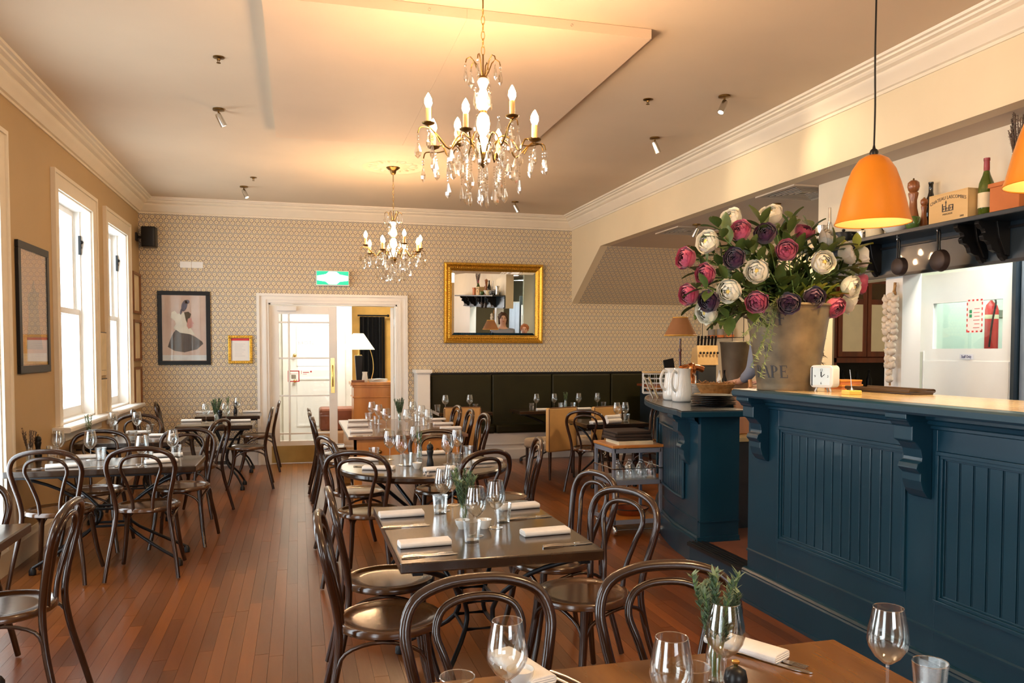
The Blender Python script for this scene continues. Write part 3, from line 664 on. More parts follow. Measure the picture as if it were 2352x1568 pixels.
q = MB(); q.box(-w / 2, w / 2, -d / 2, d / 2, ZT - .03, ZT); q.build('tabletop', mat('worn_brown_tabletop', (.14, .065, .035), rough=.25, coat=.4, c2=(.22, .11, .06)), t, smooth=False, bevel=.005)
q = MB(); a, b = w / 2 - .05, d / 2 - .05
q.box(-a, a, -b, -b + .03, ZT - .26, ZT - .03); q.box(-a, a, b - .03, b, ZT - .26, ZT - .03); q.box(-a, -a + .03, -b, b, ZT - .26, ZT - .03); q.box(a - .03, a, -b, b, ZT - .26, ZT - .03); q.build('apron', M_HONEY, t, smooth=False, bevel=.003)
for s in (-1, 1):
    q = MB(); q.box(s * .27 - .21, s * .27 + .21, -b - .008, -b, ZT - .235, ZT - .06); dr = q.build('drawer', M_HONEY, t, smooth=False, bevel=.002)
    q = MB(); q.ball((s * .27, -b - .02, ZT - .15), .018); q.build('knob', M_BRASS, dr)
    for u in (-1, 1):
        q = MB(); q.box(s * a - s * .075 if s > 0 else s * a, s * a if s > 0 else s * a + .075, u * b - .075 if u > 0 else u * b, u * b if u > 0 else u * b + .075, 0, ZT - .26); q.build('leg', M_HONEY, t, smooth=False, bevel=.006)

# ------------------------------------------------------------------ chairs: (x, y, azimuth of facing in degrees, label)
def apex(px, py, az, z=.868, dy=.275):
    p = atz(px, py, z); f = Vector((sin(R(az)), cos(R(az)), 0)); p = p + f * dy; return (p.x, p.y, az)
def seatc(px, py, az, z=.462): p = atz(px, py, z); return (p.x, p.y, az)
G1, G2, G3, G4 = 'bentwood chairs at the window tables', 'bentwood chairs at the centre tables', 'bentwood chairs at the round table', 'bentwood chairs at the pine table'
CH = [
 (apex(100, 1037, 3), 'bentwood chair seen from behind, at the left half of the table under the black print', G1),
 (apex(320, 1030, 0), 'bentwood chair seen from behind, at the right half of the table under the black print', G1),
 ((-1.50, 6.62, 180), 'bentwood chair facing us beyond the table under the black framed print, nearer the wall', G1),
 ((-.88, 6.64, 184), 'bentwood chair facing us beyond the table under the black framed print, nearer the aisle', G1),
 (apex(318, 953, 180), 'bentwood chair with pale sheen facing us between window sill and small table', G1),
 ((-1.42, 9.22, 85), 'bentwood chair seen side on at the wall side of the nearer small table', G1),
 ((-1.40, 10.50, 85), 'bentwood chair seen side on at the wall side of the farthest small table', G1),
 ((-.55, 9.18, -92), 'bentwood chair seen side on at the aisle side of the nearer small table', G1),
 ((-.50, 10.42, -90), 'bentwood chair seen side on at the aisle side of the farthest small table', G1),
 ((-.93, 7.78, -70), 'bentwood chair turned sideways at the aisle end of the window sill table', G1),
 (apex(168, 1153, -90), 'bentwood chair in the left foreground, cut by the frame, facing the left edge table', G1),
 (apex(-88, 1108, 180), 'bentwood chair mostly outside the left edge, behind the left edge table', G1),
 ((.34, 3.13, 93), 'bentwood chair at the left side of the centre table, nearer of the two', G2),
 ((.40, 3.68, 90), 'bentwood chair at the left side of the centre table, farther of the two', G2),
 ((1.18, 3.24, -112), 'bentwood chair at the right side of the centre table, the nearer, glossy seat visible', G2),
 ((1.22, 3.80, -100), 'bentwood chair at the right side of the centre table, farther of the two', G2),
 (apex(1095, 1328, 178), 'bentwood chair hoop in the foreground middle, behind the tall wine glass', G2),
 (apex(1530, 1297, 188), 'bentwood chair hoop in the foreground right, behind the rosemary', G2),
 (apex(822, 1037, 22), 'bentwood chair at the near left of the round table, back towards us', G3),
 (apex(772, 1003, 72), 'bentwood chair at the far left of the round table, seen side on', G3),
 (apex(1122, 1037, -28), 'bentwood chair at the near right of the round table, back towards us', G3),
 (apex(1240, 1008, -82), 'bentwood chair at the right of the round table, seen side on', G3),
 (apex(1000, 989, 180), 'bentwood chair between the round table and the pine table', G3),
 ((.40, 7.78, 90), 'bentwood chair at the left of the pine table, nearest of the three', G4),
 ((.38, 8.35, 88), 'bentwood chair at the left of the pine table, middle of the three', G4),
 ((.38, 8.92, 90), 'bentwood chair at the left of the pine table, farthest of the three', G4),
 ((1.52, 7.72, -92), 'bentwood chair at the right of the pine table, nearest of the three', G4),
 ((1.50, 8.32, -88), 'bentwood chair at the right of the pine table, middle of the three', G4),
 ((1.48, 8.92, -92), 'bentwood chair at the right of the pine table, farthest of the three', G4),
 (apex(1343, 944, 35), 'bentwood chair behind the serving trolley, back towards us', None),
 ((3.86, 8.60, -95), 'bentwood chair half hidden by the curved counter, farther of the two', None),
 ((3.62, 7.92, -60), 'bentwood chair half hidden by the curved counter, nearer of the two', None),
]
for (x, y, az), lab, g in CH:
    if g == G3 and 'between' not in lab:
        for _ in range(60):
            f_ = Vector((sin(R(az)), cos(R(az)))); sd_ = Vector((cos(R(az)), -sin(R(az)))); o_ = Vector((x, y))
            if min(((o_ - f_ * .222 + sd_ * e_ - Vector((.84, 5.53))).length) for e_ in (-.2, -.1, 0, .1, .2)) > .603: break
            x -= f_.x * .01; y -= f_.y * .01
    place('chair', make_chair, (x, y, 0), -R(az), lab, g)
for x, y, az, lab in ((2.87, 9.06, -22, 'tan leather upholstered chair, the left one behind the serving trolley'), (3.46, 9.12, -20, 'tan leather upholstered chair, the right one behind the serving trolley'), (1.86, 9.42, 2, 'tan leather upholstered chair behind the pine table, facing the banquette')):
    place('tanchair', make_tan_chair, (x, y, 0), -R(az), lab, 'tan leather chairs')

# ------------------------------------------------------------------ table settings
N_ = {}
def on(px, py, z): p = atz(px, py, z); return p.x, p.y
def wg(px, py, lab, grp=None, Y=None):
    if Y is None: x, y = on(px, py, ZT + .21)
    else: p = aty(px, py, Y); x, y = p.x, Y
    place('wg', make_wineglass, (x, y, ZT), random.uniform(0, 6), lab, grp)
def tm(px, py, lab, grp=None, Y=None):
    if Y is None: x, y = on(px, py, ZT + .09)
    else: p = aty(px, py, Y); x, y = p.x, Y
    place('tm', make_tumbler, (x, y, ZT), random.uniform(0, 6), lab, grp)
def npk(x, y, az, lab, grp=None): place('npk', make_napkin, (x, y, ZT), R(az), lab, grp)
def cut(x, y, az, lab, grp=None, kn=True, dx=0):
    place('fork', make_fork, (x, y, ZT), R(az), 'steel fork ' + lab, grp)
    if kn: place('knife', make_knife, (x + .02 * sin(R(az)) + dx, y - .022, ZT), R(az), 'steel knife ' + lab, grp)
def rose_(px, py, base, lab, key='h1', sc=1.0, vz=True, Y=None):
    if Y is None: x, y = on(px, py, base)
    else: x, y = aty(px, py, Y).x, Y
    if vz: place('vase', make_vase, (x, y, base), 0, 'small clear glass bud vase ' + lab, 'bud vases', sc)
    mk = dict(h1=lambda: herb('rosemary_sprigs', .26, 12, M_HERB, seed=3, lean=.30, leaf=.020, per=64), h2=lambda: herb('rosemary_sprigs', .24, 4, M_HERB, seed=9, lean=.18, leaf=.014, per=40), dry=lambda: herb('dried_herb_bunch', .22, 8, M_DRY, seed=5, lean=.34, leaf=.014, per=34))[key]
    place(key, mk, (x, y, base + .012), random.uniform(0, 6), ('dried herb bunch ' if key == 'dry' else 'rosemary sprigs in the bud vase ') + lab, None, sc)
gw, gt, gn, gc = 'wine glasses', 'water tumblers', 'white napkins', 'cutlery'
# foreground walnut table
for px, py, l in ((1165, 1425, 'on the foreground walnut table, leftmost, in front of a chair hoop'), (1543, 1463, 'on the foreground walnut table, left of the rosemary'), (1667, 1383, 'on the foreground walnut table, right behind the rosemary'), (2041, 1395, 'at the right end of the foreground walnut table, before the blue bar')): wg(px, py, 'large wine glass ' + l, gw)
for px, py, l in ((1050, 1553, 'at the bottom edge of the picture, left of the leftmost wine glass'), (2137, 1520, 'on the foreground walnut table, right of the rightmost wine glass'), (1592, 1530, 'on the foreground walnut table, between wine glass and rosemary')): tm(px, py, 'clear tumbler ' + l, gt)
rose_(1642, 1568, ZT, 'on the foreground walnut table', 'h1', 1.0)
x, y = on(1690, 1528, ZT + .16); place('grinder', make_grinder, (x, y, ZT), 0, 'black pepper grinder on the foreground walnut table beside the rosemary', 'pepper grinders')
x, y = on(1722, 1500, ZT); npk(x, y + .02, -62, 'white folded napkin right of the rosemary on the foreground walnut table', gn)
x, y = on(1215, 1568, ZT); npk(x, y + .07, -75, 'white folded napkin behind the leftmost foreground wine glass', gn)
x, y = on(1768, 1512, ZT); cut(x, y, -58, 'beside the napkin right of the rosemary, foreground table', gc)
x, y = on(1325, 1560, ZT); cut(x, y - .03, -62, 'left of the middle wine glass, foreground table', gc)
place('bowl', make_bowl, (*on(1195, 1535, ZT + .04), ZT), 0, 'small white bowl behind the leftmost foreground wine glass', 'salt bowls')
# centre table
for px, py, l in ((1018, 1075, 'left of the rosemary'), (1039, 1066, 'behind the rosemary'), (1093, 1118, 'in front of the rosemary'), (1138, 1104, 'right of the rosemary')): wg(px, py, 'wine glass on the centre table, ' + l, gw)
for px, py, l in ((1011, 1137, 'farthest left'), (1084, 1195, 'nearest to the camera'), (1156, 1155, 'right of the white bowl')): tm(px, py, 'ribbed tumbler on the centre table, ' + l, gt)
rose_(1066, 1208, ZT, 'on the centre table', 'h1', .95)
place('bowl', make_bowl, (*on(1112, 1192, ZT + .04), ZT), 0, 'small white salt bowl on the centre table, right', 'salt bowls')
place('bowl', make_bowl, (*on(1062, 1193, ZT + .04), ZT), 0, 'small white salt bowl on the centre table, behind the near tumbler', 'salt bowls')
x, y = on(1035, 1165, ZT); 
for px, py, az, l in ((922, 1185, 3, 'far left'), (975, 1252, 4, 'near left'), (1252, 1226, 5, 'near right'), (1190, 1167, 8, 'far right')): npk(*on(px, py, ZT), az, 'white folded napkin on the centre table, ' + l, gn)
for px, py, az, l in ((930, 1208, 3, 'below the far left napkin of the centre table'), (985, 1274, 3, 'below the near left napkin of the centre table'), (1300, 1250, 5, 'right of the near right napkin of the centre table'), (1215, 1188, 6, 'below the far right napkin of the centre table')): cut(*on(px, py, ZT), az, l, gc)
# round table
for px, py, l in ((895, 989, 'left'), (921, 998, 'left, in front of another'), (1028, 997, 'right, in front of another'), (1050, 986, 'right'), (954, 979, 'beside the herb vase')): wg(px, py, 'wine glass on the round table, ' + l, gw)
for px, py, l in ((859, 1028, 'left by the napkin'), (936, 1040, 'centre'), (1075, 1024, 'right'), (1048, 1040, 'right, nearer')): tm(px, py, 'tumbler on the round table, ' + l, gt)
rose_(963, 1052, ZT, 'on the round table', 'h2', .95)
place('bowl', make_bowl, (*on(958, 1062, ZT + .04), ZT), 0, 'small white bowl in front of the herb vase on the round table', 'salt bowls')
place('grinder', make_grinder, (*on(988, 1072, ZT), ZT), 0, 'black pepper grinder on the round table', 'pepper grinders')
for px, py, az, l in ((835, 1058, -10, 'far left'), (870, 1078, -20, 'near left'), (1010, 1080, 10, 'near right'), (1120, 1062, 14, 'right'), (990, 1043, 5, 'far side')): npk(*on(px, py, ZT), az, 'white napkin on the round table, ' + l, gn)
for px, py, az, l in ((850, 1070, -12, 'left on the round table'), (975, 1086, 80, 'at the near edge of the round table'), (1100, 1072, 14, 'right on the round table')): cut(*on(px, py, ZT), az, l, gc)
# pine table
for px, py, l in ((854, 923, 'farthest on the left'), (870, 929, 'second on the left'), (887, 938, 'nearest on the left'), (948, 922, 'farthest on the right'), (968, 931, 'middle on the right'), (935, 940, 'beside the herb vase'), (984, 940, 'nearest on the right')): wg(px, py, 'wine glass on the pine table, ' + l, gw)
for px, py, l in ((846, 948, 'farthest left'), (865, 955, 'nearer left'), (958, 950, 'right of the vase'), (978, 958, 'nearest right')): tm(px, py, 'tumbler on the pine table, ' + l, gt)
rose_(918, 968, ZT, 'on the pine table', 'h1', .95)
for px, py, l in ((822, 968, 'farthest left'), (822, 980, 'middle left'), (830, 993, 'nearest left'), (1002, 965, 'farthest right'), (1018, 975, 'middle right'), (1035, 985, 'nearest right')): npk(*on(px, py, ZT), 2, 'white napkin on the pine table, ' + l, gn)
# left tables
for px, py, l in ((134, 989, 'nearest the wall'), (207, 990, 'between the two near chairs'), (396, 987, 'at the aisle end'), (325, 1000, 'over the right chair hoop')): wg(px, py, 'wine glass on the table under the black framed print, ' + l, gw)
for px, py, l in ((231, 1028, 'between the near chairs'), (404, 1022, 'at the aisle end'), (340, 1030, 'behind the right chair hoop'), (120, 1024, 'nearest the wall')): tm(px, py, 'tumbler on the table under the black framed print, ' + l, gt)
x, y = on(68, 1062, ZT); rose_(68, 1062, ZT, 'by the wall under the black framed print', 'dry', 1.1, vz=True)
place('grinder', make_grinder, (*on(88, 1050, ZT), ZT), 0, 'black pepper grinder by the wall under the black framed print', 'pepper grinders')
for px, py, az, l in ((145, 1073, 15, 'seen through the left chair hoop'), (370, 1062, 20, 'near the aisle end'), (190, 1052, 5, 'middle, far side'), (385, 1048, 8, 'aisle end, far side')): npk(*on(px, py, ZT), az, 'white napkin on the table under the black framed print, ' + l, gn)
for px, py, az, l in ((80, 1076, 20, 'by the wall under the black framed print'), (300, 1068, 30, 'seen through the right chair hoop'), (230, 1072, 20, 'between the near chairs at the left wall')): cut(*on(px, py, ZT), az, l, gc)
for px, py, l in ((259, 947, 'left'), (314, 946, 'right')): wg(px, py, 'wine glass on the window sill table, ' + l, gw)
for px, py, l in ((262, 975, 'left'), (345, 975, 'right'), (305, 1001, 'near edge')): tm(px, py, 'tumbler on the window sill table, ' + l, gt, Y=7.62 if l == 'near edge' else None)
for px, py, az, l in ((318, 995, 3, 'near the middle'), (372, 1002, -6, 'at the aisle end')): npk(*on(px, py, ZT), az, 'white napkin on the window sill table, ' + l, gn)
rose_(204, 985, ZT, 'at the wall end of the window sill table', 'h2', 1.15, Y=7.6)
for px, py, l in ((473, 925, 'left'), (519, 922, 'right')): wg(px, py, 'wine glass on the nearer small table left of the glazed door, ' + l, gw, Y=9.3)
tm(500, 950, 'tumbler on the nearer small table left of the glazed door', gt, Y=9.2)
for px, py, l in ((440, 968, 'left'), (553, 968, 'right')): npk(*on(px, py, ZT), 0, 'white napkin on the nearer small table left of the glazed door, ' + l, gn)
rose_(497, 972, ZT, 'on the nearer small table left of the glazed door', 'h1', 1.0)
place('grinder', make_grinder, (*on(506, 974, ZT), ZT), 0, 'black pepper grinder on the nearer small table left of the glazed door', 'pepper grinders')
wg(545, 906, 'wine glass on the farthest small table left of the glazed door', gw, Y=10.4)
rose_(524, 948, ZT, 'on the farthest small table left of the glazed door', 'h2', 1.0)
place('grinder', make_grinder, (*on(541, 949, ZT), ZT), 0, 'black pepper grinder on the farthest small table left of the glazed door', 'pepper grinders')
for px, py, l in ((470, 948, 'left'), (578, 947, 'right')): npk(*on(px, py, ZT), 0, 'white napkin on the farthest small table left of the glazed door, ' + l, gn)
npk(-1.5, 3.7, 60, 'white napkin on the dark table at the left edge', gn)
# banquette tables and the small table
for px, l in ((1023, 'left'), (1079, 'right')): wg(px, 905, 'wine glass on the table by the white end post, ' + l, gw, Y=10.3)
for px, l in ((1005, 'left'), (1092, 'right')): tm(px, 930, 'tumbler on the table by the white end post, ' + l, gt, Y=10.25)
for px, l in ((1232, 'leftmost of four'), (1273, 'second from left'), (1329, 'third from left'), (1372, 'rightmost of four')): wg(px, 900, 'wine glass on the long banquette table, ' + l, gw, Y=10.3)
for px, l in ((1221, 'leftmost'), (1288, 'left of the herbs'), (1316, 'right of the herbs'), (1386, 'rightmost')): tm(px, 930, 'tumbler on the long banquette table, ' + l, gt, Y=10.2)
rose_(1299, 940, ZT, 'on the long banquette table', 'h2', 1.1, Y=10.3)
for px, l in ((1250, 'left'), (1340, 'right')): npk(aty(px, 940, 10.15).x, 10.15, 0, 'white napkin on the long banquette table, ' + l, gn)
for px, l in ((1417, 'left'), (1436, 'right')): wg(px, 922, 'wine glass on the small table behind the trolley, ' + l, gw, Y=8.35)
for px, l in ((1420, 'left'), (1439, 'right')): tm(px, 945, 'tumbler on the small table behind the trolley, ' + l, gt, Y=8.22)
npk(aty(1375, 965, 8.2).x, 8.2, 20, 'white napkin on the small table behind the trolley', gn)
# ================================================================== BAR
bar = thing('bar_counter', 'long navy teal panelled bar with wooden top at the right of the picture', 'bar')
BX, BY1, BY0 = 2.62, 4.25, .2
q = MB(); q.box(BX, 3.10, BY0, BY1 - .01, .17, 1.235); q.build('carcass', M_BLUE, bar, smooth=False)
q = MB(); t_ = .018
pans = []; y = 3.943
while y > .3: pans.append((max(y - .985, .25), y)); y -= 1.155
ys = [BY1] + [v for p in pans for v in (p[1], p[0])] + [BY0]
for a, b in zip(ys[0::2], ys[1::2]): q.box(BX - t_, BX, min(a, b), max(a, b), .17, 1.235)
for p in pans: q.box(BX - t_, BX, p[0], p[1], 1.077, 1.235); q.box(BX - t_, BX, p[0], p[1], .17, .43)
q.build('front_frame', M_BLUE, bar, smooth=False, bevel=.002)
q = MB()
for a, b in pans:
    for d, w_, o_ in ((0, .016, .028), (.016, .014, .020), (.030, .008, .010)):
        q.box(BX - o_, BX + .002, a + d, b - d, 1.077 - d - w_, 1.077 - d); q.box(BX - o_, BX + .002, a + d, b - d, .43 + d, .43 + d + w_)
        q.box(BX - o_, BX + .002, a + d, a + d + w_, .43 + d + w_, 1.077 - d - w_); q.box(BX - o_, BX + .002, b - d - w_, b - d, .43 + d + w_, 1.077 - d - w_)
q.build('panel_moulding', M_BLUE, bar, smooth=False, bevel=.0015)
for a, b in pans:
    n = 13; w_ = (b - a - .076) / n
    for k in range(n):
        y0 = a + .038 + k * w_; q = MB(); q.prism([(BX + .002, y0 + .001), (BX - .006, y0 + .0025), (BX - .008, y0 + .006), (BX - .008, y0 + w_ - .011), (BX - .004, y0 + w_ - .008), (BX - .008, y0 + w_ - .005), (BX - .006, y0 + w_ - .002), (BX + .002, y0 + w_ - .001)], .46, 1.045, 'z'); q.build('beadboard', M_BLUE, bar, smooth=False)
q = MB(); X = BX - t_
q.prism([(X, 0), (X - .030, 0), (X - .030, .17), (X - .024, .178), (X - .028, .186), (X - .018, .196), (X - .010, .2), (X, .2)], BY0, BY1 + .02, 'y'); q.box(X, X + .1, BY1 - .01, BY1 + .02, 0, .2); q.box(X - .036, X - .029, BY0, BY1 + .02, 0, .018)
q.prism([(X, .30), (X - .008, .302), (X - .008, .312), (X, .318)], BY0, BY1, 'y'); q.build('plinth', M_BLUE, bar, smooth=False)
q = MB(); q.prism([(X, 1.165), (X - .012, 1.17), (X - .012, 1.182), (X - .03, 1.19), (X - .034, 1.205), (X - .046, 1.212), (X - .046, 1.235), (X, 1.235)], BY0, BY1, 'y'); q.build('crown_moulding', M_BLUE, bar, smooth=False)
q = MB(); q.prism([(2.452, 1.235), (2.445, 1.245), (2.445, 1.268), (2.455, 1.277), (2.53, 1.279), (2.53, 1.235)], BY0, 4.18, 'y'); q.box(2.53, 3.10, 4.14, 4.18, 1.235, 1.279); q.build('counter_edge', M_BLUE, bar, smooth=False)
M_CTOP = wood('counter_timber', (.50, .33, .15), (.74, .56, .33), rough=.22, coat=.5, axis='Y', scale=5, bump=.03, island=.12)
for k in range(6):
    q = MB(); x0 = 2.532 + k * .094; q.box(x0, x0 + .092, BY0, 4.138, 1.24, 1.28); q.build('counter_plank', M_CTOP, bar, smooth=False, bevel=.0015)
def corbel(par, M, m=M_BLUE, name='corbel'):
    P = [(0, 0), (-.135, 0), (-.135, -.03), (-.125, -.038), (-.118, -.05), (-.105, -.055), (-.105, -.115), (-.085, -.125), (-.06, -.155), (-.052, -.19), (-.055, -.205), (-.075, -.215), (-.082, -.235), (-.070, -.25), (-.058, -.258), (-.058, -.29), (-.045, -.33), (-.022, -.36), (0, -.37)]
    q = MB(); q.prism(P, -.055, .055, 'y', M=M); q.prism([(0, .0), (-.145, .0), (-.145, -.022), (-.12, -.034), (0, -.034)], -.063, .063, 'y', M=M); return q.build(name, m, par, smooth=False, bevel=.003)
for y in (4.09, 2.87, 1.72): corbel(bar, Matrix.Translation((X, y, 1.235)))
# ---- curved counter beyond the gap
cc = thing('curved_counter', 'lower curved navy counter with black top beyond the bar, holding jugs and plates', 'counter')
base = spline([(2.70, 5.04, 0), (2.79, 5.63, 0), (3.03, 6.38, 0), (3.42, 7.05, 0), (3.98, 7.5, 0), (4.6, 7.68, 0)], 6)
def off(P, d):
    out = []
    for i, p in enumerate(P):
        t = (P[min(i + 1, len(P) - 1)] - P[max(i - 1, 0)]).normalized(); out.append(p + Vector((-t.y, t.x, 0)) * d)
    return out
def shell(q, rows, closed_top=False):
    for (d0, z0), (d1, z1) in zip(rows, rows[1:]):
        A = [(p.x, p.y, z0) for p in off(base, d0)]; B = [(p.x, p.y, z1) for p in off(base, d1)]; q.quadstrip(A, B)
q = MB(); shell(q, [(.0, 1.04), (0, 0)]); q.box(2.70, 3.0, 5.02, 5.06, 0, 1.04); q.box(2.98, 3.0, 5.06, 5.5, 0, 1.04); q.build('carcass', M_BLUE, cc)
q = MB(); shell(q, [(0, .20), (.012, .20), (.02, .188), (.015, .18), (.028, .172), (.028, 0)]); shell(q, [(0, .312), (.008, .31), (.008, .30), (0, .296)]); shell(q, [(0, .985), (.012, .99), (.016, 1.0), (.035, 1.015), (.04, 1.04)])
q.box(2.66, 3.0, 4.995, 5.02, 0, .175); q.box(2.67, 3.0, 5.005, 5.02, .175, .20); q.box(2.69, 3.0, 5.012, 5.02, .30, .312); q.build('mouldings', M_BLUE, cc, angle=25)
rows = off(base, .004)
for a, b in ((3, 11), (13, 21)):
    seg = off(base[a:b], .012); q = MB(); q.tube([(p.x, p.y, .42) for p in seg] , .012, 6); q.tube([(p.x, p.y, .90) for p in seg], .012, 6); q.tube([(seg[0].x, seg[0].y, .42), (seg[0].x, seg[0].y, .90)], .012, 6); q.tube([(seg[-1].x, seg[-1].y, .42), (seg[-1].x, seg[-1].y, .90)], .012, 6); q.build('panel_moulding', M_BLUE, cc)
    for k in range(a, b - 1):
        for h in (0, 1):
            A = base[k].lerp(base[k + 1], h * .5 + .04); B = base[k].lerp(base[k + 1], h * .5 + .46); nrm = Vector((-(B - A).y, (B - A).x, 0)).normalized() * .007
            q = MB(); q.add([(A.x, A.y, .43), (B.x, B.y, .43), (B.x, B.y, .89), (A.x, A.y, .89), (A.x + nrm.x, A.y + nrm.y, .43), (B.x + nrm.x, B.y + nrm.y, .43), (B.x + nrm.x, B.y + nrm.y, .89), (A.x + nrm.x, A.y + nrm.y, .89)], [(4, 5, 6, 7), (0, 4, 7, 3), (1, 2, 6, 5), (0, 1, 5, 4), (3, 7, 6, 2)]); q.build('beadboard', M_BLUE, cc, smooth=False)
corbel(cc, Matrix.Translation((2.745, 5.28, 1.04)) @ Matrix.Rotation(R(-9), 4, 'Z'))
top = off([Vector((2.66, 4.96, 0))] + base[1:], .13); poly = [(p.x, p.y) for p in top] + [(4.75, 7.0), (4.0, 6.75), (3.42, 6.1), (3.06, 5.6), (3.04, 4.94)]
q = MB(); q.prism(poly, 1.04, 1.08, 'z'); q.build('counter_edge', M_BLUE, cc, smooth=False, bevel=.004)
cen = Vector((3.15, 6.0)); q = MB(); q.prism([((x - cen.x) * .985 + cen.x, (y - cen.y) * .99 + cen.y) for x, y in poly], 1.0801, 1.086, 'z'); q.build('counter_top', mat('black_counter_stone', (.022, .025, .03), rough=.25, coat=.3), cc, smooth=False)
# back bar under the alcove
q = MB(); q.box(4.95, 5.85, 5.6, 7.6, .165, 1.03); bb = q.build('back_bar_cabinet', M_BLUED, smooth=False, bevel=.004); tag(bb, 'dark cabinet behind the curved counter, below the wall shelves', 'cabinet')
q = MB(); q.box(4.9, 5.88, 5.55, 7.65, 1.03, 1.06); q.build('worktop', M_CHROME, bb, smooth=False)

# ================================================================== CHANDELIERS
def make_chandelier(drop):
    """origin at ceiling level; drop = distance from the ceiling to the crown"""
    t = thing('chandelier', '', 'chandelier'); z0 = -drop
    q = MB(); q.lathe([(0, 0), (.062, 0), (.066, -.01), (.055, -.022), (.034, -.035), (.028, -.06), (.018, -.075), (0, -.078)], 20)
    for k in range(16):
        a = 2 * pi * k / 16; q.ball((.064 * cos(a), .064 * sin(a), -.004), .008, 6, 4)
    q.build('canopy', M_BRASS, t)
    q = MB(); q.tube([(0, 0, -.07), (0, 0, -.07 - (drop - .07) * .2)], .004, 6); q.tube([(0, 0, z0 + .03), (0, 0, z0 - .10)], .004, 6); q.build('stem_rod', M_BRASS, t)
    za = -.07 - (drop - .07) * .2; zb = z0 + .03; n = max(3, int((za - zb) / .032)); L = (za - zb) / n
    for k in range(n):
        zc = za - (k + .5) * L; q = MB(); pts = []
        for j in range(10):
            a = 2 * pi * j / 10; x = .009 * cos(a); z = zc + (L * .62) * sin(a); pts.append((x, 0, z) if k % 2 else (0, x, z))
        q.tube(pts, .0022, 5, closed=True); q.build('chain_link', M_BRASSB, t)
    # central glass column
    q = MB(); q.lathe([(0, z0 - .085), (.022, z0 - .09), (.030, z0 - .105), (.022, z0 - .125), (.016, z0 - .14), (.028, z0 - .17), (.036, z0 - .20), (.034, z0 - .225), (.018, z0 - .245), (.014, z0 - .255), (.03, z0 - .275), (.036, z0 - .31), (.03, z0 - .345), (.014, z0 - .37), (.03, z0 - .395), (.034, z0 - .42), (.024, z0 - .452), (0, z0 - .455)], 14); q.build('glass_column', mat('glowing_column_glass', (.95, .86, .70), rough=.1, coat=.5, emit=(1, .78, .48), estr=2.2), t)  # glow put into the glass as emission; it holds no bulb
    q = MB(); q.lathe([(0, z0 - .452), (.03, z0 - .455), (.034, z0 - .475), (.022, z0 - .495), (.03, z0 - .505), (.012, z0 - .515), (0, z0 - .53)], 16); q.lathe([(0, z0 - .245), (.02, z0 - .247), (.02, z0 - .257), (0, z0 - .26)], 12); q.lathe([(0, z0 - .075), (.02, z0 - .078), (.024, z0 - .088), (0, z0 - .09)], 12); q.build('finial_cup', M_BRASS, t)
    drops = []
    for k in range(6):   # crown scrolls
        a = 2 * pi * k / 6; c, s = cos(a), sin(a)
        q = MB(); q.tube([(c * r, s * r, z0 + z) for r, z in ((.012, -.085), (.03, -.05), (.045, -.01), (.065, .012), (.085, 0), (.09, -.018))], .0032, 6); q.build('crown_scroll', M_BRASS, t)
        drops.append((c * .09, s * .09, z0 - .02, 0))
    for k in range(4):
        a = 2 * pi * k / 4 + .4; drops.append((cos(a) * .05, sin(a) * .05, z0 - .14, 0))
    for k in range(8):
        a = 2 * pi * k / 8 + .25; c, s = cos(a), sin(a); inn = k % 2; rr = .235 if inn else .30; up = .03 if inn else 0
        rr = .30 if not inn else .27; zc = z0 - .36 if not inn else z0 - .42
        arm = MB(); P = spline([(c * .02, s * .02, z0 - .48), (c * .055, s * .055, z0 - .42), (c * .10, s * .10, z0 - .375), (c * .15, s * .15, z0 - .40), (c * .19, s * .19, z0 - .455), (c * (rr - .05), s * (rr - .05), z0 - .40), (c * rr, s * rr, zc + .0)], 3)
        arm.tube(P, .0048, 6); arm.tube(spline([(c * (rr - .06), s * (rr - .06), z0 - .43), (c * (rr - .02), s * (rr - .02), zc - .015), (c * (rr + .04), s * (rr + .04), zc - .01), (c * (rr + .055), s * (rr + .055), zc - .04)], 3), .0034, 5)
        A = arm.build('arm', M_BRASS, t); x, y = c * rr, s * rr
        q = MB(); q.lathe([(0, zc), (.010, zc + .002), (.030, zc + .010), (.033, zc + .016), (.028, zc + .014), (.010, zc + .010), (0, zc + .010)], 14, c=(x, y, 0)); q.build('drip_pan', M_BRASS, A)
        q = MB(); q.lathe([(0, zc + .01), (.0135, zc + .012), (.0135, zc + .085), (0, zc + .087)], 10, c=(x, y, 0)); q.build('candle_sleeve', mat('candle_sleeve_ivory', (.80, .50, .18), rough=.5) if 'candle_sleeve_ivory' not in bpy.data.materials else bpy.data.materials['candle_sleeve_ivory'], A)
        q = MB(); q.lathe([(0, zc + .085), (.010, zc + .088), (.019, zc + .107), (.017, zc + .128), (.006, zc + .150), (0, zc + .158)], 8, c=(x, y, 0)); q.build('bulb', M_BULB, A)
        drops.append((c * (rr + .056), s * (rr + .056), zc - .045, 1)); drops.append((c * (rr + .0), s * (rr + .0), zc - .012, 0)); drops.append((c * .19, s * .19, z0 - .47, 2 if k % 2 else 1)); drops.append((c * .10, s * .10, z0 - .385, 0))
        drops.append((cos(a + .39) * .11, sin(a + .39) * .11, z0 - .50, 2)); drops.append((cos(a + .39) * .24, sin(a + .39) * .24, z0 - .455, 1 if k % 2 else 0)); 
        if k % 2: drops.append((cos(a) * .07, sin(a) * .07, z0 - .52, 2))
        drops.append((cos(a + .2) * .165, sin(a + .2) * .165, z0 - .44, 1)); drops.append((cos(a + .1) * .14, sin(a + .1) * .14, z0 - .30, 0)); drops.append((c * (rr - .02), s * (rr - .02), zc - .04, 1))
    dm = {}
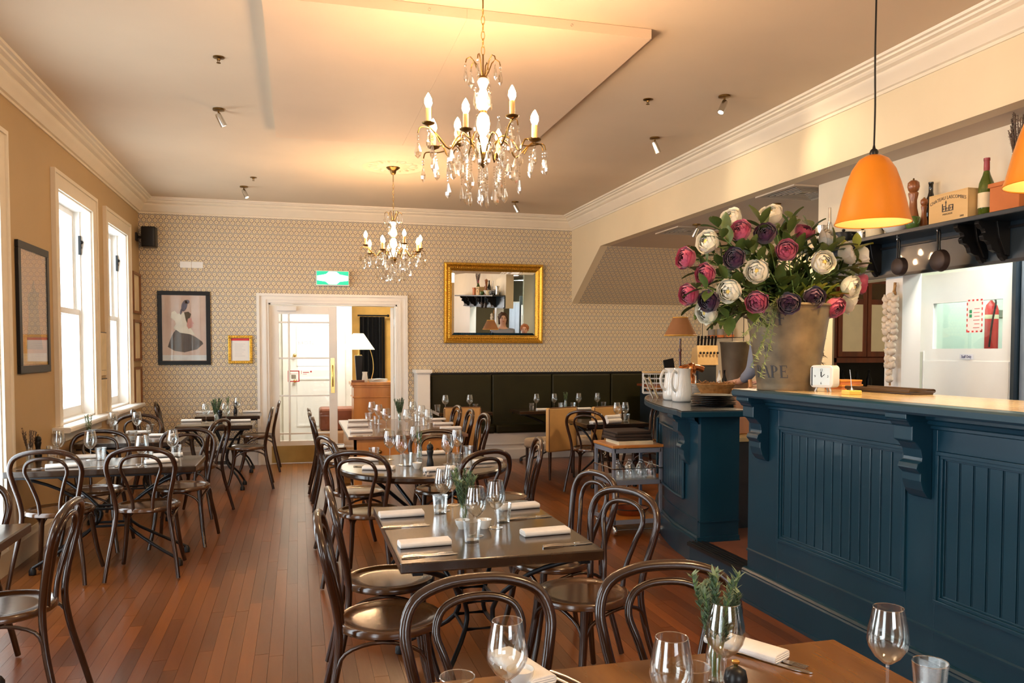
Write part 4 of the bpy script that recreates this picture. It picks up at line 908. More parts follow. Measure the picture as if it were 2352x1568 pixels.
    def drop_mesh(kind):
        q = MB(); 
        if kind == 2:
            for j in range(8): q.ball((0, 0, -.012 - j * .0135), .0062, 6, 4)
            zt = -.118
        elif kind == 1:
            for j in range(2): q.ball((0, 0, -.008 - j * .015), .0068, 6, 4)
            zt = -.036
        else: q.ball((0, 0, -.008), .0075, 6, 4); zt = -.018
        q.lathe([(0, zt), (.007, zt - .008), (.010, zt - .02), (.019, zt - .048), (.016, zt - .064), (0, zt - .080)], 6, M=Matrix.Diagonal((1, .55, 1, 1))); return q
    for x, y, z, k in drops:
        if k not in dm: o = drop_mesh(k).build('crystal_drop', M_CRYS, t, smooth=False); dm[k] = o
        else: o = dm[k].copy(); C.objects.link(o); o.parent = t
        o.location = (x, y, z); o.rotation_euler = (0, 0, random.uniform(0, 6))
    q = MB(); q.tube([(0, 0, z0 - .53), (0, 0, z0 - .60)], .002, 5); 
    for j in range(5): q.ball((0, 0, z0 - .54 - j * .014), .006, 6, 4)
    q.build('bead_string', M_CRYS, t)
    q = MB(); q.ball((0, 0, z0 - .635), .026, 14, 8); q.build('crystal_ball', M_CRYS, t, smooth=False)
    return t
c1 = make_chandelier(.385); c1.location = (.945, 4.12, ZC); c1['label'] = 'larger nearer crystal chandelier with lit candle bulbs'; c1['group'] = 'crystal chandeliers'
c1.scale = (1.03, 1.03, 1.05)
c2 = make_chandelier(.47); c2.location = (.97, 8.39, ZC - .018); c2['label'] = 'smaller farther crystal chandelier below the plaster ceiling rose'; c2['group'] = 'crystal chandeliers'

# ================================================================== PENDANTS, SPOTS, CEILING FITTINGS
def make_pendant():
    t = thing('pendant_lamp', '', 'lamp')   # origin at shade rim centre
    out = [(.020, .345), (.045, .342), (.085, .322), (.125, .27), (.155, .20), (.180, .125), (.198, .06), (.206, .03), (.214, .012), (.220, 0)]
    q = MB(); q.lathe([(0, .345)] + out, 40); q.build('shade', M_ORANGE, t)
    q = MB(); q.lathe([(r - .0035, z) for r, z in out[::-1]] + [(0, .338)], 40); q.build('shade_lining', M_INNER, t)
    q = MB(); q.tube([(.2175 * cos(2 * pi * k / 40), .2175 * sin(2 * pi * k / 40), 0) for k in range(40)], .003, 5, closed=True); q.build('rolled_rim', M_ORANGE, t)
    q = MB(); q.lathe([(0, .34), (.022, .342), (.026, .36), (.020, .372), (.010, .378), (.006, .395), (0, .396)], 14); q.build('cord_cap', M_BLACK, t)
    q = MB(); q.tube(spline([(0, 0, .39), (.003, 0, .6), (-.003, 0, .85), (0, 0, 1.27)], 4), .0055, 6); q.build('cord', M_BLACK, t)
    q = MB(); q.ball((0, 0, .12), .032, 12, 8); q.build('bulb', emis('pendant_bulb_glow', (1, .72, .32), 45) if 'pendant_bulb_glow' not in bpy.data.materials else bpy.data.materials['pendant_bulb_glow'], t)
    q = MB(); q.lathe([(0, .33), (.02, .33), (.022, .2), (.018, .145), (0, .145)], 12); q.build('lamp_holder', M_BLACK, t); return t
for (x, y, z, l) in ((2.775, 3.42, 2.135, 'mustard yellow metal pendant over the bar, fully visible'), (2.80, 2.44, 2.135, 'mustard yellow metal pendant cut by the right edge of the picture')):
    p = place('pendant', make_pendant, (x, y, z), 0, l, 'pendant lamps over the bar'); p.scale = (.82, .82, .97)
    add_light('pendant_light', 'SPOT', (x, y, z + .09), 46, (1, .70, .34), .04, spot=110)
def make_spot(tilt=28):
    t = thing('ceiling_spotlight', '', 'spotlight')
    q = MB(); q.lathe([(0, 0), (.045, 0), (.045, -.012), (.030, -.016), (0, -.016)], 18); q.tube([(0, 0, -.014), (0, 0, -.05)], .007, 8); q.build('mount', M_BRASS, t)
    M = Matrix.Translation((0, 0, -.055)) @ Matrix.Rotation(R(tilt), 4, 'Y')
    q = MB(); q.lathe([(0, .02), (.020, .018), (.024, 0), (.026, -.085), (.022, -.085), (.020, -.07), (0, -.07)], 16, M=M); b = q.build('barrel', M_CHROME, t)
    q = MB(); q.lathe([(0, -.078), (.019, -.078), (.019, -.082), (0, -.084)], 12, M=M); q.build('lamp_face', emis('spot_face_glow', (1, .85, .62), 8) if 'spot_face_glow' not in bpy.data.materials else bpy.data.materials['spot_face_glow'], b); return t
for (px, py, z, a, l) in ((502, 250, ZC, 200, 'near left of the hanging ceiling panel'), (560, 428, ZC, 150, 'near the papered wall, left of the chandeliers'), (1664, 220, ZC, 20, 'nearest to the right cornice'), (1504, 316, ZC, 190, 'right side, second from the right cornice'), (1183, 463, ZC, 180, 'below the large chandelier near the back cornice'), (1783, 468, ZL, 0, 'on the low ceiling above the peonies'), (1600, 515, ZL, 300, 'on the low ceiling in front of the air vent')):
    p = atz(px, py, z); place('spot', make_spot, p, R(a), 'brass ceiling spotlight ' + l, 'ceiling spotlights')
    tgt = Vector((3.83, p.y - .35, 2.95)) if px in (1664, 1504) else Vector((p.x, p.y, 0)); d_ = tgt - Vector((p.x, p.y, z - .12)); lo = add_light('spot_beam', 'SPOT', (p.x, p.y, z - .12), 18 if px in (1664, 1504) else 14, (1, .80, .52), .03, spot=70); lo.rotation_euler = d_.to_track_quat('-Z', 'Y').to_euler()
def make_sprinkler():
    t = thing('ceiling_sprinkler', '', 'sprinkler'); q = MB(); q.lathe([(0, 0), (.036, 0), (.036, -.006), (.012, -.012), (.010, -.022), (0, -.022)], 16); q.tube([(.01, 0, -.02), (0, 0, -.036), (-.01, 0, -.02)], .002, 5); q.lathe([(0, -.036), (.014, -.036), (.014, -.039), (0, -.04)], 12); q.build('sprinkler_head', M_BRASS, t); return t
for px, py, z, l in ((502, 131, ZC, 'at the upper left of the ceiling'), (582, 407, ZC, 'near the papered wall, left'), (1488, 228, ZC, 'right of the hanging panel'), (1824, 497, ZL, 'on the low ceiling above the peonies'), (1580, 564, ZL, 'on the low ceiling near the sloped papered wall')):
    place('sprink', make_sprinkler, atz(px, py, z), 0, 'small brass sprinkler ' + l, 'ceiling sprinklers')
def make_vent():
    t = thing('air_vent', '', 'vent'); s = .29
    q = MB()
    for a, b, c, d in ((-s, s, -s, -s + .03), (-s, s, s - .03, s), (-s, -s + .03, -s + .03, s - .03), (s - .03, s, -s + .03, s - .03)): q.box(a, b, c, d, -.012, 0)
    q.build('frame', M_LOWC, t, smooth=False)
    q = MB(); q.box(-s + .03, s - .03, -s + .03, s - .03, -.003, 0); q.build('backing', M_BLACK, t, smooth=False)
    for k in range(6):
        e = s - .05 - k * .038; q = MB(); w_ = .011
        for a, b, c, d in ((-e, e, -e, -e + w_), (-e, e, e - w_, e), (-e, -e + w_, -e + w_, e - w_), (e - w_, e, -e + w_, e - w_)): q.box(a, b, c, d, -.009, -.004)
        q.build('louvre_ring', M_LOWC, t, smooth=False)
    return t
for x, y, l in ((4.24, 6.10, 'square air vent on the low ceiling, nearer, beside the pendant lamp'), (4.33, 8.36, 'square air vent on the low ceiling, farther, near the sloped wall')): place('vent', make_vent, (x, y, ZL), 0, l, 'air vents')

# ================================================================== WALL ITEMS
def frame(name, w, h, bw_, m, d=.025, ornate=False):
    q = MB()
    for a, b, c, e in ((-w / 2, w / 2, -h / 2, -h / 2 + bw_), (-w / 2, w / 2, h / 2 - bw_, h / 2), (-w / 2, -w / 2 + bw_, -h / 2 + bw_, h / 2 - bw_), (w / 2 - bw_, w / 2, -h / 2 + bw_, h / 2 - bw_)): q.box(a, b, -d, 0, c, e)
    return q
def flat(q, poly, y, mi=0):
    q.prism(poly, y - .0004, y, 'y', mi)
def ell(cx, cz, a, b, n=24, r=0): return [(cx + a * cos(2 * pi * k / n) * cos(r) - b * sin(2 * pi * k / n) * sin(r), cz + a * cos(2 * pi * k / n) * sin(r) + b * sin(2 * pi * k / n) * cos(r)) for k in range(n)]
pf = thing('framed_print', 'black framed portrait print of a woman in profile with a bird on her head', 'picture', (-1.398, YB, 1.788))
frame('frame', .63, .94, .052, M_BLACK).build('frame', M_BLACK, pf, smooth=False, bevel=.003)
q = MB(); q.box(-.27, .27, -.012, -.002, -.42, .42); q.build('print_paper', mat('faded_pink_print', (.62, .40, .32), rough=.5, c2=(.74, .56, .47), scale=3), pf, smooth=False)
for nm, polys, m in (('print_margin', [[(-.262, -.41), (.262, -.41), (.262, -.345), (-.262, -.345)]], mat('print_margin_white', (.78, .76, .76), rough=.6)),
    ('print_dress', [[(-.20, -.24), (-.17, -.15), (-.13, -.06), (-.08, .0), (-.02, -.03), (.06, -.075), (.13, -.11), (.21, -.17), (.225, -.20), (.15, -.27), (.0, -.31), (-.12, -.29)]], mat('print_dark_grey', (.12, .09, .08), rough=.7)),
    ('print_veil', [[(-.13, .0), (-.10, .05), (-.11, .09), (-.16, .13), (-.15, .20), (-.11, .22), (-.08, .18), (-.03, .19), (.0, .20), (.03, .12), (.05, .02), (.09, -.02), (.13, -.09), (.02, -.07), (-.05, -.06)]], mat('print_pale_cloth', (.86, .76, .64), rough=.7)),
    ('print_face', [[(.04, .13), (.085, .13), (.095, .09), (.118, .06), (.10, .05), (.105, .035), (.098, .01), (.07, .0), (.05, -.01), (.03, .03)]], mat('print_pink_skin', (.66, .30, .25), rough=.7)),
    ('print_hair', [[(.0, .20), (.05, .21), (.085, .18), (.07, .13), (.045, .12), (.035, .06), (.02, .10)]], mat('print_brown_hair', (.10, .07, .04), rough=.7)),
    ('print_bird', [ell(.005, .285, .034, .075, r=-.25), ell(.04, .335, .028, .026), ell(-.035, .21, .012, .04, r=-.2)], mat('print_blue_grey', (.16, .14, .19), rough=.7))):
    q = MB(); y = -.0125 - .0006 * ['print_margin', 'print_dress', 'print_veil', 'print_face', 'print_hair', 'print_bird'].index(nm)
    for p in polys: flat(q, p, y)
    q.build(nm, m, pf, smooth=False)
q = MB(); q.box(-.268, .268, -.021, -.0195, -.42, .42); q.build('picture_glass', M_PANE, pf, smooth=False)
cf = thing('framed_certificate', 'small gilt framed certificate with a red heading beside the glazed door', 'certificate', (aty(552, 783, YB).x, YB, 1.515))
frame('frame', .30, .365, .036, M_GOLD).build('frame', M_GOLD, cf, smooth=False, bevel=.005)
q = MB()
for k in range(10):
    for s in (-1, 1): q.ball((-.13 + k * .029, -.022, s * .165), .009, 6, 4); q.ball((s * .134, -.022, -.16 + k * .0355), .009, 6, 4)
q.build('beading', M_GOLD, cf)
q = MB(); q.box(-.118, .118, -.008, -.002, -.15, .15); q.build('certificate_sheet', M_PAPERW, cf, smooth=False)
q = MB(); q.box(-.115, .115, -.009, -.0078, .115, .145); q.build('red_heading', M_RED, cf, smooth=False)
q = MB()
for k in range(7): q.box(-.07, .06 - .02 * (k % 3), -.0088, -.0078, .07 - k * .026, .073 - k * .026)
q.build('text_lines', mat('faint_grey_ink', (.45, .45, .5)), cf, smooth=False)
# black framed print on the left wall
def on_left(o, y, z): o.location = (XL, y, z); o.rotation_euler = (0, 0, pi / 2)
lp = thing('framed_print', 'large black framed faded print between the two left windows, near the edge', 'picture'); on_left(lp, 6.74, 1.81)
frame('frame', .72, .95, .055, M_BLACK).build('frame', M_BLACK, lp, smooth=False, bevel=.003)
q = MB(); q.box(-.31, .31, -.012, -.002, -.425, .425); q.build('print_paper', mat('peach_faded_print', (.52, .36, .27), rough=.4, c2=(.74, .42, .24), scale=2), lp, smooth=False)
q = MB(); flat(q, [(-.19, -.30), (-.12, -.05), (-.14, .1), (-.06, .13), (.0, .22), (.05, .14), (.13, .13), (.10, .02), (.16, -.2), (.20, -.30)], -.0128); q.build('print_figures', mat('print_soft_grey', (.36, .30, .27), rough=.5, c2=(.46, .36, .28)), lp, smooth=False)
q = MB(); flat(q, [(-.29, -.41), (.29, -.41), (.29, -.33), (-.29, -.33)], -.013); q.build('print_margin', bpy.data.materials['print_margin_white'], lp, smooth=False)
q = MB(); q.box(-.305, .305, -.021, -.0195, -.42, .42); q.build('picture_glass', thin_glass('picture_glass_front', (.97, .97, .97), .06, .35), lp, smooth=False)
for z, l in ((2.205, 'top'), (1.625, 'middle'), (1.05, 'lowest')):
    o = thing('framed_document', 'thin brown framed document in the left wall corner, %s of the three' % l, 'picture', group='brown framed documents'); on_left(o, 10.71, z)
    frame('frame', .46, .50, .03, M_BRASS, .03).build('frame', mat('brown_frame_wood', (.22, .09, .03), rough=.4) if 'brown_frame_wood' not in bpy.data.materials else bpy.data.materials['brown_frame_wood'], o, smooth=False)
    q = MB(); q.box(-.20, .20, -.01, -.002, -.22, .22); q.build('document_sheet', M_CREAMCARD, o, smooth=False)
mb = thing('menu_board', 'pale menu boards hung one above the other between the two left windows', 'board'); on_left(mb, 8.93, 1.35)
for z0, z1 in ((-.10, .33), (-.55, -.14)):
    q = MB(); q.box(-.13, .13, -.016, -.001, z0, z1); b_ = q.build('board', M_CREAMCARD, mb, smooth=False)
    q = MB(); q.box(-.13, .13, -.018, -.001, z1, z1 + .008); q.box(-.09, .09, -.017, -.016, z0 + .05, z0 + .053); q.build('edge_strip', M_BLACK, b_, smooth=False)
# speaker, switch plates, exit sign
p = aty(343, 546, YB - .12); sp = thing('wall_speaker', 'black wall speaker in the upper left corner of the papered wall', 'speaker', (XL, YB - .17, p.z))
q = MB(); q.box(0, .02, -.05, .05, -.05, .05); q.tube([(0.01, 0, 0), (.09, 0, 0)], .016, 8); q.build('bracket', M_BLACK, sp)
q = MB(); q.prism([(.07, -.075), (.20, -.10), (.235, -.09), (.245, 0), (.235, .09), (.20, .10), (.07, .075)], -.125, .125, 'z'); q.build('cabinet', M_BLACK, sp, bevel=.012)
p = aty(440, 608, YB); o = thing('switch_plates', 'pair of white blank plates high on the papered wall above the portrait', 'switch', (p.x, YB, p.z))
for x in (-.07, .07): q = MB(); q.box(x - .068, x + .068, -.012, 0, -.04, .04); q.build('plate', M_WHITE, o, smooth=False, bevel=.003)
p = aty(764, 639, YB - .06); ex = thing('exit_sign', 'glowing green and white emergency exit sign above the glazed door', 'sign', (p.x, YB - .001, p.z))
q = MB(); q.box(-.215, .215, -.075, 0, -.10, .10); q.build('housing', M_WHITE, ex, smooth=False, bevel=.004)
q = MB(); q.box(-.205, .205, -.078, -.075, -.085, .09); q.build('green_face', emis('exit_green_glow', (.0, .42, .24), .9), ex, smooth=False)
q = MB(); q.prism([(-.20, -.03), (-.09, -.045), (-.05, -.08), (.05, -.08), (.09, -.045), (.20, -.03), (.20, .03), (.09, .05), (.05, .085), (-.05, .085), (-.09, .05), (-.20, .03)], -.0795, -.078, 'y'); q.build('white_panel', emis('exit_white_glow', (.75, 1, .93), 2.6), ex, smooth=False)

# mirror
mx0, mx1, mz0, mz1 = 1.955, 3.385, 1.605, 2.72
mw, mh = mx1 - mx0, mz1 - mz0
mr_ = thing('wall_mirror', 'large gilt framed mirror on the papered wall', 'mirror', ((mx0 + mx1) / 2, YB - .012, (mz0 + mz1) / 2)); mr_.rotation_euler = (R(1.9), 0, 0)
q = MB(); prof = [(0, 0), (0, -.035), (.012, -.055), (.03, -.058), (.045, -.045), (.06, -.040), (.075, -.05), (.09, -.045), (.10, -.025), (.112, -.02)]
for (x0, z0, x1, z1) in ((-mw / 2, -mh / 2, mw / 2, -mh / 2), (mw / 2, -mh / 2, mw / 2, mh / 2), (mw / 2, mh / 2, -mw / 2, mh / 2), (-mw / 2, mh / 2, -mw / 2, -mh / 2)):
    dx, dz = x1 - x0, z1 - z0; L = sqrt(dx * dx + dz * dz); dx /= L; dz /= L; nx, nz = -dz, dx; A = []; B = []
    for d, y in prof: A.append((x0 + (nx + dx) * d, y, z0 + (nz + dz) * d)); B.append((x1 + (nx - dx) * d, y, z1 + (nz - dz) * d))
    q.quadstrip(A, B)
q.build('frame', M_GOLD, mr_, angle=30)
q = MB()
for d_, r_, st_ in ((.068, .009, .030), (.022, .006, .02)):
    nx_ = int((mw - 2 * d_) / st_); nz_ = int((mh - 2 * d_) / st_)
    for k in range(nx_ + 1):
        for s in (-1, 1): q.ball((-mw / 2 + d_ + k * (mw - 2 * d_) / nx_, -.048 if d_ > .05 else -.058, s * (mh / 2 - d_)), r_, 5, 3)
    for k in range(1, nz_):
        for s in (-1, 1): q.ball((s * (mw / 2 - d_), -.048 if d_ > .05 else -.058, -mh / 2 + d_ + k * (mh - 2 * d_) / nz_), r_, 5, 3)
q.build('beading', M_GOLD, mr_)
M_MIR = mat('silvered_mirror', (.90, .90, .88), rough=.0, metal=1, var=0)
q = MB(); a, b = mw / 2 - .145, mh / 2 - .145; q.box(-a, a, -.016, -.012, -b, b); q.build('mirror_glass', M_MIR, mr_, smooth=False)
q = MB(); A = [(-a, -.016, -b), (a, -.016, -b), (a, -.016, b), (-a, -.016, b)]; e = .034; B = [(x + (e if x > 0 else -e), -.0125, z + (e if z > 0 else -e)) for x, _, z in A]
for k in range(4): q.add([A[k], A[(k + 1) % 4], B[(k + 1) % 4], B[k]], [(0, 1, 2, 3)])
q.build('bevelled_edge', M_MIR, mr_, smooth=False)

# ================================================================== BANQUETTE AND END POST
bq = thing('banquette', 'long dark green leather banquette with white panelled plinth along the papered wall', 'banquette', (0, 0, 0))
q = MB(); q.box(1.76, 5.7, 10.70, YB, 0, .36); q.prism([(10.70, .0), (10.68, .0), (10.68, .13), (10.69, .15), (10.70, .15)], 1.76, 5.7, 'x'); q.box(1.76, 5.7, 10.685, 10.70, .20, .22); q.build('plinth', M_TRIMW, bq, smooth=False, bevel=.002)
ed = [1.76, 2.62, 3.50, 4.40, 5.05, 5.7]
for a, b in zip(ed, ed[1:]):
    q = MB(); q.box(a + .004, b - .004, 10.66, 10.90, .36, .48); q.build('seat_cushion', M_GREEN, bq, smooth=False, bevel=.03)
    q = MB(); q.box(a + .004, b - .004, 10.89, 10.985, .45, 1.165); q.build('back_cushion', M_GREEN, bq, smooth=False, bevel=.02)
q = MB(); q.box(1.76, 5.7, 10.93, YB, 1.165, 1.195); q.build('capping_rail', M_BLACK, bq, smooth=False, bevel=.004)
ps = thing('end_post', 'white painted boxed end post with cap between the door and the banquette', 'post', (1.625, 10.82, 0))
q = MB(); q.box(-.085, .085, -.17, .175, 0, 1.20); q.build('post_body', M_TRIMW, ps, smooth=False, bevel=.003)
q = MB(); q.box(-.11, .11, -.205, .175, 1.20, 1.245); q.box(-.097, .097, -.185, .175, 1.185, 1.20); q.build('post_cap', M_TRIMW, ps, smooth=False, bevel=.004)

# ================================================================== HALL FURNITURE
sb = thing('pine_sideboard', 'orange pine sideboard seen through the open door, lamp standing on it', 'sideboard', (1.05, 11.93, 0)); sb.rotation_euler = (0, 0, 0)
q = MB(); q.box(-.28, .50, -.25, .25, .06, 1.0); q.build('carcass', M_HONEY, sb, smooth=False, bevel=.004)
q = MB(); q.box(-.32, .54, -.29, .28, 1.0, 1.045); q.box(-.30, .52, -.27, .26, .97, 1.0); q.box(-.295, .515, -.265, .25, .82, .84); q.box(-.30, .52, -.27, .26, 0, .10); q.build('top', M_HONEY, sb, smooth=False, bevel=.005)
zt = 1.045
def at_hall(px, Y): return aty(px, 880, Y).x
tl = thing('table_lamp', 'table lamp with white tapered shade and black square column on the pine sideboard', 'lamp', (at_hall(824, 11.85), 11.85, zt))
q = MB(); q.lathe([(0, 0), (.062, 0), (.062, .02), (0, .02)], 4, ph=pi / 4); q.lathe([(.048, .02), (.078, .38), (.07, .385), (0, .385)], 4, ph=pi / 4); q.build('column', M_BLACK, tl, smooth=False)
q = MB(); q.tube([(0, 0, .38), (0, 0, .50)], .008, 8); q.lathe([(0, .385), (.05, .385), (.05, .395), (0, .395)], 12); q.build('neck', M_BRASSB, tl)
q = MB(); q.lathe([(.075, .705), (.235, .47)], 28); q.lathe([(.232, .472), (.073, .703)], 28); q.build('lamp_shade', mat('glowing_linen_shade', (.9, .86, .76), rough=.8, emit=(1, .80, .50), estr=.6), tl)
q = MB(); q.ball((0, 0, .56), .03); q.build('bulb', emis('table_bulb_glow', (1, .8, .55), 12), tl)
bl = thing('brass_arc_stand', 'thin curved brass stand beside the table lamp on the pine sideboard', 'stand', (at_hall(852, 11.95), 11.95, zt))
q = MB(); q.lathe([(0, 0), (.05, 0), (.05, .012), (0, .012)], 16); q.tube(spline([(0, 0, .01), (.035, 0, .16), (.03, 0, .32), (-.005, 0, .46), (-.02, 0, .50)], 5), .010, 6, flat=.6); q.build('arc', M_BRASSB, bl)
o = thing('white_vase', 'small white vase on the pine sideboard', 'vase', (at_hall(838, 11.74), 11.74, zt)); q = MB(); q.lathe([(0, 0), (.035, 0), (.045, .03), (.035, .12), (.04, .15), (.03, .15), (.03, .03), (0, .02)], 16); q.build('vase_body', M_CERAM, o)
o = thing('paper_pile', 'loose white papers lying on the pine sideboard', 'papers', (at_hall(868, 11.8), 11.8, zt))
for k in range(4): q = MB(); q.box(-.12, .12, -.08, .08, k * .012, k * .012 + .008, M=Matrix.Rotation(.25 * k, 4, 'Z')); q.build('sheet_stack', M_PAPERW, o, smooth=False)
o = thing('guest_book', 'brown book lying at the left of the pine sideboard', 'book', (at_hall(822, 11.7), 11.7, zt)); q = MB(); q.box(-.09, .09, -.06, .06, 0, .03); q.build('cover', mat('brown_leather', (.20, .07, .03), rough=.5), o, smooth=False, bevel=.003)
o = thing('leather_ottoman', 'tufted brown leather ottoman in the hall left of the pine sideboard', 'ottoman', (.66, 12.75, 0))
q = MB(); q.box(-.35, .27, -.25, .25, .28, .62); q.build('upper_cushion', mat('chestnut_leather', (.20, .055, .02), rough=.4, var=.2), o, smooth=False, bevel=.04)
q = MB(); q.box(-.37, .29, -.27, .27, .02, .28); q.build('lower_cushion', mat('fawn_leather', (.42, .25, .13), rough=.5), o, smooth=False, bevel=.04)
# ================================================================== BUCKET WITH PEONIES
ZB = 1.28
bk = thing('metal_bucket', 'tall galvanised metal bucket with worn printed lettering standing on the bar', 'bucket', (2.665, 3.965, ZB)); BKX, BKY = 2.665, 3.965
q = MB(); q.lathe([(0, .004), (.158, .004), (.160, .0), (.163, .012), (.162, .03), (.165, .045), (.228, .46), (.234, .462), (.236, .470), (.232, .477), (.226, .474), (.162, .06), (0, .05)], 48); q.build('bucket_body', M_GALV, bk, angle=60)
q = MB()
for s in (-1, 1): q.tube([(s * .232, -.03, .40), (s * .262, -.03, .41), (s * .262, .03, .41), (s * .232, .03, .40)], .006, 6)
q.build('ear_handle', M_GALV, bk)
face = atan2(-BKY, -BKX) + R(-30)     # print faces the room, a little left of the camera
def bend_at(z):
    r = .165 + (.228 - .165) * (z - .045) / .415 + .0012
    def f(c):
        zz = z + c.y; r2 = .165 + (.228 - .165) * (zz - .045) / .415 + .0016 + c.z; a = face + c.x / r2
        return (r2 * cos(a), r2 * sin(a), zz)
    return f
LET = dict(   # serif capitals drawn from strokes (x0, y0, x1, y1, width) and bowls (cx, cy, rx, ry, a0, a1, wmin, wmax)
 N=([(.12, 0, .12, 1, .06), (.12, 1, .68, 0, .15), (.68, 0, .68, 1, .06)], [(.0, .0, .24), (.0, 1, .2), (.56, 1, .24)], [], .80),
 E=([(.14, 0, .14, 1, .16), (.14, .03, .60, .03, .06), (.14, .97, .58, .97, .06), (.14, .52, .44, .52, .06), (.60, 0, .60, .24, .05), (.58, .80, .58, 1, .05), (.45, .42, .45, .62, .04)], [(0, 0, .2), (0, 1, .2)], [], .68),
 U=([(.14, .28, .14, 1, .15), (.64, .28, .64, 1, .07)], [(.0, 1, .28), (.52, 1, .24)], [(.39, .28, .25, .27, 180, 360, .08, .13)], .80),
 F=([(.14, 0, .14, 1, .16), (.14, .97, .58, .97, .06), (.14, .52, .44, .52, .06), (.58, .80, .58, 1, .05), (.45, .42, .45, .62, .04)], [(0, 0, .3), (0, 1, .2)], [], .64),
 P=([(.14, 0, .14, 1, .16), (.14, .97, .36, .97, .06), (.14, .47, .36, .47, .06)], [(0, 0, .3), (0, 1, .2)], [(.34, .72, .25, .25, -90, 90, .06, .17)], .66),
 A=([(.06, 0, .36, 1, .06), (.36, 1, .68, 0, .15), (.16, .34, .55, .34, .05)], [(-.03, 0, .2), (.55, 0, .26)], [], .76),
 D=([(.14, 0, .14, 1, .16), (.14, .97, .34, .97, .06), (.14, .03, .34, .03, .06)], [(0, 0, .2), (0, 1, .2)], [(.33, .5, .34, .47, -90, 90, .06, .17)], .78))
def serif_word(word, size, z):
    q = MB(); x = 0; W_ = sum(LET[c][3] + .08 for c in word) * size; f = bend_at(z)
    def P3(u, v): return f(Vector((u * size + x - W_ / 2, (v - .5) * size, 0)))
    for c in word:
        st, se, bo, w = LET[c]
        for x0, y0, x1, y1, tw in st:
            dx, dy = x1 - x0, y1 - y0; L = sqrt(dx * dx + dy * dy); nx, ny = -dy / L * tw / 2, dx / L * tw / 2
            if abs(dy) > .9 and abs(dx) > .1: nx, ny = tw / 2, 0
            q.quadstrip([P3(x0 + nx + dx * i / 6, y0 + ny + dy * i / 6) for i in range(7)], [P3(x0 - nx + dx * i / 6, y0 - ny + dy * i / 6) for i in range(7)])
        for x0, y0, L in se: s0 = .0 if y0 == 0 else -.045; q.quadstrip([P3(x0 + L * i / 2, y0 + s0) for i in range(3)], [P3(x0 + L * i / 2, y0 + s0 + .045) for i in range(3)])
        for cx, cy, rx, ry, a0, a1, w0, w1 in bo:
            A = []; B = []
            for i in range(13):
                t = i / 12; a = R(a0 + (a1 - a0) * t); tw = w0 + (w1 - w0) * sin(pi * t); A.append(P3(cx + rx * cos(a), cy + ry * sin(a))); B.append(P3(cx + (rx - tw * (.98 if rx > tw else .5)) * cos(a), cy + (ry - tw * .6) * sin(a)))
            q.quadstrip(A, B)
        x += (w + .08) * size
    return q.build('printed_lettering', M_INK, bk, smooth=False)
serif_word('NEUF', .070, .392); serif_word('DU', .030, .23); serif_word('PAPE', .068, .105)
def bloom_mesh(m, seed):
    """cabbage-like bloom: petals are patches lying on nested shells, their edges flaring"""
    rnd = random.Random(seed); q = MB(); NU, NV = 6, 5
    for cnt, r, top_, half, fl in ((5, .058, 62, 48, .22), (6, .054, 48, 42, .12), (6, .047, 34, 40, .10), (6, .039, 24, 40, .10), (5, .030, 16, 44, .14), (4, .019, 8, 55, .2)):
        ph = rnd.uniform(0, 360)
        for k in range(cnt):
            a0 = ph + 360 * k / cnt + rnd.uniform(-7, 7); tp = top_ + rnd.uniform(-6, 6); rk = r * rnd.uniform(.95, 1.05); g = []; wv = rnd.uniform(0, 6)
            for i in range(NU + 1):
                t = i / NU
                for j in range(NV + 1):
                    u = j / NV * 2 - 1; th = R(158 - (158 - tp - 16 * u * u) * t); w_ = half * (.45 + .75 * sin(pi * min(.62, t * .62)) ) * (1 - .18 * t ** 4); az = R(a0 + u * w_)
                    rr = rk * (1 + fl * t ** 5 + .05 * t ** 3 * sin(u * 6 + wv)) * (1 + .02 * u * (1 if k % 2 else -1)); g.append((rr * sin(th) * cos(az), rr * sin(th) * sin(az), rr * cos(th) * .86))
            q.add(g, [(i * (NV + 1) + j, i * (NV + 1) + j + 1, (i + 1) * (NV + 1) + j + 1, (i + 1) * (NV + 1) + j) for i in range(NU) for j in range(NV)])
    return q
MOUTH = Vector((BKX, BKY, ZB + .44)); CENT = Vector((BKX + .03, BKY, ZB + .66)); bl_ = {}
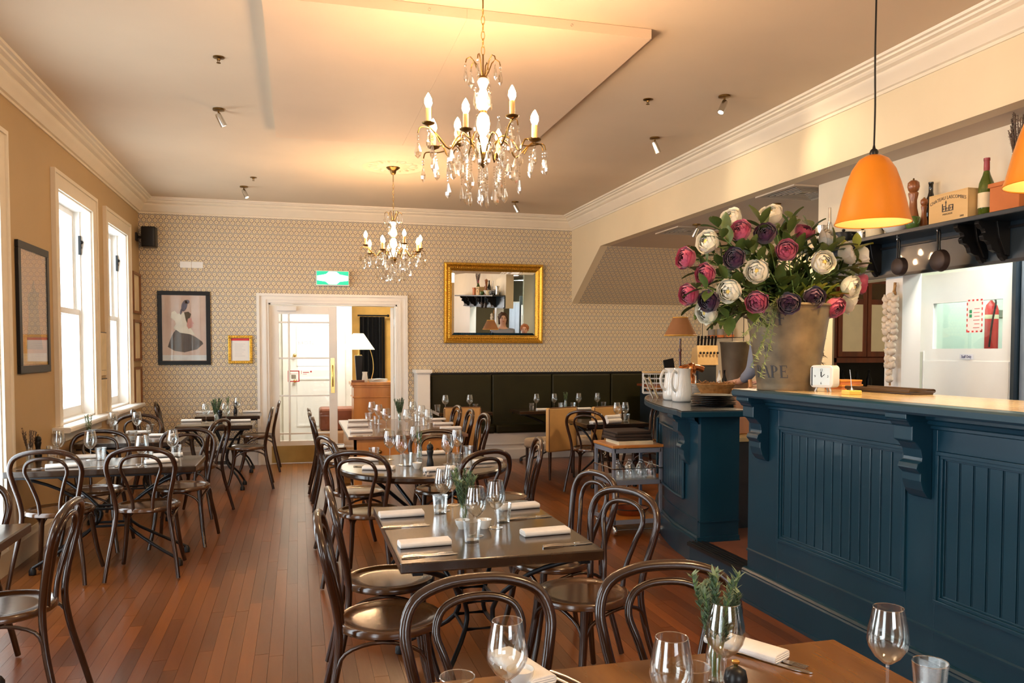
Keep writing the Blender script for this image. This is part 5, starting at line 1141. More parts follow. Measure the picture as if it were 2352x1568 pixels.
FL = [(1680, 504, 'c', .05, 'white peony at the upper left of the bouquet'), (1771, 493, 'c', .0, 'white peony at the very top of the bouquet'), (1627, 556, 'c', -.05, 'white peony at the far left of the bouquet, above two pink ones'),
 (1740, 623, 'c', -.20, 'white open peony in the middle of the bouquet'), (1677, 668, 'c', -.20, 'white open peony at the lower left of the bouquet'), (1624, 717, 'c', -.02, 'white peony hanging lowest at the left, under a plum one'),
 (1889, 603, 'c', -.22, 'white open peony at the right, yellow centred'), (1903, 550, 'c', .0, 'white peony at the upper right, beside the black pot'), (1946, 583, 'c', -.02, 'white peony at the right edge beside lime leaves'),
 (1954, 658, 'c', -.15, 'white peony low on the right, in front of a pink one'), (1976, 590, 'c', .08, 'white peony farthest right, half behind lime leaves'), (1951, 694, 'c', .05, 'white peony lowest on the right side'),
 (1702, 531, 'p', -.10, 'pink peony at the upper left, under a white one'), (1576, 593, 'p', .0, 'pink peony farthest left in the bouquet'), (1622, 630, 'p', -.10, 'pink peony left, between two outer pink ones'),
 (1583, 676, 'p', -.02, 'pink peony at the lower far left'), (1806, 576, 'p', -.20, 'deep pink peony right of the bouquet centre'), (1739, 693, 'p', -.24, 'pink peony over the bucket rim, left'),
 (1847, 534, 'p', .05, 'pink peony at the upper right, smaller and behind'), (1916, 705, 'p', -.15, 'pale pink peony at the lower right over the clock'), (1976, 653, 'p', .05, 'pink peony at the right edge behind a white one'),
 (1758, 537, 'd', -.12, 'plum peony at the upper middle of the bouquet'), (1689, 593, 'd', -.14, 'plum peony left of the centre white one'), (1630, 690, 'd', -.12, 'plum peony at the lower left above a white one'),
 (1812, 695, 'd', -.25, 'plum peony over the bucket rim, right'), (1868, 682, 'd', -.22, 'plum peony at the lower right with a pale petal')]
for i, (px, py, c, dy, lab) in enumerate(FL):
    p = aty(px, py, BKY + dy); m = dict(c=M_CREAMP, p=M_PINKP, d=M_DARKP)[c]
    t = thing('peony', lab, 'flower', p, 0, dict(c='white peonies', p='pink peonies', d='plum peonies')[c])
    d = (p - CENT); d.y = d.y * 1.0 - .22; d.x -= .10; d.normalize(); rot = d.to_track_quat('Z', 'Y').to_euler()
    k = (c, i % 2)
    if k not in bl_: o = bloom_mesh(m, i + 3).build('bloom', m, t, angle=80); bl_[k] = o
    else: o = bl_[k].copy(); C.objects.link(o); o.parent = t
    o.rotation_euler = rot; s_ = 1.0 if c == 'c' else .93; o.scale = (s_,) * 3
    
    if c == 'c':
        q = MB(); q.ball((0, 0, .016), (.016, .016, .012), 10, 6); q.build('yellow_centre', mat('yellow_stamens', (.80, .58, .16), rough=.8) if 'yellow_stamens' not in bpy.data.materials else bpy.data.materials['yellow_stamens'], t, rot=rot)
    a = MOUTH + Vector((random.uniform(-.1, .1), random.uniform(-.1, .1), 0)); mid = a.lerp(p, .55) + Vector((0, 0, .05)); q = MB(); q.tube([v - p for v in spline([MOUTH + Vector((0, 0, -.2)), a, mid, p - d * .02], 4)], .003, 5); q.build('stem', M_STEMG, t)
def leaf_mesh(L, Wd, m):
    q = MB(); g = []
    for i in range(6):
        tt = i / 5; w_ = Wd * sin(pi * min(1, tt * .93 + .04)) ** .9 * .5
        for j in (-1, 0, 1): g.append((j * w_, L * tt, .10 * L * sin(tt * 2.6) - (0 if j else .06 * Wd * 2)))
    q.add(g, [(i * 3 + j, i * 3 + j + 1, (i + 1) * 3 + j + 1, (i + 1) * 3 + j) for i in range(5) for j in range(2)]); return q
lv = {}
BL_ = ['leafy branch at the far left, between pink peonies', 'leafy branch left, below the uppermost left white peony', 'olive leafy branch upper left', 'leafy branch under the upper left pink peony', 'olive leafy branch rising at the top', 'leafy branch upper right of the centre', 'leafy branch in the upper right', 'leafy branch above the low right peony', 'lime green leafy branch at the right tip', 'leafy branch right, behind the lime leaves', 'leafy branch lower right', 'leafy branch right of the centre white peony', 'leafy branch below the deep pink peony', 'leafy branch left of the centre white peony', 'leafy branch lower left', 'olive leafy branch at the lower left tip', 'olive leafy branch drooping lowest at the left', 'leafy branch drooping over the rim at the left', 'lime green leafy branch over the rim, middle right', 'lime green leafy branch over the rim, right', 'leafy branch behind the centre white peony', 'leafy branch low in the centre', 'lime green leafy branch low at the right', 'leafy branch beside the deep pink peony', 'olive leafy branch above the farthest left pink peony', 'leafy branch beside the upper left white peony', 'leafy branch under the topmost white peony', 'leafy branch right of the topmost white peony', 'olive leafy branch behind the upper right pink peony', 'leafy branch at the upper right beside the saucepan', 'leafy branch at the far right, low', 'olive leafy branch at the far left, lowest', 'leafy branch beside the lowest white peony', 'olive leafy branch at the rim, left']
rnd = random.Random(11)
BR = [(1600, 620, 0), (1640, 580, 0), (1660, 545, 1), (1720, 570, 0), (1790, 520, 1), (1835, 560, 0), (1880, 560, 0), (1930, 620, 0), (1968, 570, 2), (1960, 610, 0), (1910, 650, 0), (1850, 640, 0), (1790, 650, 0), (1700, 640, 0), (1650, 640, 0), (1600, 660, 1), (1640, 720, 1), (1660, 700, 0), (1840, 690, 2), (1890, 700, 2), (1770, 600, 0), (1745, 660, 0), (1925, 680, 2), (1820, 620, 0), (1605, 590, 1), (1650, 520, 0), (1745, 505, 0), (1815, 500, 0), (1865, 520, 1), (1925, 560, 0), (1980, 630, 0), (1590, 700, 1), (1655, 735, 0), (1670, 705, 1)]
for i, (px, py, mk) in enumerate(BR):
    tip = aty(px, py, BKY + rnd.uniform(-.16, .16)); t = thing('leafy_branch', BL_[i] + ' of the bouquet in the metal bucket', 'branch', MOUTH, 0, 'leafy branches in the bucket')
    P = spline([Vector((0, 0, -.2)), Vector((rnd.uniform(-.06, .06), rnd.uniform(-.06, .06), .02)), (tip - MOUTH) * .6 + Vector((0, 0, .03)), tip - MOUTH], 5); q = MB(); q.tube(P, .0026, 5); q.build('stem', M_STEMG, t)
    for k in range(17):
        f = .30 + .70 * k / 16; j = f * (len(P) - 1); a = P[int(j)]; b = P[min(int(j) + 1, len(P) - 1)]; p = a.lerp(b, j - int(j))
        ax = (b - a).normalized() if (b - a).length > 1e-5 else (P[-1] - P[-2]).normalized(); side = ax.orthogonal().normalized(); side.rotate(Matrix.Rotation(k * 2.4 + rnd.uniform(-.3, .3), 3, ax)); d = (ax * (.9 if k > 8 else .45) + side).normalized()
        key = (('a', 'b', 'c')[mk] if k % 3 else ('b', 'b', 'c')[mk])
        if key not in lv: o = leaf_mesh(.080, .042, None).build('leaf', dict(a=M_LEAF, b=M_LEAF2 if mk else M_LEAF, c=mat('lime_leaf', (.20, .26, .03), rough=.45, c2=(.42, .42, .06)))[key], t, angle=80); lv[key] = o
        else: o = lv[key].copy(); C.objects.link(o); o.parent = t
        o.location = p; o.rotation_euler = d.to_track_quat('Y', 'Z').to_euler(); s_ = rnd.uniform(1.1, 1.7); o.scale = (s_, s_, s_)
# trailing fern down the left of the bucket
t = thing('trailing_fern', 'pale green trailing fern hanging down the left of the bucket', 'fern', MOUTH)
for k, (ex, ez) in enumerate(((1716, 790), (1724, 845), (1738, 820), (1746, 866), (1702, 775))):
    e = aty(ex, ez, BKY - .20); P = spline([Vector((-.05, -.05, 0)), Vector((-.17, -.16, .05)), (e - MOUTH) * .55 + Vector((-.05, -.06, .05)), e - MOUTH], 7); q = MB(); q.tube(P, .0016, 4); st = q.build('stem', M_STEMG, t)
    q = MB()
    for i in range(3, len(P) - 1):
        for s in range(5):
            p = P[i].lerp(P[i + 1], s / 5); d = Vector((rnd.uniform(-1, 1), rnd.uniform(-1, .2), rnd.uniform(-1, .6))).normalized() * .030; w_ = Vector((.0022, 0, .001)); q.add([p - w_, p + d * .5 - w_ * 1.3, p + d, p + d * .5 + w_ * 1.3, p + w_], [(0, 1, 3, 4), (1, 2, 3)])
    o = q.build('fern_leaflets', mat('pale_fern_green', (.22, .27, .10), rough=.6, c2=(.36, .40, .18)) if k == 0 else bpy.data.materials['pale_fern_green'], st); o['kind'] = 'stuff'
t = thing('dried_bunch', 'dark brown dried bunch hanging down behind the right of the bucket', 'herb', aty(1882, 715, BKY + .16)); q = MB()
for k in range(90):
    a = rnd.uniform(0, 6.3); r = rnd.uniform(0, .035); z = -rnd.uniform(.02, .33); rr = .04 * (1 + z * 1.8); p = Vector((cos(a) * r, sin(a) * r * .6, z)); d = Vector((rnd.uniform(-1, 1), rnd.uniform(-1, 1), rnd.uniform(-2, .4))).normalized() * .05; w_ = Vector((.008, .003, 0)); q.add([p, p + d * .5 - w_, p + d, p + d * .5 + w_], [(0, 1, 2, 3)])
o = q.build('dried_leaves', mat('brown_dried_leaf', (.05, .025, .01), rough=.8, c2=(.16, .09, .035)), t); o['kind'] = 'stuff'; q = MB(); q.tube([(0, 0, .08), (0, 0, -.3)], .003, 5); q.build('stem', M_DRY, t)

# ================================================================== BAR TOP ITEMS
x, y = on(1894, 899, ZB); ck = thing('desk_clock', 'white rounded retro desk clock on splayed legs on the bar', 'clock', (x, y, ZB), R(-66))
q = MB(); n = 24; rr = .022; P = []
for cx_, cz_, a0 in ((.066 - rr, .142 - rr, 0), (-.066 + rr, .142 - rr, 90), (-.066 + rr, .022 + rr, 180), (.066 - rr, .022 + rr, 270)):
    for k in range(6): a = R(a0 + k * 18); P.append((cx_ + rr * cos(a), cz_ + rr * sin(a)))
q.prism(P, -.035, .035, 'y'); q.build('clock_body', M_CERAM, ck, bevel=.004)
cz = .082; q = MB(); q.box(-.050, .050, -.037, -.0351, cz - .046, cz + .046); q.build('dial', mat('pale_blue_dial', (.70, .80, .82), rough=.4), ck, smooth=False)
q = MB(); q.box(-.056, -.050, -.0375, -.035, cz - .05, cz + .05); q.box(-.003, .003, -.0385, -.037, cz, cz + .026); q.add([(0, -.038, cz - .002), (.02, -.038, cz + .014), (.022, -.038, cz + .011), (.002, -.038, cz - .006)], [(0, 1, 2, 3)])
q.build('clock_hands', M_BLACK, ck, smooth=False)
for s_, dx, dz in (('12', 0, .034), ('3', .038, 0), ('6', 0, -.036), ('9', -.036, 0)): text_mesh(s_, .018, 'numeral', M_BLACK, ck, (dx, -.0372, cz + dz), (pi / 2, 0, 0))
for s in (-1, 1):
    q = MB(); q.tube([(s * .035, -.012, .026), (s * .046, -.018, .0)], [.006, .0045], 6); q.build('leg', M_CERAM, ck)
q = MB(); q.tube([(0, .02, .026), (0, .032, .0)], .004, 6); q.build('leg', M_CERAM, ck)
x, y = on(1956, 906, ZB); o = thing('receipt_spike', 'yellow wooden block with an upright spike on the bar', 'spike', (x, y, ZB)); q = MB(); q.box(-.038, .038, -.03, .03, 0, .022); q.build('block', mat('yellow_block_wood', (.85, .58, .12), rough=.5), o, smooth=False, bevel=.004)
q = MB(); q.lathe([(0, .022), (.014, .022), (.004, .034), (0, .036)], 12); q.tube([(0, 0, .03), (-.012, 0, .125)], [.0024, .0014], 6); q.build('spike', M_STEEL, o)
x, y = on(1952, 893, ZB)
for k, (w_, zz, l) in enumerate(((.17, 0, 'lower'), (.15, .027, 'upper'))):
    o = thing('orange_box', 'flat orange box behind the clock on the bar, the %s of two' % l, 'box', (x - .02, y + .03, ZB + zz), R(12 - 8 * k), 'orange boxes'); q = MB(); q.box(-w_ / 2, w_ / 2, -.06, .06, 0, .018); q.build('base', M_TERRA, o, smooth=False); q = MB(); q.box(-w_ / 2 - .003, w_ / 2 + .003, -.063, .063, .016, .026); q.build('lid', mat('orange_lid', (.75, .30, .04), rough=.6) if k == 0 else bpy.data.materials['orange_lid'], o, smooth=False, bevel=.002)
o = thing('serving_tray', 'dark brown serving tray at the back of the bar top, right of the orange boxes', 'tray', (3.0, 3.56, ZB)); q = MB(); q.box(-.07, .07, -.24, .24, .0, .015); q.build('tray_base', mat('dark_brown_tray', (.06, .035, .02), rough=.4), o, smooth=False, bevel=.004)
q = MB(); q.tube([(-.07, -.24, .018), (.07, -.24, .018), (.07, .24, .018), (-.07, .24, .018)], .010, 8, closed=True); q.build('tray_rim', bpy.data.materials['dark_brown_tray'], o)
o = thing('back_shelf', 'dark wooden back shelf behind the bar counter, hidden below its top', 'shelf', (3.30, 2.2, 0)); q = MB(); q.box(-.19, .22, -1.9, 2.1, 1.15, 1.19); q.build('shelf_board', M_MAHOG, o, smooth=False); q = MB(); q.box(-.19, .22, -1.9, 2.1, .165, 1.15); q.build('cupboard', M_BLUED, o, smooth=False)

# ================================================================== SHELF ON THE KITCHEN WALL
q = MB(); q.box(4.18, 4.34, 5.0, 5.8, 2.03, ZL); struct(q.build('wall_kitchen_over', M_BEAM, smooth=False))
q = MB(); q.box(4.176, 4.18, -1, 5.8, 2.32, ZL); struct(q.build('wall_kitchen_upper', mat('pale_cream_plaster', (.72, .64, .50), rough=.55, var=.03), smooth=False))
ZS = 2.305
sh = thing('wall_shelf', 'long dark navy wooden shelf with carved brackets over the kitchen opening', 'shelf', (0, 0, 0))
q = MB(); q.box(3.90, 4.18, 1.6, 5.75, ZS - .028, ZS); q.build('shelf_board', M_BLUED, sh, smooth=False, bevel=.004)
q = MB(); q.box(4.150, 4.176, 1.6, 5.78, 2.035, ZS - .028); q.build('backboard', M_BLUED, sh, smooth=False)
q = MB(); q.box(4.130, 4.15, 1.6, 5.78, 2.03, 2.05); q.box(4.135, 4.15, 1.6, 5.78, 2.235, 2.25); q.build('backboard_moulding', M_BLACK, sh, smooth=False)
def bracket(y):
    P = [(0, 0), (-.22, 0), (-.225, -.02), (-.20, -.045), (-.18, -.05), (-.17, -.07), (-.19, -.09), (-.18, -.115), (-.15, -.12), (-.13, -.14), (-.12, -.17), (-.09, -.185), (-.06, -.19), (-.045, -.215), (-.02, -.235), (0, -.24)]
    q = MB(); q.prism(P, y - .016, y + .016, 'y', M=Matrix.Translation((4.15, 0, ZS - .028))); q.prism([(0, 0), (-.10, 0), (-.08, -.10), (-.03, -.20), (0, -.21)], y - .03, y + .03, 'y', M=Matrix.Translation((4.15, 0, ZS - .028))); return q.build('bracket', M_BLACK, sh, smooth=False, bevel=.003)
for px in (1998, 2237, 2286): bracket(atx(px, 560, 4.07).y)
for y in (3.0, 2.2): bracket(y)
def onshelf(px, X=4.04): return (X, atx(px, 500, X).y, ZS)
for i, (px, py, r, l) in enumerate(((2063, 612, .064, 'left'), (2155, 598, .072, 'right'))):
    p = atx(px, py, 4.0); t = thing('cast_iron_skillet', 'small black cast iron skillet hanging under the shelf, the %s one' % l, 'pan', p, 0, 'hanging skillets')
    M = Matrix.Rotation(-pi / 2, 4, 'Y') @ Matrix.Rotation(0, 4, 'Z')
    q = MB(); q.lathe([(0, .014), (r * .84, .014), (r * .9, .008), (r, -.026), (r * .95, -.026), (r * .84, .006), (0, .006)], 28, M=M); q.build('pan_body', mat('brown_black_iron', (.045, .03, .026), rough=.5, metal=.3) if i == 0 else bpy.data.materials['brown_black_iron'], t)
    q = MB(); hz = r * .92
    for s in (-1, 1): q.tube(spline([(-.0, s * .012, hz), (0, s * .008, hz + .045), (0, s * .011, hz + .10), (0, s * .006, hz + .125)], 4), .006, 6)
    q.tube([(0, -.006, hz + .125), (0, .006, hz + .125)], .006, 6); q.build('handle', M_BLACK, t)
    q = MB(); q.tube(spline([(0, 0, hz + .112), (-.012, 0, hz + .12), (-.012, 0, hz + .14), (0, 0, hz + .15), (0, 0, ZS - .03 - p.z)], 3), .0035, 6); q.build('hook', M_CHROME, t)
def mill(name, x, y, h, m, label):
    t = thing(name, label, 'grinder', (x, y, ZS), 0, 'wooden pepper mills'); s = h / .34
    q = MB(); q.lathe([(0, 0), (.040 * s, 0), (.042 * s, .012 * s), (.034 * s, .022 * s), (.040 * s, .05 * s), (.036 * s, .09 * s), (.024 * s, .15 * s), (.022 * s, .20 * s), (.030 * s, .235 * s), (.031 * s, .245 * s), (.026 * s, .252 * s), (0, .252 * s)], 20); q.build('mill_body', m, t)
    q = MB(); q.lathe([(.02 * s, .252 * s), (.030 * s, .262 * s), (.037 * s, .285 * s), (.034 * s, .312 * s), (.018 * s, .326 * s), (0, .328 * s)], 20); q.build('mill_head', m, t)
    q = MB(); q.lathe([(0, .326 * s), (.006, .328 * s), (.006, .338 * s), (0, .342 * s)], 10); q.build('knob', M_BRASS, t)
M_MILL = wood('turned_mill_wood', (.20, .060, .018), (.38, .14, .045), rough=.3, axis='Z')
mill('pepper_mill', *onshelf(2097)[:2], .36, M_MILL, 'tall turned wooden pepper mill on the shelf'); mill('pepper_mill', *onshelf(2122)[:2], .215, M_MILL, 'short turned wooden pepper mill on the shelf')
def bottle(x, y, z, h, m, label, labelcol=None, name='wine_bottle', foil=None, grp=None, cat='bottle'):
    t = thing(name, label, cat, (x, y, z), 0, grp); s = h / .32
    q = MB(); q.lathe([(0, .004), (.034 * s, 0), (.039 * s, .006), (.040 * s, .15 * s), (.037 * s, .18 * s), (.020 * s, .225 * s), (.014 * s, .25 * s), (.0135 * s, .30 * s), (.016 * s, .302 * s), (.016 * s, .315 * s), (0, .316 * s)], 20); q.build('bottle_glass', m, t)
    if labelcol: q = MB(); q.lathe([(.0403 * s, .045 * s), (.0408 * s, .047 * s), (.0408 * s, .125 * s), (.0403 * s, .127 * s)], 20); q.build('paper_label', labelcol, t)
    if foil: q = MB(); q.lathe([(.0145 * s, .245 * s), (.0155 * s, .26 * s), (.0145 * s, .30 * s), (.0165 * s, .303 * s), (.0165 * s, .317 * s), (0, .3175 * s)], 16); q.build('foil', foil, t)
    return t
bottle(*onshelf(2137, 4.12), .33, mat('black_glass', (.012, .014, .012), rough=.1, coat=.5), 'dark glass bottle on the shelf behind the wooden crate', name='dark_bottle')
bottle(*onshelf(2264, 4.0), .35, M_GREENGL, 'green wine bottle with cream label and red neck on the shelf', M_CREAMCARD, foil=mat('red_foil', (.30, .03, .04), rough=.4))
t = thing('green_jug', 'small round green glazed jug on the shelf under the tall mill', 'jug', onshelf(2096, 3.965)); q = MB(); q.lathe([(0, 0), (.030, 0), (.046, .03), (.048, .055), (.040, .075), (.036, .085), (.033, .085), (.038, .07), (.040, .05), (0, .02)], 20); q.build('jug_body', mat('green_glaze', (.07, .14, .03), rough=.25, coat=.4), t); q = MB(); q.tube(spline([(0, -.036, .078), (0, -.065, .07), (0, -.06, .04), (0, -.045, .035)], 4), .004, 6); q.build('handle', bpy.data.materials['green_glaze'], t)
ya, yb = atx(2222, 500, 3.93).y, atx(2133, 500, 3.93).y
t = thing('wooden_wine_crate', 'pale wooden wine crate with printed castle and arched lettering on the shelf', 'crate', (3.93, (ya + yb) / 2, ZS)); hw = (yb - ya) / 2
q = MB(); q.box(0, .012, -hw, hw, 0, .175); q.box(.19, .20, -hw, hw, 0, .175); q.box(.012, .19, -hw, -hw + .012, 0, .175); q.box(.012, .19, hw - .012, hw, 0, .175); q.box(.012, .19, -hw + .012, hw - .012, 0, .012); q.box(0, .20, -hw, hw, .175, .183); q.build('crate_box', M_CRATE, t, smooth=False, bevel=.0015)
def arcb(r, cy):
    return lambda c: (r * sin(c.x / r), cy + (r + c.y) * cos(c.x / r) - r, c.z)
o = text_mesh('CHATEAU LASCOMBES', .030, 'printed_lettering', M_INK, t, (-.0008, 0, 0), (pi / 2, 0, -pi / 2), bend=arcb(.42, .150), sx=.95)
text_mesh('MARGAUX', .016, 'printed_lettering', M_INK, t, (-.0008, 0, .048), (pi / 2, 0, -pi / 2)); text_mesh('2002', .016, 'printed_lettering', M_INK, t, (-.0008, -hw * .72, .02), (pi / 2, 0, -pi / 2))
q = MB()
for a, b, c, d in ((-.045, .045, .065, .070), (-.045, -.038, .07, .10), (.038, .045, .07, .115), (-.015, -.008, .07, .10), (.012, .018, .07, .118), (-.045, -.008, .098, .103), (.012, .045, .095, .1)): q.box(-.0012, 0, a, b, c, d)
for k in range(6): q.box(-.0012, 0, -.04 + k * .014, -.034 + k * .014, .076, .09)
q.prism([(.008, .118), (.022, .118), (.015, .135)], -.0012, 0, 'x'); q.build('printed_castle', M_INK, t, smooth=False)
t = thing('terracotta_planter', 'square terracotta planter on the shelf at the right edge, holding dried lavender', 'planter', (4.03, atx(2322, 450, 3.98).y, ZS)); q = MB(); q.prism([(-.10, -.10), (.10, -.10), (.10, .10), (-.10, .10)], 0, .16, 'z'); q.box(-.108, .108, -.108, .108, .145, .17); q.build('planter_body', M_TERRA, t, smooth=False, bevel=.004)
lx, ly = 4.03, atx(2322, 450, 3.98).y
lav = herb('dried_lavender', .42, 22, M_DRY, seed=21, lean=.22, leaf=.014, per=44, r0=.003); lav.location = (lx, ly, ZS + .15); lav['label'] = 'tall dried lavender bunch in the terracotta planter'; lav['category'] = 'herb'
def pot(px, X, r, h, m, label, name='black_saucepan', dome=False):
    x, y, z = onshelf(px, X); t = thing(name, label, 'pot', (x, y, z)); q = MB(); q.lathe([(0, 0), (r * .92, 0), (r, .01), (r, h), (r * 1.06, h), (r * 1.06, h + .006), (0, h + .012 + (.03 if dome else 0))], 24); q.build('pot_body', m, t)
    q = MB(); q.ball((0, 0, h + .028 + (.03 if dome else 0)), (.014, .014, .012), 8, 5); q.build('lid_knob', M_BLACK, t)
    for s in (-1, 1): q = MB(); q.tube([(s * .02, -r, h * .7), (s * .02, -r - .03, h * .72), (-s * .02, -r - .03, h * .72)] if s > 0 else [(.02, r, h * .7), (.02, r + .03, h * .72), (-.02, r + .03, h * .72), (-.02, r, h * .7)], .006, 6); q.build('side_handle', M_BLACK, t)
pot(1938, 4.04, .095, .085, M_BLACK, 'black enamel saucepan on the shelf left of the pendant lamp'); pot(2010, 4.02, .062, .075, M_CREAMCARD, 'cream casserole pot with dark handles on the shelf under the pendant lamp', 'cream_casserole', True)
pot(1982, 4.10, .05, .08, M_CHROME, 'small steel pan on the shelf between the black and cream pots', 'steel_pan'); 
t = thing('mixing_bowl', 'large white enamel bowl on the shelf behind the pendant lamp', 'bowl', onshelf(2060, 4.05)); q = MB(); q.lathe([(0, 0), (.05, 0), (.09, .05), (.11, .10), (.105, .10), (.085, .055), (0, .012)], 28); q.build('bowl_shell', M_CERAM, t)
q = MB(); q.tube([(.108 * cos(2 * pi * k / 24), .108 * sin(2 * pi * k / 24), .10) for k in range(24)], .003, 5, closed=True); q.build('rolled_rim', M_CERAM, t)
t = thing('utensil_jug', 'steel jug at the left end of the shelf, above the peonies', 'jug', onshelf(1888, 4.05)); q = MB(); q.lathe([(0, 0), (.035, 0), (.042, .06), (.034, .13), (.045, .19), (.042, .19), (.030, .13), (0, .02)], 16); q.build('jug_body', M_CHROME, t); q = MB(); q.tube(spline([(0, .036, .15), (0, .075, .14), (0, .07, .07), (0, .042, .05)], 4), .004, 6); q.build('handle', M_CHROME, t)
t = thing('balloon_whisk', 'large balloon whisk standing upright at the left end of the shelf', 'whisk', onshelf(1906, 3.99)); 
for k in range(6):
    a = pi * k / 6; c, s = cos(a), sin(a); q = MB(); q.tube(spline([(c * .012, s * .012, .19), (c * .04, s * .04, .10), (c * .045, s * .045, .04), (0, 0, .003), (-c * .045, -s * .045, .04), (-c * .04, -s * .04, .10), (-c * .012, -s * .012, .19)], 4), .0022, 5); q.build('wire_loop', M_STEEL, t)
q = MB(); q.tube([(0, 0, .18), (0, 0, .30)], [.013, .011], 8); q.build('handle', M_CHROME, t)
# garlic braid
p0 = atx(2056, 655, 4.15); t = thing('garlic_braid', 'long braid of garlic bulbs hanging on the white pillar', 'garlic', p0); gm = None; rnd = random.Random(4)
q = MB(); q.tube(spline([(0, 0, .02), (.005, .01, -.04), (-.004, -.006, -.10), (-.03, 0, -.5), (-.03, 0, -.72)], 4), [.010] * 8 + [.007] * 9, 6); q.tube(spline([(0, -.008, .0), (-.006, .012, -.06), (0, -.01, -.11)], 4), .007, 6); q.build('braided_stalk', M_WICK, t)
L_ = []
for r in range(13):
    z = -.095 - r * .048; cols = (-.042, .0, .042) if r < 7 else ((-.022, .018) if r < 11 else (-.004,))
    for c in cols: L_.append((c, z + (.02 if c == 0 else 0) + rnd.uniform(-.006, .006)))
for c, z in L_:
    if gm is None:
        g = MB()
        pr = [(0, -.029), (.018, -.026), (.029, -.012), (.031, .004), (.022, .018), (.009, .028), (.006, .038), (0, .04)]
        g.lathe(pr, 18); gm = g.build('garlic_bulb', M_GARL, t)
        for v in gm.data.vertices: a = atan2(v.co.y, v.co.x); f = 1 + .025 * cos(a * 6); v.co.x *= f; v.co.y *= f
        o = gm
    else: o = gm.copy(); C.objects.link(o); o.parent = t
    o.location = (-.035 - rnd.uniform(0, .012), c - .004, z); o.rotation_euler = (rnd.uniform(-.9, .9), rnd.uniform(-1.1, .5), 0); s_ = rnd.uniform(.78, .95); o.scale = (s_,) * 3
# staff door sign, fire notice, extinguisher
p = atx(2220, 819, 4.854); t = thing('door_sign', 'small white sign reading Staff Only on the white kitchen door', 'sign', (4.8535, p.y, p.z)); q = MB(); q.box(-.002, 0, -.062, .062, -.019, .019); q.build('sign_plate', mat('pale_lilac_plate', (.72, .74, .82), rough=.3), t, smooth=False); text_mesh('Staff Only', .030, 'lettering', mat('navy_ink', (.03, .03, .14)), t, (-.0028, 0, 0), (pi / 2, 0, -pi / 2), sx=.78)
p = atx(2237, 725, 4.85); t = thing('fire_notice', 'white evacuation notice with red dashed border on the kitchen door glass', 'notice', (4.858, p.y, p.z)); q = MB(); q.box(-.002, 0, -.075, .075, -.125, .125); q.build('notice_sheet', M_PAPERW, t, smooth=False)
q = MB()
for k in range(4): q.box(-.0026, -.002, -.07 + k * .038, -.052 + k * .038, .110, .122); q.box(-.0026, -.002, -.07 + k * .038, -.052 + k * .038, -.122, -.110)
for k in range(6): q.box(-.0026, -.002, -.073, -.063, -.12 + k * .04, -.10 + k * .04); q.box(-.0026, -.002, .063, .073, -.12 + k * .04, -.10 + k * .04)
for k in range(6): q.box(-.0026, -.002, -.045, .012 - .01 * (k % 2), -.09 + k * .028, -.086 + k * .028)
q.build('red_dashes', M_RED, t, smooth=False); q = MB(); q.box(-.0026, -.002, .025, .048, .02, .045); q.box(-.0026, -.002, .025, .048, -.012, .012); q.build('green_symbols', mat('safe_green', (.02, .30, .12)), t, smooth=False)
wall_x('wall_corridor', 5.72, 5.78, 4.0, 5.45, .17, ZL, [], mat('pale_green_wall', (.50, .58, .50), rough=.6, var=.02))
p = atx(2277, 745, 5.62); t = thing('fire_extinguisher', 'red fire extinguisher with pale band seen through the kitchen door glass', 'extinguisher', (5.60, p.y, p.z - .24)); q = MB(); q.lathe([(0, 0), (.060, 0), (.066, .01), (.066, .36), (.055, .40), (.025, .43), (.02, .44), (0, .44)], 24); q.build('cylinder', M_RED, t)
q = MB(); q.lathe([(.0665, .285), (.067, .287), (.067, .318), (.0665, .32)], 24); q.build('pale_band', M_CREAMCARD, t)
q = MB(); q.tube([(0, 0, .43), (0, 0, .50)], .012, 8); q.tube([(0, -.05, .50), (0, .03, .52)], .006, 6); q.tube(spline([(0, -.02, .47), (-.02, -.08, .42), (-.05, -.075, .25), (-.06, -.06, .05)], 4), .008, 6); q.build('valve_and_hose', M_BLACK, t)
q = MB(); q.box(.05, .12, -.03, .03, .30, .36); q.build('wall_bracket', M_CHROME, t, smooth=False)
t = thing('steel_fridge', 'tall brushed steel fridge at the right edge beyond the bar', 'fridge', (4.95, 4.02, .17)); q = MB(); q.box(-.05, .55, -.55, .48, 0, 2.0); q.build('cabinet', M_CHROME, t, smooth=False, bevel=.006)
for y0, y1 in ((-.54, -.02), (.0, .47)):
    q = MB(); q.box(-.085, -.052, y0, y1, .06, 1.98); d_ = q.build('door', mat('steel_blue_door', (.30, .35, .42), rough=.35, metal=.7) if y0 < -.1 else bpy.data.materials['steel_blue_door'], t, smooth=False, bevel=.004); q = MB(); q.tube([(-.085, y0 + .05, .9), (-.12, y0 + .05, .92), (-.12, y0 + .05, 1.3), (-.085, y0 + .05, 1.32)], .008, 6); q.build('handle', M_CHROME, d_)

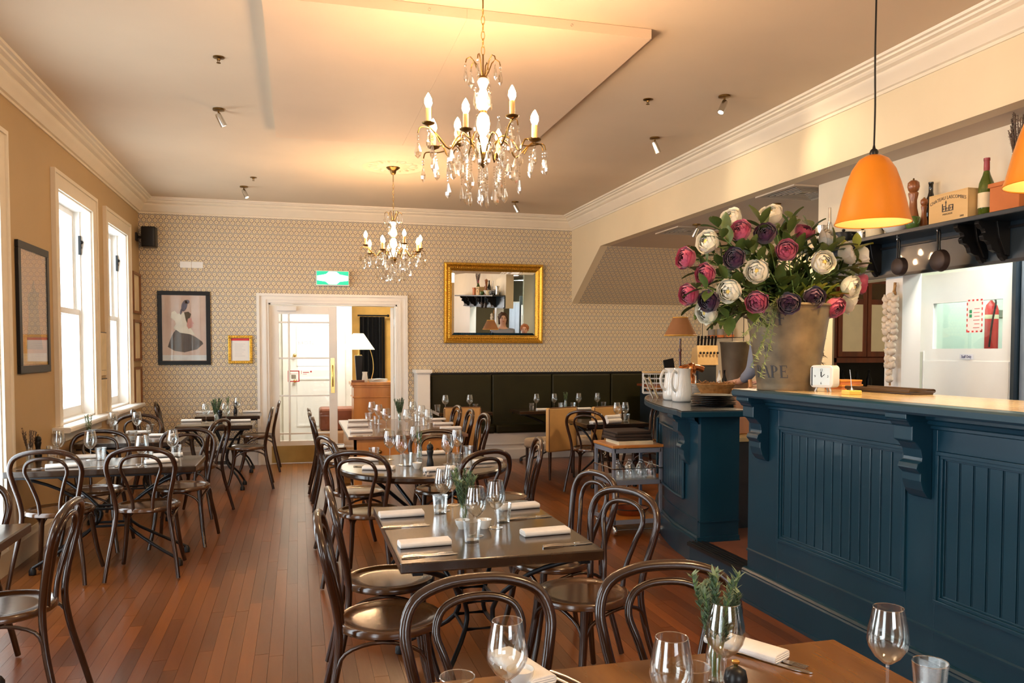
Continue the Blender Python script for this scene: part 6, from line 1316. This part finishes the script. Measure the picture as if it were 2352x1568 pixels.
# ================================================================== MAHOGANY HUTCH IN THE ALCOVE
t = thing('mahogany_hutch', 'mahogany cabinet with frosted glass doors in the alcove behind the bar', 'cabinet', (5.91, 7.9, .0))
q = MB(); Wd = 1.25; q.box(0, Wd, .30, .38, 1.0, 2.42); q.box(0, .05, 0, .38, 1.0, 2.42); q.box(Wd - .05, Wd, 0, .38, 1.0, 2.42); q.box(0, Wd, 0, .38, 2.34, 2.42); q.box(0, Wd, 0, .38, 1.36, 1.42); q.box(0, Wd + .03, -.04, .38, 2.40, 2.46); q.box(0, Wd, 0, .38, .0, 1.02); q.build('carcass', M_MAHOG, t, smooth=False, bevel=.004)
q = MB(); q.box(.05, Wd - .05, .28, .30, 1.02, 1.36); q.build('dark_niche', M_BLACK, t, smooth=False)
for k in range(3):
    x0 = .055 + k * .385; x1 = x0 + .375; q = MB()
    for a, b, c, d in ((x0, x0 + .05, 1.43, 2.33), (x1 - .05, x1, 1.43, 2.33), (x0 + .05, x1 - .05, 1.43, 1.49), (x0 + .05, x1 - .05, 2.27, 2.33), (x0 + .05, x1 - .05, 2.03, 2.09)): q.box(a, b, -.022, 0, c, d)
    dr = q.build('door', M_MAHOG, t, smooth=False, bevel=.003)
    q = MB(); q.box(x0 + .05, x1 - .05, -.012, -.006, 1.49, 2.03); q.build('frosted_pane', M_FROST, dr, smooth=False)
    q = MB(); q.box(x0 + .05, x1 - .05, -.012, -.006, 2.09, 2.27); q.build('upper_pane', mat('dark_amber_glass', (.12, .06, .02), rough=.2), dr, smooth=False)
for k, (x, l) in enumerate(((6.10, 'left'), (6.30, 'middle'), (6.46, 'right'))): bottle(x, 7.98, 1.02, .26, M_BLACK, 'dark bottle in the niche of the mahogany cabinet, ' + l, M_CREAMCARD if k == 1 else None, name='liquor_bottle')

# ================================================================== ALCOVE BEHIND THE CURVED COUNTER
sc_ = thing('service_cabinet', 'low dark cabinet along the cream wall behind the curved counter', 'cabinet', (5.45, 9.3, 0)); q = MB(); q.box(-.72, .42, -1.0, 1.3, 0, 1.0); q.build('carcass', M_BLUED, sc_, smooth=False, bevel=.004); q = MB(); q.box(-.76, .44, -1.05, 1.32, 1.0, 1.03); q.build('worktop', M_MAHOG, sc_, smooth=False)
x = aty(1690, 860, 8.75).x
t = thing('small_metal_bucket', 'smaller dull grey metal bucket behind the flower bucket at its left', 'bucket', (x, 8.75, 1.03)); t.scale = (1, 1, 1.38); q = MB(); q.lathe([(0, .004), (.145, .0), (.19, .40), (.195, .405), (.195, .42), (.188, .42), (.14, .02), (0, .015)], 32); q.build('bucket_body', mat('dull_grey_metal', (.16, .14, .10), rough=.5, metal=.6, var=.25), t); q = MB(); q.tube([(.193 * cos(2 * pi * k / 28), .193 * sin(2 * pi * k / 28), .415) for k in range(28)], .006, 6, closed=True); q.build('rolled_rim', bpy.data.materials['dull_grey_metal'], t)
M_BLUEB = mat('blue_bottle_label', (.02, .05, .22), rough=.3)
for px, l, lc in ((1652, 'left', M_BLUEB), (1664, 'right', M_PAPERW)): bottle(aty(px, 860, 8.30).x, 8.3, 1.03, .25, M_CERAM if lc is M_BLUEB else M_BLACK, 'small bottle with %s label in front of the small grey bucket' % ('blue' if lc is M_BLUEB else 'white'), lc, name='syrup_bottle', grp='syrup bottles')
kb = thing('knife_rack', 'rack of six black handled knives above the wicker basket', 'rack', (aty(1618, 810, 9.6).x, 9.6, 1.31)); q = MB(); q.box(-.13, .13, -.08, .08, -.28, 0); q.build('stand', M_BLUED, kb, smooth=False); q = MB(); q.prism([(-.10, 0), (.10, 0), (.06, .22), (-.08, .26)], -.15, .15, 'x', M=Matrix.Rotation(0, 4, 'Z')); q.build('block', M_CRATE, kb, smooth=False, bevel=.004)
for k in range(6):
    q = MB(); x = -.125 + k * .05; q.tube([(x, -.05, .22), (x - .02, -.11, .38)], [.013, .016], 6); q.build('knife_handle', M_BLACK, kb); q = MB(); q.ball((x, -.125, .16), .017, 8, 5); q.build('knob', M_BLACK, kb)
wr = thing('wire_wall_rack', 'black wire wall rack with two shelves of little potted plants', 'rack', (5.90, 10.2, 1.68))
q = MB()
for z in (0, .30): q.tube([(0, -.42, z), (-.18, -.42, z), (-.18, .42, z), (0, .42, z)], .005, 6); [q.tube([(-.18, -.42 + j * .105, z), (0, -.42 + j * .105, z)], .0025, 5) for j in range(9)]
for y in (-.42, .42): q.tube([(-.18, y, .42), (-.18, y, -.42)], .004, 6); q.tube([(-.01, y, .42), (-.01, y, -.42)], .004, 6)
q.build('wire_frame', M_IRON, wr)
def succ():
    t = thing('potted_plant', '', 'plant'); q = MB(); q.lathe([(0, .03), (.048, .03), (.052, .12), (.048, .12), (.045, .05), (0, .1)], 16); q.build('pot', mat('grey_pot', (.25, .23, .21), rough=.7) if 'grey_pot' not in bpy.data.materials else bpy.data.materials['grey_pot'], t); q = MB(); q.lathe([(0, 0), (.055, 0), (.058, .03), (.05, .035), (0, .035)], 16); q.build('saucer', M_TERRA, t)
    q = MB()
    for k in range(16):
        a = k * 2.4; c, s = cos(a), sin(a); h = .10 + .05 * (k % 3) / 2; w_ = .009; q.add([(c * .005 - s * w_, s * .005 + c * w_, .115), (c * .005 + s * w_, s * .005 - c * w_, .115), (c * .05 * (1 - k / 30), s * .05 * (1 - k / 30), .115 + h)], [(0, 1, 2)])
    q.build('foliage', M_LEAF, t); return t
for i, (y, z, l) in enumerate(((10.50, 1.687, 'left on the lower wire shelf'), (10.24, 1.687, 'middle of the lower wire shelf'), (9.98, 1.687, 'right on the lower wire shelf'), (10.12, 1.987, 'on the upper wire shelf'))): place('succ', succ, (5.80, y, z), 0, 'small grey potted plant ' + l, 'little potted plants')

# ================================================================== ON THE CURVED COUNTER
ZC2 = 1.086
def make_jug():
    t = thing('white_jug', '', 'jug'); q = MB(); q.lathe([(0, 0), (.070, 0), (.080, .012), (.084, .05), (.076, .13), (.066, .21), (.066, .255), (.072, .268), (.068, .268), (.060, .255), (.060, .21), (.070, .13), (.076, .05), (0, .015)], 28); q.build('jug_body', M_CERAM, t); q = MB(); q.tube(spline([(-.062, 0, .235), (-.10, 0, .245), (-.130, 0, .19), (-.120, 0, .12), (-.078, 0, .085)], 5), .0085, 8, flat=1.4); q.build('handle', M_CERAM, t); return t
x, y = on(1566, 922, ZC2); place('jug', make_jug, (x, y, ZC2), R(25), 'white ceramic jug at the front of the curved counter, nearer of two', 'white jugs'); x2, y2 = on(1546, 918, ZC2); place('jug', make_jug, (x + .035, y + .235, ZC2), R(14), 'white ceramic jug on the curved counter, behind another jug', 'white jugs')
x, y = on(1638, 930, ZC2)
def plate(r, m, nm):
    q = MB(); q.lathe([(0, 0), (r * .6, 0), (r * .66, .003), (r, .010), (r, .0125), (r * .64, .0065), (0, .005)], 32); return tag(q.build(nm, m), '', 'plate')
ordn = ['topmost', 'second from the top', 'third from the top', 'fourth from the top', 'fifth from the top', 'lowest']
for k in range(6): place('bplate', lambda: plate(.17, M_BLACK, 'black_plate'), (x + .004 * (k % 2), y + .0, ZC2 + k * .0135), 0, 'black plate, %s of the front stack on the curved counter' % ordn[5 - k], 'black plates')
xw, yw = on(1600, 907, ZC2)
for k in range(8): place('wplate', lambda: plate(.085, M_CERAM, 'white_saucer'), (xw, yw, ZC2 + k * .0135), 0, 'small white plate behind the white jugs, %s of the stack' % ('lowest', 'second from the bottom', 'third from the bottom', 'fourth from the bottom', 'fourth from the top', 'third from the top', 'second from the top', 'topmost')[k], 'small white plates')
xb, yb_ = on(1656, 913, ZC2); t = thing('wooden_board', 'round wooden board under the wicker basket', 'board', (xb, yb_ + .1, ZC2)); q = MB(); q.lathe([(0, 0), (.19, 0), (.19, .03), (0, .03)], 32); q.build('board', M_CRATE, t, bevel=.003); q = MB(); q.box(.18, .30, -.03, .03, .003, .026); q.build('handle', M_CRATE, t, smooth=False)
t = thing('wicker_basket', 'low wicker basket beside the flower bucket, on a round board', 'basket', (xb, yb_ + .1, ZC2 + .03))
for k in range(8):
    r = .12 + .006 * k; q = MB(); q.tube([((r + .004 * (j % 2 * 2 - 1)) * cos(2 * pi * j / 36), (r + .004 * (j % 2 * 2 - 1)) * sin(2 * pi * j / 36), .008 + .011 * k) for j in range(36)], .007, 5, closed=True); q.build('woven_strand', M_WICK, t)
q = MB(); q.lathe([(0, .004), (.12, .004), (.12, .012), (0, .012)], 24); q.build('basket_base', M_WICK, t)
q = MB(); rnd = random.Random(5)
for k in range(60):
    a = rnd.uniform(0, 6.28); r = rnd.uniform(.10, .17); p = Vector((r * cos(a), r * sin(a), .09)); q.tube([p, p + Vector((rnd.uniform(-.05, .05), rnd.uniform(-.05, .05), rnd.uniform(0, .03)))], .0022, 4)
o = q.build('loose_twigs', M_WICK, t); o['kind'] = 'stuff'
p = aty(1562, 850, 7.05); t = thing('bar_lamp', 'table lamp with brown pleated shade and gold trim on the curved counter', 'lamp', (p.x, 7.05, ZC2)); L = p.x
q = MB(); q.lathe([(0, 0), (.065, 0), (.065, .012), (.025, .03), (.016, .06), (.03, .11), (.034, .16), (.018, .20), (.012, .24), (.012, .40), (.018, .42), (.010, .44), (.010, .53), (0, .53)], 18); q.build('turned_base', mat('dark_red_wood', (.07, .015, .012), rough=.25, coat=.4), t)
zs0 = aty(1562, 770, 7.05).z - ZC2; zs1 = aty(1562, 729, 7.05).z - ZC2; rb, rt = .150, .070; q = MB()
n = 40; pr = [(rb, zs0), (rt, zs1)]; A = [((rb + .003 * (k % 2)) * cos(2 * pi * k / 80), (rb + .003 * (k % 2)) * sin(2 * pi * k / 80)) for k in range(80)]
q.add([(a, b, zs0) for a, b in A] + [(a * rt / rb, b * rt / rb, zs1) for a, b in A], [(k, (k + 1) % 80, 80 + (k + 1) % 80, 80 + k) for k in range(80)]); q.build('pleated_shade', mat('brown_shade_fabric', (.20, .080, .028), rough=.8, emit=(.9, .35, .1), estr=.06), t)
q = MB()
for r, z in ((rb, zs0), (rt, zs1)): q.tube([(r * cos(2 * pi * k / 40), r * sin(2 * pi * k / 40), z) for k in range(40)], .006, 6, closed=True)
q.build('gold_trim', mat('gold_braid', (.65, .34, .05), rough=.5), t)
p = aty(1510, 900, 7.12); t = thing('wire_bread_crate', 'wire crate holding bread rolls at the far left of the curved counter', 'crate', (p.x - .02, 7.12, ZC2), R(-20))
q = MB()
for z in (.01, .055, .10, .145, .19): q.tube([(-.12, -.10, z), (.12, -.10, z), (.12, .10, z), (-.12, .10, z)], .0035, 5, closed=True)
for k in range(5):
    xx = -.12 + k * .06; q.tube([(xx, -.10, .0), (xx, -.10, .2)], .0025, 5); q.tube([(xx, .10, .0), (xx, .10, .2)], .0025, 5)
    yy = -.10 + k * .05; q.tube([(-.12, yy, 0), (-.12, yy, .2)], .0025, 5); q.tube([(.12, yy, 0), (.12, yy, .2)], .0025, 5); q.tube([(-.12, yy, .004), (.12, yy, .004)], .0025, 5)
q.build('wire_frame', M_CERAM, t); q = MB(); q.box(-.125, .125, -.105, .105, .20, .212); q.build('wooden_rim', M_CRATE, t, smooth=False)
for k, (dx, dy) in enumerate(((-.06, -.04), (.01, -.045), (.07, -.03), (-.05, .04), (.03, .045))):
    o = thing('bread_roll', 'brown bread roll in the wire crate, ' + ('front left', 'front middle', 'front right', 'back left', 'back right')[k], 'bread', (p.x - .02 + dx * .94 + dy * .34, 7.12 + dy * .94 - dx * .34, ZC2 + .02), group='bread rolls in the wire crate'); q = MB(); q.ball((0, 0, .028), (.036, .03, .026), 12, 7); q.build('crust', mat('bread_crust', (.45, .18, .05), rough=.7, var=.2) if k == 0 else bpy.data.materials['bread_crust'], o)
p = aty(1588, 860, 7.0); t = thing('copper_tap_tower', 'shiny copper beer tap tower between lamp and wicker basket', 'tap', (p.x, 7.0, ZC2)); q = MB(); q.lathe([(0, 0), (.055, 0), (.055, .015), (.04, .03), (.038, .20), (.048, .23), (.05, .26), (.03, .29), (0, .30)], 20); q.build('column', M_COPPER, t); q = MB(); q.tube(spline([(-.12, -.02, .24), (-.05, 0, .255), (.06, 0, .25), (.12, -.01, .23)], 4), .03, 10); q.build('tap_arm', M_COPPER, t); q = MB(); q.tube([(0, -.03, .2), (0, -.09, .17), (0, -.09, .10)], .010, 8); q.build('spout', M_CHROME, t)
x, y = on(1508, 915, ZC2); t = thing('tent_menu', 'folded white card menus leaning at the left front of the curved counter', 'menu', (x + .06, y + .1, ZC2), R(60))
for k in range(2):
    q = MB(); q.box(-.06, .06, -.002, .002, 0, .20, M=Matrix.Translation((0, .04 * k, 0)) @ Matrix.Rotation(R(-24), 4, 'X')); q.build('card_panel', M_PAPERW if k else M_CREAMCARD, t, smooth=False)
p = aty(1550, 830, 6.9); t = thing('black_menu', 'black menu board standing on the curved counter behind the jugs', 'menu', (p.x - .04, 6.85, ZC2), R(10)); q = MB(); q.box(-.055, .055, -.006, .006, 0, .34, M=Matrix.Rotation(R(-10), 4, 'Y')); q.build('board', M_BLACK, t, smooth=False); q = MB(); q.box(-.03, .05, -.012, -.006, .06, .24, M=Matrix.Rotation(R(12), 4, 'Y')); q.build('pinned_card', M_CREAMCARD, t, smooth=False)

t = thing('side_cupboard', 'low dark cupboard with pale wooden top in the gap between bar and curved counter', 'cupboard', (3.42, 5.52, .165)); q = MB(); q.box(-.30, .35, -.18, .18, 0, .655); q.build('carcass', M_BLUED, t, smooth=False); q = MB(); q.box(-.31, .36, -.20, .19, .655, .685); q.build('wooden_top', M_CRATE, t, smooth=False)
t = thing('chopping_board', 'tan wooden board leaning up in the gap between bar and curved counter', 'board', (3.46, 5.56, .85)); q = MB(); q.box(-.16, .16, -.012, .012, 0, .36, M=Matrix.Rotation(R(-12), 4, 'X')); q.build('board', M_HONEY, t, smooth=False, bevel=.004); q = MB(); q.tube([(.0, .07, .36), (.0, .085, .42)], .016, 6); q.build('handle', M_HONEY, t)
# ================================================================== TROLLEY
TXX, TYY = 2.66, 6.20; tr = thing('serving_trolley', 'blue grey metal serving trolley with wooden top beside the curved counter', 'trolley', (TXX, TYY, 0)); w_, d_ = .205, .20; zt = .735
q = MB()
for sx in (-1, 1):
    for sy in (-1, 1): q.box(sx * w_ - .012, sx * w_ + .012, sy * d_ - .012, sy * d_ + .012, .09, zt - .02)
for z in (.11, .43, zt - .045):
    q.box(-w_, w_, -d_ - .012, -d_ + .006, z - .018, z + .018); q.box(-w_, w_, d_ - .006, d_ + .012, z - .018, z + .018); q.box(-w_ - .012, -w_ + .006, -d_, d_, z - .018, z + .018); q.box(w_ - .006, w_ + .012, -d_, d_, z - .018, z + .018)
q.build('frame', M_GREYM, tr, smooth=False, bevel=.002)
q = MB(); q.tube([(-w_ - .01, -d_ - .02, .545), (w_ + .01, -d_ - .02, .545), (w_ + .01, d_ + .02, .545), (-w_ - .01, d_ + .02, .545)], .006, 6, closed=True); q.build('guard_rail', M_CHROME, tr)
q = MB(); q.box(-w_ - .02, w_ + .02, -d_ - .02, d_ + .02, zt - .022, zt); q.build('wooden_top', M_HONEY, tr, smooth=False, bevel=.003)
for z, m in ((.43, M_GREYM), (.11, M_HONEY)): q = MB(); q.box(-w_, w_, -d_, d_, z + .004, z + .018); q.build('shelf', m, tr, smooth=False)
for sx in (-1, 1):
    for sy in (-1, 1): q = MB(); q.lathe([(0, -.014), (.036, -.014), (.040, -.008), (.040, .008), (.036, .014), (0, .014)], 18, c=(sx * (w_ - .01), sy * (d_ - .01), .041), M=Matrix.Rotation(pi / 2, 4, 'Y')); q.build('wheel', M_CHROME, tr)
q = MB(); q.tube([(-w_, -d_, .045), (w_, -d_, .045)], .005, 6); q.build('axle', M_CHROME, tr)
for k in range(3): o = thing('folded_black_cloth', 'folded dark brown cloth on the trolley, %s of three' % ('lowest', 'middle', 'top')[k], 'cloth', (TXX - .01, TYY, zt + .03 + k * .026), R((2, -3, 1)[k]), 'folded dark cloths'); q = MB(); q.box(-.165 + .006 * k, .165 - .004 * k, -.15, .15, 0, .025); q.build('cloth_fold', mat('dark_brown_cloth', (.035, .02, .012), rough=.95) if k == 0 else bpy.data.materials['dark_brown_cloth'], o, bevel=.009)
o = thing('menu_stack', 'stack of cream paper placemats under the dark cloths on the trolley', 'papers', (TXX, TYY - .03, zt), R(-1))
for k in range(4): q = MB(); q.box(-.15, .15, -.145 + .002 * k, .15, k * .007, k * .007 + .006, M=Matrix.Rotation(R(1.5 * (k % 2)), 4, 'Z')); q.build('placemat', M_CREAMCARD, o, smooth=False)
def jar():
    t = thing('glass_carafe', '', 'carafe'); q = MB(); q.lathe([(0, .002), (.042, 0), (.046, .01), (.046, .07), (.036, .095), (.020, .11), (.020, .125), (.018, .125), (.034, .093), (.043, .07), (.043, .012), (0, .010)], 16); q.build('carafe_body', M_GLASS2, t); q = MB(); q.ball((0, 0, .135), .017, 8, 5); q.build('stopper', M_GLASS2, t); return t
for i, (dx, dy, l) in enumerate(((-.14, -.12, 'front left'), (-.035, -.13, 'front, second from the left'), (.06, -.12, 'front, third from the left'), (.15, -.12, 'front right'), (-.09, .02, 'back left'), (.03, .03, 'back middle'), (.13, .02, 'back right'))): place('jar', jar, (TXX + dx, TYY + dy, .448), 0, 'clear glass carafe on the trolley middle shelf, ' + l, 'glass carafes on the trolley')
o = thing('plate_basket', 'dark oval basket on the lowest shelf of the trolley', 'basket', (TXX + .03, TYY, .128)); q = MB(); q.lathe([(0, 0), (.11, 0), (.14, .05), (.145, .055), (.13, .055), (.10, .012), (0, .012)], 24, M=Matrix.Diagonal((1.05, .9, 1, 1))); q.build('basket_body', M_MAHOG, o)
q = MB(); q.tube([(.148 * cos(2 * pi * k / 24), .127 * sin(2 * pi * k / 24), .055) for k in range(24)], .005, 5, closed=True); q.build('rim', M_BLACK, o)
# table top bread and jar at the far small table
t = thing('rolled_towels', 'rolled white towels beside the trolley on the small table', 'towel', (3.30, 8.15, ZT), R(15))
for k in range(3): q = MB(); q.tube([(-.09, k * .05 - .05 if k < 2 else -.025, .026 if k < 2 else .066), (.09, k * .05 - .05 if k < 2 else -.025, .026 if k < 2 else .066)], .026, 10); q.build('towel_roll', M_LINEN, t)

# ================================================================== PEOPLE BEHIND THE BAR
def person(loc, h, rotz, shirt, hair, label, long_hair=False, bend=0.0):
    s = h / 1.78; root = thing('person', label, 'person', loc, rotz)
    def skin(name, V, E, m, root_i=0, sub=2):
        me = bpy.data.meshes.new(name); me.from_pydata([tuple(Vector(v[:3]) * s) for v in V], E, []); me.materials.append(m); o = bpy.data.objects.new(name, me); C.objects.link(o); o.parent = root
        md = o.modifiers.new('skin', 'SKIN'); lay = me.skin_vertices[0].data if me.skin_vertices else None
        if lay is None:
            bm = bmesh.new(); bm.from_mesh(me); bm.verts.layers.skin.verify(); bm.to_mesh(me); bm.free(); lay = me.skin_vertices[0].data
        for i, v in enumerate(V): r = v[3]; lay[i].radius = ((r if not isinstance(r, tuple) else r[0]) * s, (r if not isinstance(r, tuple) else r[1]) * s); lay[i].use_root = i == root_i
        md.use_smooth_shade = True; sb_ = o.modifiers.new('sub', 'SUBSURF'); sb_.levels = sub; sb_.render_levels = sub; return o
    b = bend; V = [(0, 0, .95, (.14, .10)), (0, .01, 1.12, (.12, .09)), (0, .01 + b * .3, 1.30, (.14, .10)), (0, b * .6, 1.41, (.105, .075)), (0, b * .9, 1.50, .055), (0, .012 + b, 1.565, .06), (0, .022 + b * 1.2, 1.63, (.078, .088)), (0, .012 + b * 1.2, 1.70, (.080, .095)), (0, 0 + b * 1.2, 1.755, (.05, .06))]
    E = [(i, i + 1) for i in range(8)]
    for sd in (-1, 1):
        n = len(V); V += [(sd * .09, 0, .88, .095), (sd * .10, .02, .50, .058), (sd * .105, 0, .28, .052), (sd * .11, -.01, .08, .038), (sd * .115, .10, .035, .038), (sd * .12, .19, .025, .025)]; E += [(0, n), (n, n + 1), (n + 1, n + 2), (n + 2, n + 3), (n + 3, n + 4), (n + 4, n + 5)]
        n = len(V); V += [(sd * .185, b * .5, 1.42, .055), (sd * .235, .02 + b * .4, 1.16, .042), (sd * .20, .20 + b, 1.06, .034), (sd * .165, .33 + b, 1.05, .026), (sd * .155, .39 + b, 1.045, (.036, .016))]; E += [(3, n), (n, n + 1), (n + 1, n + 2), (n + 2, n + 3), (n + 3, n + 4)]
        for k in range(4): m_ = len(V); fx = sd * (.128 + .019 * k); V += [(fx, .425 + b, 1.045, .0095), (fx, .455 + b + .006 * (k in (1, 2)), 1.035, .0085), (fx, .475 + b + .008 * (k in (1, 2)), 1.018, .007)]; E += [(n + 4, m_), (m_, m_ + 1), (m_ + 1, m_ + 2)]
        m_ = len(V); V += [(sd * .118, .375 + b, 1.035, .011), (sd * .105, .41 + b, 1.025, .009)]; E += [(n + 3, m_), (m_, m_ + 1)]
    skin('body', V, E, M_SKIN)
    b_ = bend
    V = [(0, 0, .92, (.175, .13)), (0, .01, 1.12, (.175, .14)), (0, .01 + b_ * .3, 1.30, (.215, .155)), (0, b_ * .6, 1.43, (.195, .13)), (0, b_ * .8, 1.49, (.09, .085))]; E = [(0, 1), (1, 2), (2, 3), (3, 4)]
    for sd in (-1, 1): n = len(V); V += [(sd * .19, b_ * .5, 1.41, .078), (sd * .237, .02 + b_ * .4, 1.16, .055), (sd * .205, .17 + b_, 1.07, .046)]; E += [(3, n), (n, n + 1), (n + 1, n + 2)]
    skin('shirt', V, E, shirt)
    V = [(0, 0, .95, (.165, .12))]; E = []
    for sd in (-1, 1): n = len(V); V += [(sd * .09, 0, .86, .11), (sd * .10, .02, .50, .075), (sd * .105, 0, .28, .066), (sd * .11, -.01, .09, .06)]; E += [(0, n), (n, n + 1), (n + 1, n + 2), (n + 2, n + 3)]
    skin('trousers', V, E, M_TROUS)
    hy = .014 + b * 1.2; q = MB()
    rnd = random.Random(9)
    q.ball((0, (hy - .012), 1.705), (.094, .106, .088), 18, 12)
    for k in range(70):
        a = rnd.uniform(pi * .02, pi * .98) + pi; el = rnd.uniform(-.7, 1.3); d = Vector((cos(a) * cos(el) * .088, sin(a) * cos(el) * .10, sin(el) * .082)); q.ball(tuple(Vector((0, hy - .014, 1.70)) + d), rnd.uniform(.018, .028), 6, 4)
    if long_hair:
        for sd in (-1, 1):
            for j in range(5): q.ball((sd * (.082 - .002 * j), hy - .01 - .006 * j, 1.68 - .028 * j), (.022, .04, .026), 8, 5)
    q.v = [tuple(Vector(v) * s) for v in q.v]
    # keep the face free of hair
    q.v = [(v[0], min(v[1], (hy + .062) * s) if v[2] < 1.735 * s and abs(v[0]) < .062 * s else v[1], v[2]) for v in q.v]
    q.build('hair', hair, root)
    q = MB(); f = hy + .088
    q.add([(0, f + .012, 1.665), (-.014, f - .012, 1.640), (.014, f - .012, 1.640), (0, f + .028, 1.640), (0, f - .006, 1.628)], [(0, 1, 3), (0, 3, 2), (1, 4, 3), (3, 4, 2)])
    for sd in (-1, 1): q.ball((sd * .083, hy - .005, 1.655), (.010, .018, .028), 8, 5)
    q.v = [tuple(Vector(v) * s) for v in q.v]; q.build('nose_and_ears', M_SKIN, root)
    q = MB()
    for sd in (-1, 1): q.ball((sd * .031, f - .006, 1.672), (.013, .006, .006), 8, 5); q.box(sd * .031 - .016, sd * .031 + .016, f - .006, f + .001, 1.688, 1.693)
    q.v = [tuple(Vector(v) * s) for v in q.v]; q.build('eyes_and_brows', M_HAIR, root)
    q = MB(); q.ball((0, f - .006, 1.612), (.024, .007, .006), 10, 5); q.v = [tuple(Vector(v) * s) for v in q.v]; q.build('mouth', mat('lip_red', (.45, .14, .12), rough=.5) if 'lip_red' not in bpy.data.materials else bpy.data.materials['lip_red'], root)
    return root
person((4.03, 6.15, .165), 1.78, R(8), M_SHIRT, M_HAIR, 'person in grey blue shirt with curly brown hair behind the bouquet, reflected in the mirror', True, .03)
person((4.42, 6.42, .165), 1.56, R(20), M_WHITE, M_HAIR2, 'shorter person with auburn hair behind the bouquet, reflected in the mirror', False, .05)
